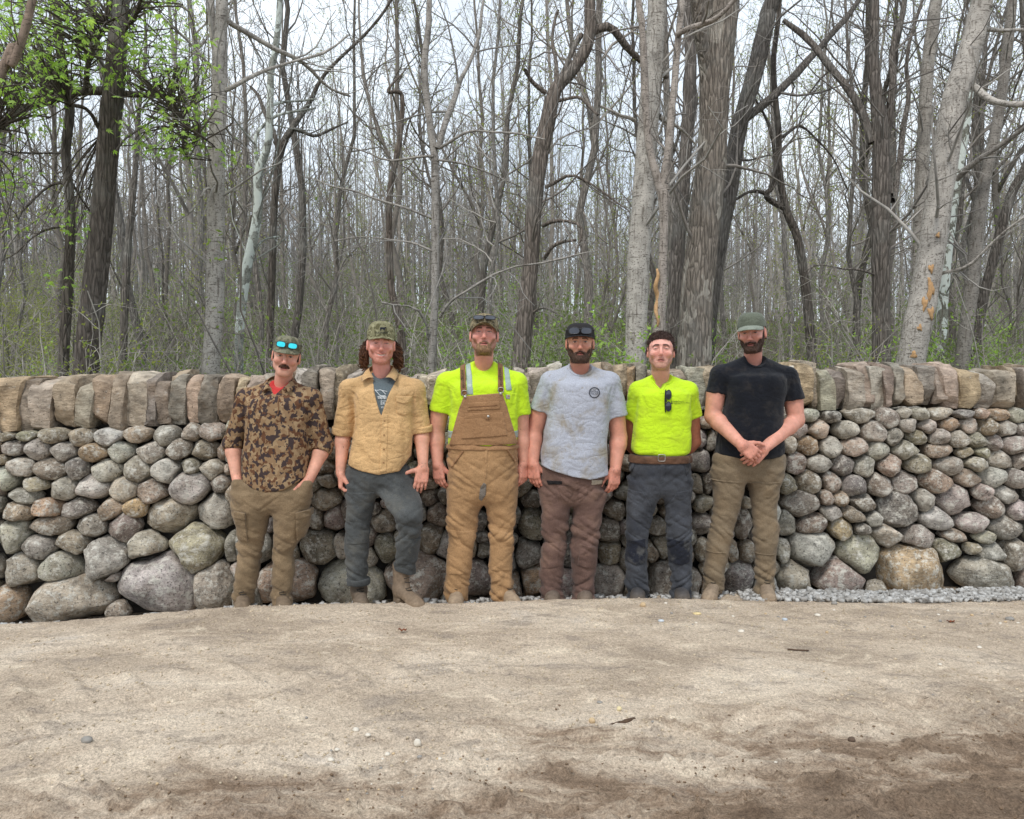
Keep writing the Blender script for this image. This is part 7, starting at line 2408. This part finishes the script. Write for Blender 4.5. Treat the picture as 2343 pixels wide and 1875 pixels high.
# ---- leaves: palmate leaf of five leaflets, many small faces
def palm_leaf(c, d, n, size, rg, mb, k=5):
    d, n = unit(d), unit(n)
    s = np.cross(d, n)
    V, F = [], []
    for i in range(k):
        a = (i - (k - 1) / 2) * 0.62
        u = d * math.cos(a) + s * math.sin(a)
        u = unit(u - n * 0.25)
        w = np.cross(u, n)
        L_ = size * (1 - 0.22 * abs(i - (k - 1) / 2)) * rg.uniform(0.8, 1.15)
        b = len(V)
        V += [c, c + u * L_ * 0.55 + w * L_ * 0.17, c + u * L_, c + u * L_ * 0.55 - w * L_ * 0.17]
        F.append([b, b + 1, b + 2, b + 3])
    mb.add(np.array(V), np.array(F))


def leaf_cloud(C, size, rg, mb):
    """single small leaves at the places C"""
    n = len(C)
    A = rg.normal(size=(n, 3))
    A /= np.linalg.norm(A, axis=1)[:, None]
    B = np.cross(A, rg.normal(size=(n, 3)))
    B /= np.linalg.norm(B, axis=1)[:, None] + 1e-9
    s = size * rg.uniform(0.6, 1.3, n)[:, None]
    V = np.stack([C - A * s, C + B * s * 0.5, C + A * s, C - B * s * 0.5], 1).reshape(-1, 3)
    F = np.arange(n * 4).reshape(-1, 4)
    mb.add(V, F)


rg = np.random.default_rng(31)
mb = MB()
clusters = []
def scatter_px(x0, x1, y0, y1, n, Y0, Y1):
    for _ in range(n):
        clusters.append(at(rg.uniform(x0, x1) / 2.006, rg.uniform(y0, y1) / 2.006, rg.uniform(Y0, Y1)))
scatter_px(-60, 480, -40, 380, 215, 6.6, 8.6)
scatter_px(560, 830, -40, 400, 75, 7.0, 8.6)
scatter_px(-40, 260, 360, 560, 40, 6.6, 7.6)
scatter_px(560, 960, 200, 720, 80, 7.0, 7.9)
scatter_px(-20, 70, 560, 900, 14, 6.8, 7.4)
scatter_px(180, 390, 960, 1120, 11, 7.8, 8.4)
scatter_px(280, 370, 1230, 1320, 6, 8.0, 8.4)
scatter_px(0, 60, 990, 1120, 5, 7.0, 7.5)
scatter_px(680, 800, 640, 720, 8, 7.2, 7.6)
scatter_px(1030, 1080, 690, 740, 4, 8.0, 8.4)
for c in clusters:
    for _ in range(rg.integers(3, 8)):
        q = c + rg.normal(size=3) * np.array([0.10, 0.12, 0.07])
        palm_leaf(q, np.array([rg.normal(), rg.normal(), -0.5]), np.array([rg.normal() * 0.4, -0.4 + rg.normal() * 0.4, 1]), rg.uniform(0.045, 0.085), rg, mb)
o = mb.build('leaves', m_leaf, e2, b2, smooth=False)
# the little shoots that carry them
mb = MB()
allp = np.concatenate([l[0] for l in lim2])
for c in clusters:
    k = np.argmin(((allp - c) ** 2).sum(1))
    a = allp[k]
    if np.linalg.norm(a - c) > 1.9:
        continue
    m_ = (a + c) / 2 + rg.normal(size=3) * 0.12 + np.array([0, 0, 0.08])
    V, F = tube(spline(np.array([a, m_, c]), 8), np.linspace(0.009, 0.003, 8), 4, False)
    mb.add(V, F)
mb.build('shoots', m_twig, e2, b2, color=(0.09, 0.075, 0.06, 1), smooth=False)

# ---- background trees: a few kinds, copied
def proto(seed, H, r, first, dens, ln, fork=False, levels=3):
    rg = np.random.default_rng(seed)
    n = 16
    z = np.linspace(-0.4, H, n)
    off = np.cumsum(rg.normal(size=(n, 2)) * 0.10, 0)
    path = np.stack([off[:, 0], off[:, 1], z], 1)
    rad = r * (1 - z / H * 0.9).clip(0.05, 1.1)
    tm = MB()
    V, F = tube(path, rad, 8)
    tm.add(V, F)
    cm = MB()
    k0 = int(n * first)
    twigs(cm, path[k0:], rad[k0:] * 0.8, levels, rg, (dens * 2.3, 3.2, 4.4), ln, minr=0.006, up=0.10, start=0.0, spread=0.75, sides=(4, 3, 3))
    if fork:
        q, qr = wander(path[k0], np.array([rg.normal() * 0.5, rg.normal() * 0.5, 1]), H * 0.5, rad[k0] * 0.75, 0.02, 10, 0.08, 0.05, rg)
        V, F = tube(q, qr, 6)
        tm.add(V, F)
        twigs(cm, q, qr, levels, rg, (dens * 2.0, 3.0, 4.2), ln * 0.9, minr=0.006, up=0.10, start=0.1, spread=0.75, sides=(4, 3, 3))
    a = tm.build('trunk', m_bark_rough, None)
    b = cm.build('crown', m_twig, None, smooth=False)
    COL.objects.unlink(a)
    COL.objects.unlink(b)
    # joined in one mesh for the far copies
    jm = MB()
    for s_ in (tm, cm):
        V = np.concatenate(s_.V)
        q = ([np.concatenate(s_.F4)] if s_.F4 else [])
        jm.add(V, q[0])
    c = jm.build('tree', m_twig, None, smooth=False)
    COL.objects.unlink(c)
    V = np.concatenate(cm.V)
    C = V[rg.integers(0, len(V), 1500)] + rg.normal(size=(1500, 3)) * 0.05
    lm = MB()
    leaf_cloud(C, 0.030, rg, lm)
    d = lm.build('buds', m_leaf_y, None, smooth=False)
    COL.objects.unlink(d)
    return a, b, c, d


PROTO = [proto(101, 15, 0.080, 0.30, 1.1, 2.4), proto(102, 17, 0.105, 0.35, 1.0, 2.8, True), proto(103, 13, 0.055, 0.22, 1.2, 1.9),
         proto(104, 18, 0.095, 0.40, 1.0, 2.6), proto(105, 12, 0.050, 0.18, 1.3, 1.7, True), proto(106, 16, 0.070, 0.25, 1.1, 2.2)]
rg = np.random.default_rng(55)
spots = []
def try_spot(X, Y, dmin):
    if all((X - q[0]) ** 2 + (Y - q[1]) ** 2 > dmin ** 2 for q in spots):
        spots.append((X, Y))
for _ in range(900):
    Y = rg.uniform(12.5, 26)
    try_spot(rg.uniform(-0.86, 0.86) * Y, Y, 1.8)
near_n = len(spots)
for _ in range(1400):
    Y = rg.uniform(26, 60)
    try_spot(rg.uniform(-0.82, 0.82) * Y, Y, 1.9)
spots = spots[:near_n] + spots[near_n:][:max(0, 296 - near_n)]
TONE = [(0.27, 0.245, 0.22), (0.21, 0.185, 0.16), (0.36, 0.33, 0.295), (0.17, 0.15, 0.13), (0.31, 0.275, 0.24)]
for i, (X, Y) in enumerate(spots):
    k = rg.integers(len(PROTO))
    # the sky stands open above the middle and the right: shorter, sparser trees there
    sc = rg.uniform(0.62, 1.05)
    if Y > 22:
        sc *= 0.92
    c = TONE[rg.integers(len(TONE))]
    z = float(ground_z(X, Y))
    rot = (rg.normal() * 0.05, rg.normal() * 0.05, rg.uniform(0, 6.28))
    if Y < 20:
        e = empty('bare_tree', (X, Y, z))
        for src in PROTO[k][:2]:
            o = src.copy()
            COL.objects.link(o)
            o.parent = e
            o.color = c + (1.0,)
        tag(e, 'slender bare tree in the wood behind the wall', 'tree', 'bare trees in the wood behind the wall')
    else:
        e = PROTO[k][2].copy()
        e.name = 'far_tree'
        COL.objects.link(e)
        e.location = (X, Y, z)
        e.color = c + (1.0,)
        tag(e, 'far grey bare tree on the wooded slope', 'tree', 'far trees on the wooded slope')
    if rg.random() < 0.5:
        o = PROTO[k][3].copy()
        COL.objects.link(o)
        o.parent = e
    e.scale = (sc, sc, sc * rg.uniform(0.9, 1.1))
    e.rotation_euler = rot

# ---- the far wood beyond, one grey mass of stems
def sticks(A, B, ra, rb):
    n = len(A)
    nz = lambda v: v / (np.linalg.norm(v, axis=1)[:, None] + 1e-9)
    D = nz(B - A)
    U = nz(np.cross(D, np.array([0.31, 0.77, 0.55])))
    W = np.cross(D, U)
    R = [q + r[:, None] * (math.cos(b) * U + math.sin(b) * W) for q, r in ((A, ra), (B, rb)) for b in (0, 2.094, 4.189)]
    return np.stack(R, 1).reshape(-1, 3), (np.arange(n)[:, None, None] * 6 + _TW[:3][None]).reshape(-1, 4)


rg = np.random.default_rng(66)
n = 2400
Y = rg.uniform(56, 120, n)
X = rg.uniform(-1.15, 1.15, n) * Y
Hh = rg.uniform(9, 17, n)
A = np.stack([X, Y, ground_z(X, Y) - 0.3], 1)
B = A + np.stack([rg.normal(0, 0.5, n), rg.normal(0, 0.5, n), Hh], 1)
mb = MB()
V, F = sticks(A, B, rg.uniform(0.07, 0.14, n), np.full(n, 0.02))
mb.add(V, F)
for k in range(16):
    u = rg.uniform(0.18, 0.95, n)[:, None]
    P = A + (B - A) * u
    ln_ = rg.uniform(1.2, 3.4, n) * (1.2 - 0.7 * u[:, 0])
    a = rg.uniform(0, 6.28, n)
    Q = P + np.stack([np.cos(a) * ln_ * 0.7, np.sin(a) * ln_ * 0.7, ln_ * rg.uniform(0.3, 1.0, n)], 1)
    V, F = sticks(P, Q, np.full(n, 0.032), np.full(n, 0.012))
    mb.add(V, F)
    for _ in range(2):
        u2 = rg.uniform(0.3, 0.9, n)[:, None]
        P2 = P + (Q - P) * u2
        Q2 = P2 + rg.normal(size=(n, 3)) * 0.5 + np.array([0, 0, 0.5])
        V, F = sticks(P2, Q2, np.full(n, 0.018), np.full(n, 0.008))
        mb.add(V, F)
o = mb.build('far_wood', m_twig, None, smooth=False, color=(0.33, 0.305, 0.28, 1))
tag(o, 'grey mass of bare stems of the far wood beyond the slope', None, None, 'stuff')

# ---- brush: many-stemmed shrubs with or without young leaves
def shrub(seed, H, stems, nleaf, leafmat, lsz):
    rg = np.random.default_rng(seed)
    sm, lm = MB(), MB()
    tips = []
    for _ in range(stems):
        a = rg.uniform(0, 6.28)
        q, qr = wander((0.15 * math.cos(a), 0.15 * math.sin(a), -0.1), (0.35 * math.cos(a), 0.35 * math.sin(a), 1), H * rg.uniform(0.6, 1.1), 0.014, 0.004, 10, 0.14, 0.02, rg)
        V, F = tube(q, qr, 4, False)
        sm.add(V, F)
        twigs(sm, q, qr, 2, rg, (5.0, 8.0), 0.85, minr=0.0026, up=0.02, start=0.15, sides=(4, 3, 3))
        tips.append(q[3:])
    a = sm.build('stems', m_twig, None, smooth=False)
    COL.objects.unlink(a)
    b = None
    if nleaf:
        V = np.concatenate(sm.V)
        C = V[rg.integers(0, len(V), nleaf)] + rg.normal(size=(nleaf, 3)) * 0.03
        C = C[C[:, 2] > 0.25]
        leaf_cloud(C, lsz, rg, lm)
        b = lm.build('leaves', leafmat, None, smooth=False)
        COL.objects.unlink(b)
    return a, b


SH = [shrub(1, 2.3, 7, 0, None, 0), shrub(2, 2.0, 8, 1000, m_leaf_d, 0.026), shrub(3, 1.8, 7, 1100, m_leaf, 0.026), shrub(4, 2.6, 7, 1500, m_leaf_y, 0.018), shrub(5, 3.0, 6, 420, m_leaf_d, 0.022)]
rg = np.random.default_rng(91)
for i in range(292):
    Y = rg.uniform(6.9, 15.5) if i < 130 else 15.5 + 24 * rg.random() ** 1.2
    X = rg.uniform(-0.70, 0.70) * Y
    u = X / Y
    pr = [0.38, 0.20, 0.06, 0.06, 0.30]
    if u < -0.5:
        pr = [0.18, 0.07, 0.05, 0.55, 0.15]
    elif -0.05 < u < 0.2:
        pr = [0.22, 0.25, 0.28, 0.0, 0.25]
    elif u > 0.5:
        pr = [0.2, 0.2, 0.35, 0.0, 0.25]
    k = rg.choice(5, p=pr)
    if i >= 260:           # fresh green bushes close behind the wall
        Y = rg.uniform(10.5, 14.0)
        X = (rg.uniform(-0.02, 0.19) if i % 3 else rg.uniform(0.46, 0.66)) * Y
        k = 2 if i % 2 else 1
    e = empty('shrub', (X, Y, float(ground_z(X, Y))))
    cc = [(0.32, 0.29, 0.25), (0.23, 0.205, 0.18), (0.44, 0.41, 0.36)][rg.integers(3)]
    for src in SH[k]:
        if src is not None:
            o = src.copy()
            COL.objects.link(o)
            o.parent = e
            o.color = cc + (1.0,)
    sc = rg.uniform(0.7, 1.15) * (1 if Y < 15.5 else 1.5)
    e.scale = (sc, sc, sc)
    if i >= 260:
        e.scale = (1.25, 1.25, 1.2)
    e.rotation_euler = (0, 0, rg.uniform(0, 6.28))
    lab = [('bare grey brush behind the wall', 'bare brush behind the wall'), ('brush with small dark green leaves behind the wall', 'leafy brush behind the wall'), ('bush with fresh bright green leaves behind the wall', 'fresh green bushes behind the wall'),
           ('yellow-green budding bush behind the wall', 'budding bushes behind the wall'), ('tall thin sapling brush with few leaves', 'sapling brush behind the wall')][k]
    tag(e, lab[0], 'shrub', lab[1])

# ---- ground cover on the slope and haze of buds: nobody could count it
rg = np.random.default_rng(17)
mb = MB()
n = 26000
Y = 7 + 50 * rg.random(n) ** 1.3
X = rg.uniform(-0.95, 0.95, n) * Y
keep = fbm(np.stack([X, Y, X * 0], 1), (0.35, 0.35, 1), 4, 3) > 0.42
X, Y = X[keep], Y[keep]
C = np.stack([X, Y, ground_z(X, Y) + rg.random(len(X)) ** 2 * 0.8 + 0.03], 1)
leaf_cloud(C, 0.05, rg, mb)
o = mb.build('undergrowth', m_leaf_d, None, smooth=False)
tag(o, 'low green ground cover over the floor of the wood', None, None, 'stuff')

# ================================================================== GRAVEL, GRIT AND LOOSE STONES
t = NT('crushed_limestone')
v = t.coord()
n = t.noise(v, 26, 3, 0.6)
n2 = t.voro(v, 30, 'F1', 1)
m_gravel = t.fin(t.mix(0.55, t.ramp(n, (0.3, lin(136, 133, 128)), (0.6, lin(188, 187, 184))), t.ramp(t.n('SeparateXYZ', Vector=n2), (0.0, lin(122, 116, 108)), (1.0, lin(208, 207, 204)))), 0.9, None, 0.15)
m_pebble = mat_flat('loose_stone', (0.5, 0.45, 0.38, 1), 0.9, 0.25, 30, 0.4, obj=True)
m_clod = mat_flat('soil_clods', lin(120, 100, 80), 0.95, 0.4, 20, 0.5)
_bx = np.array([[x, y, z] for x in (-1, 1) for y in (-1, 1) for z in (-1, 1)], float)
_bf = np.array([[0, 1, 3, 2], [4, 6, 7, 5], [0, 4, 5, 1], [2, 3, 7, 6], [0, 2, 6, 4], [1, 5, 7, 3]])


def chips(X, Y, size, rg, sink=0.3, flat=0.7):
    """angular chips lying on the ground"""
    n = len(X)
    Z = ground_z(X, Y)
    s = size * rg.uniform(0.4, 1.7, n)
    V = _bx[None] * (1 + rg.uniform(-0.45, 0.3, (n, 8, 3)))
    V = V * (s[:, None, None] * np.array([1.0, 0.8, flat])) * rg.uniform(0.7, 1.3, (n, 1, 3))
    a = rg.uniform(0, 6.28, n)
    b = rg.normal(0, 0.4, n)
    ca, sa, cb, sb = np.cos(a), np.sin(a), np.cos(b), np.sin(b)
    R = np.stack([np.stack([ca, -sa * cb, sa * sb], 1), np.stack([sa, ca * cb, -ca * sb], 1), np.stack([0 * a, sb, cb], 1)], 1)
    V = np.einsum('nij,nkj->nki', R, V)
    V += np.stack([X, Y, Z + s * (flat - sink)], 1)[:, None]
    return V.reshape(-1, 3), (np.arange(n)[:, None, None] * 8 + _bf[None]).reshape(-1, 4)


rg = np.random.default_rng(8)
mb = MB()
X = np.concatenate([rg.uniform(-3.9, -2.2, 1500), rg.uniform(-2.2, 1.6, 900), rg.uniform(1.5, 4.0, 4200)])
dep = np.where(X > 1.5, rg.uniform(0.02, 0.56, len(X)), rg.uniform(0.0, 0.44, len(X)))
Yg = wallY(X) - dep
lay = rg.random(len(X)) ** 2 * 0.02 * (X > 1.5)
V, F = chips(X, Yg, 0.0115, rg)
V[:, 2] += np.repeat(lay, 8)
mb.add(V, F)
o = mb.build('gravel', m_gravel, None, smooth=False)
tag(o, 'strip of pale crushed gravel along the foot of the wall', None, None, 'stuff')

mb = MB()
n = 9000
X = rg.uniform(-4.2, 4.2, n)
Y = 2.2 + rg.random(n) * 2.9
k = fbm(np.stack([X, Y, 0 * X], 1), (1.6, 2.6, 1), 14, 3)
keep = (k > 0.50) | (rg.random(n) < 0.25) | ((X > 0.4) & (Y > 4.2) & (rg.random(n) < 0.8))
keep &= Y > 2.85 + 0.2 * X
X, Y = X[keep], Y[keep]
V, F = chips(X, Y, 0.0032, rg)
V[:, 2] += np.repeat(road_rough(np.stack([X, Y, 0 * X], 1)), 8)
mb.add(V, F)
o = mb.build('grit', mat_flat('road_grit', lin(186, 170, 146), 0.95, 0.45, 9), None, smooth=False)
tag(o, 'fine loose grit scattered over the dirt road', None, None, 'stuff')
mb = MB()
n = 2600
X = rg.uniform(-3.6, 4.2, n)
Y = rg.uniform(2.2, 3.5, n)
w = fbm(np.stack([X, Y, 0 * X], 1), (1.9, 3.4, 1), 3, 4)
keep = (Y < 2.9 + 0.2 * X + (w - 0.5) * 1.6)
X, Y = X[keep], Y[keep]
V, F = chips(X, Y, 0.003, rg)
V[:, 2] += np.repeat(road_rough(np.stack([X, Y, 0 * X], 1)), 8)
mb.add(V, F)
o = mb.build('soil_crumbs', m_clod, None, smooth=False)
tag(o, 'damp crumbs of dark soil along the near edge of the road', None, None, 'stuff')


def ground_at(px, py):
    d = ray(px, py)
    t_ = 2.0
    for _ in range(400):
        P = np.array([0, 0, CAMZ]) + d * t_
        if P[2] < float(ground_z(P[0], P[1])):
            break
        t_ += 0.02
    return P


def loose_stone(px, py, w, col, label, name='pebble', cat='stone', group=None, flat=0.62, seed=0):
    P = ground_at(px, py)
    r = w / 2 * P[1] / FPX
    V0, F0 = I2
    rg = np.random.default_rng(seed + int(px * 7 + py))
    V = V0 * np.array([1, 0.8, flat]) * r
    for _ in range(5):
        nrm = unit(rg.normal(size=3))
        h = V @ nrm
        V = V - np.clip(h - h.max() * rg.uniform(0.7, 0.9), 0, None)[:, None] * nrm
    V = V * (1 + (fbm(V / r, 1.3, seed, 2) - 0.5) * 0.4)[:, None]
    o = mk(name, V, F0, m_pebble, color=tuple(col[:3]) + (1,))
    P[2] = float(ground_z(P[0], P[1])) + float(road_rough(np.array([[P[0], P[1], 0.0]]))[0]) + r * flat * 0.55
    o.location = Vector(P.tolist())
    tag(o, label, cat, group)
    return o


PALE, TAN_, GR_ = lin(206, 198, 184), lin(190, 166, 132), lin(140, 136, 130)
loose_stone(385, 1396, 34, lin(196, 204, 208), 'broken pale blue-white rock lying in the gravel beside the big grey boulder', 'rock')
loose_stone(198, 1708, 29, GR_, 'lone rounded grey stone lying at the left of the dirt road')
loose_stone(814, 1687, 17, PALE, 'pale angular stone, uppermost of the scatter in the middle foreground')
loose_stone(842, 1704, 14, PALE, 'small pale stone just right of the uppermost pale stone')
loose_stone(886, 1733, 15, PALE, 'flat whitish stone left of the tall pale stone in the foreground')
loose_stone(955, 1718, 18, PALE, 'tall pale stone standing on the crumbled ridge in the foreground', flat=1.2)
loose_stone(960, 1741, 14, GR_, 'grey-white stone directly below the tall pale stone')
loose_stone(1006, 1747, 12, PALE, 'small round pale stone right of the grey-white stone')
loose_stone(757, 1748, 17, PALE, 'pale elongated stone on the lower left of the scatter')
loose_stone(771, 1732, 13, PALE, 'small pale stone above the pale elongated stone')
loose_stone(1354, 1662, 17, TAN_, 'tan cobble right beside the rotten stick', flat=0.9)
loose_stone(1416, 1636, 15, lin(205, 190, 150), 'yellowish pebble above the rotten stick', flat=0.8)
loose_stone(1372, 1612, 16, GR_, 'thin dark grey flake left of the yellowish pebble', flat=0.3)
loose_stone(1949, 1699, 21, lin(92, 76, 64), 'dark brown clod at the edge of the damp soil on the right')
loose_stone(1471, 1386, 18, TAN_, 'smooth tan cobble on the road edge before the bareheaded man', flat=0.7)
loose_stone(1523, 1380, 9, PALE, 'small pale pebble right of the smooth tan cobble')
loose_stone(1594, 1403, 22, lin(206, 186, 140), 'flat yellowish chip on the road edge before the man in the black tee', flat=0.3)
loose_stone(1512, 1421, 16, lin(186, 192, 196), 'bluish white chip on the road edge before the black jeans', flat=0.4)
loose_stone(1908, 1384, 16, GR_, 'grey pebble on the road edge at the foot of the gravel')
loose_stone(1870, 1414, 16, PALE, 'pale chip on the yellowish grit right of the black tee man', flat=0.5)
loose_stone(1795, 1420, 15, lin(184, 192, 198), 'bluish chip on the yellowish grit right of the black tee man', flat=0.5)
loose_stone(1696, 1447, 18, PALE, 'pale chip, lowest on the yellowish grit', flat=0.4)
loose_stone(2240, 1490, 13, PALE, 'lone pale pebble at the far right of the road')
loose_stone(2150, 1536, 10, PALE, 'tiny pale pebble below the lone pale pebble at the right')
loose_stone(2310, 1424, 22, GR_, 'grey stone on the road edge at the far right', flat=0.5)
rg = np.random.default_rng(4)
for i in range(60):
    if i < 26:
        x, y = rg.normal(930, 90), rg.normal(1770, 38)
    elif i < 48:
        x, y = rg.uniform(1480, 2330), rg.normal(1415, 16)
    else:
        x, y = rg.uniform(40, 2300), rg.uniform(1480, 1840)
    loose_stone(x, y, rg.uniform(5, 9), [PALE, TAN_, GR_][rg.integers(3)], 'tiny loose stone on the dirt road', group='tiny loose stones on the dirt road', flat=rg.uniform(0.4, 0.8), seed=i)

# rotten stick in the foreground, thin dark twig, two dead leaves
m_rot = mat_flat('rotten_wood', lin(84, 66, 52), 0.95, 0.5, 40, 0.8)
q = np.array([ground_at(x, y) + [0, 0, 0.010] for x, y in ((1380, 1672), (1410, 1664), (1440, 1655), (1462, 1649))])
V, F = bark_tube(spline(q, 24), 0.009 * np.sin(np.linspace(0.3, 2.9, 24)) ** 0.5, 8, 0.012, 3, 60)
o = mk('stick', V - q[0], F, m_rot)
o.location = Vector(q[0].tolist())
tag(o, 'short rotten dark stick lying on the foreground dirt', 'stick')
q = np.array([ground_at(x, y) + [0, 0, 0.012] for x, y in ((1802, 1491), (1825, 1493), (1850, 1494))])
V, F = tube(spline(q, 8), np.full(8, 0.004), 6)
o = mk('twig', V - q[0], F, m_rot)
o.location = Vector(q[0].tolist())
tag(o, 'thin dark twig lying on the road at the right', 'twig')
m_dead = mat_flat('dead_leaf', lin(120, 70, 44), 0.8, 0.4, 60, 0.4)
for (x, y, lb) in ((921, 1449, 'curled dead leaf on the road before the overalls man'), (2175, 1429, 'reddish dead leaf on the road edge at the right')):
    P = ground_at(x, y) + np.array([0, 0, 0.012])
    u = np.linspace(-1, 1, 9)
    V = np.array([(0.024 * a, 0.012 * b * (1 - a * a) ** 0.5, 0.008 * a * a + 0.006 * abs(b) + 0.004 * math.sin(7 * a)) for b in (-1, -0.4, 0, 0.4, 1) for a in u])
    F = np.array([[j * 9 + i, j * 9 + i + 1, j * 9 + i + 10, j * 9 + i + 9] for j in range(4) for i in range(8)])
    o = mk('dead_leaf', V, F, m_dead)
    o.location = Vector(P.tolist())
    tag(o, lb, 'leaf')
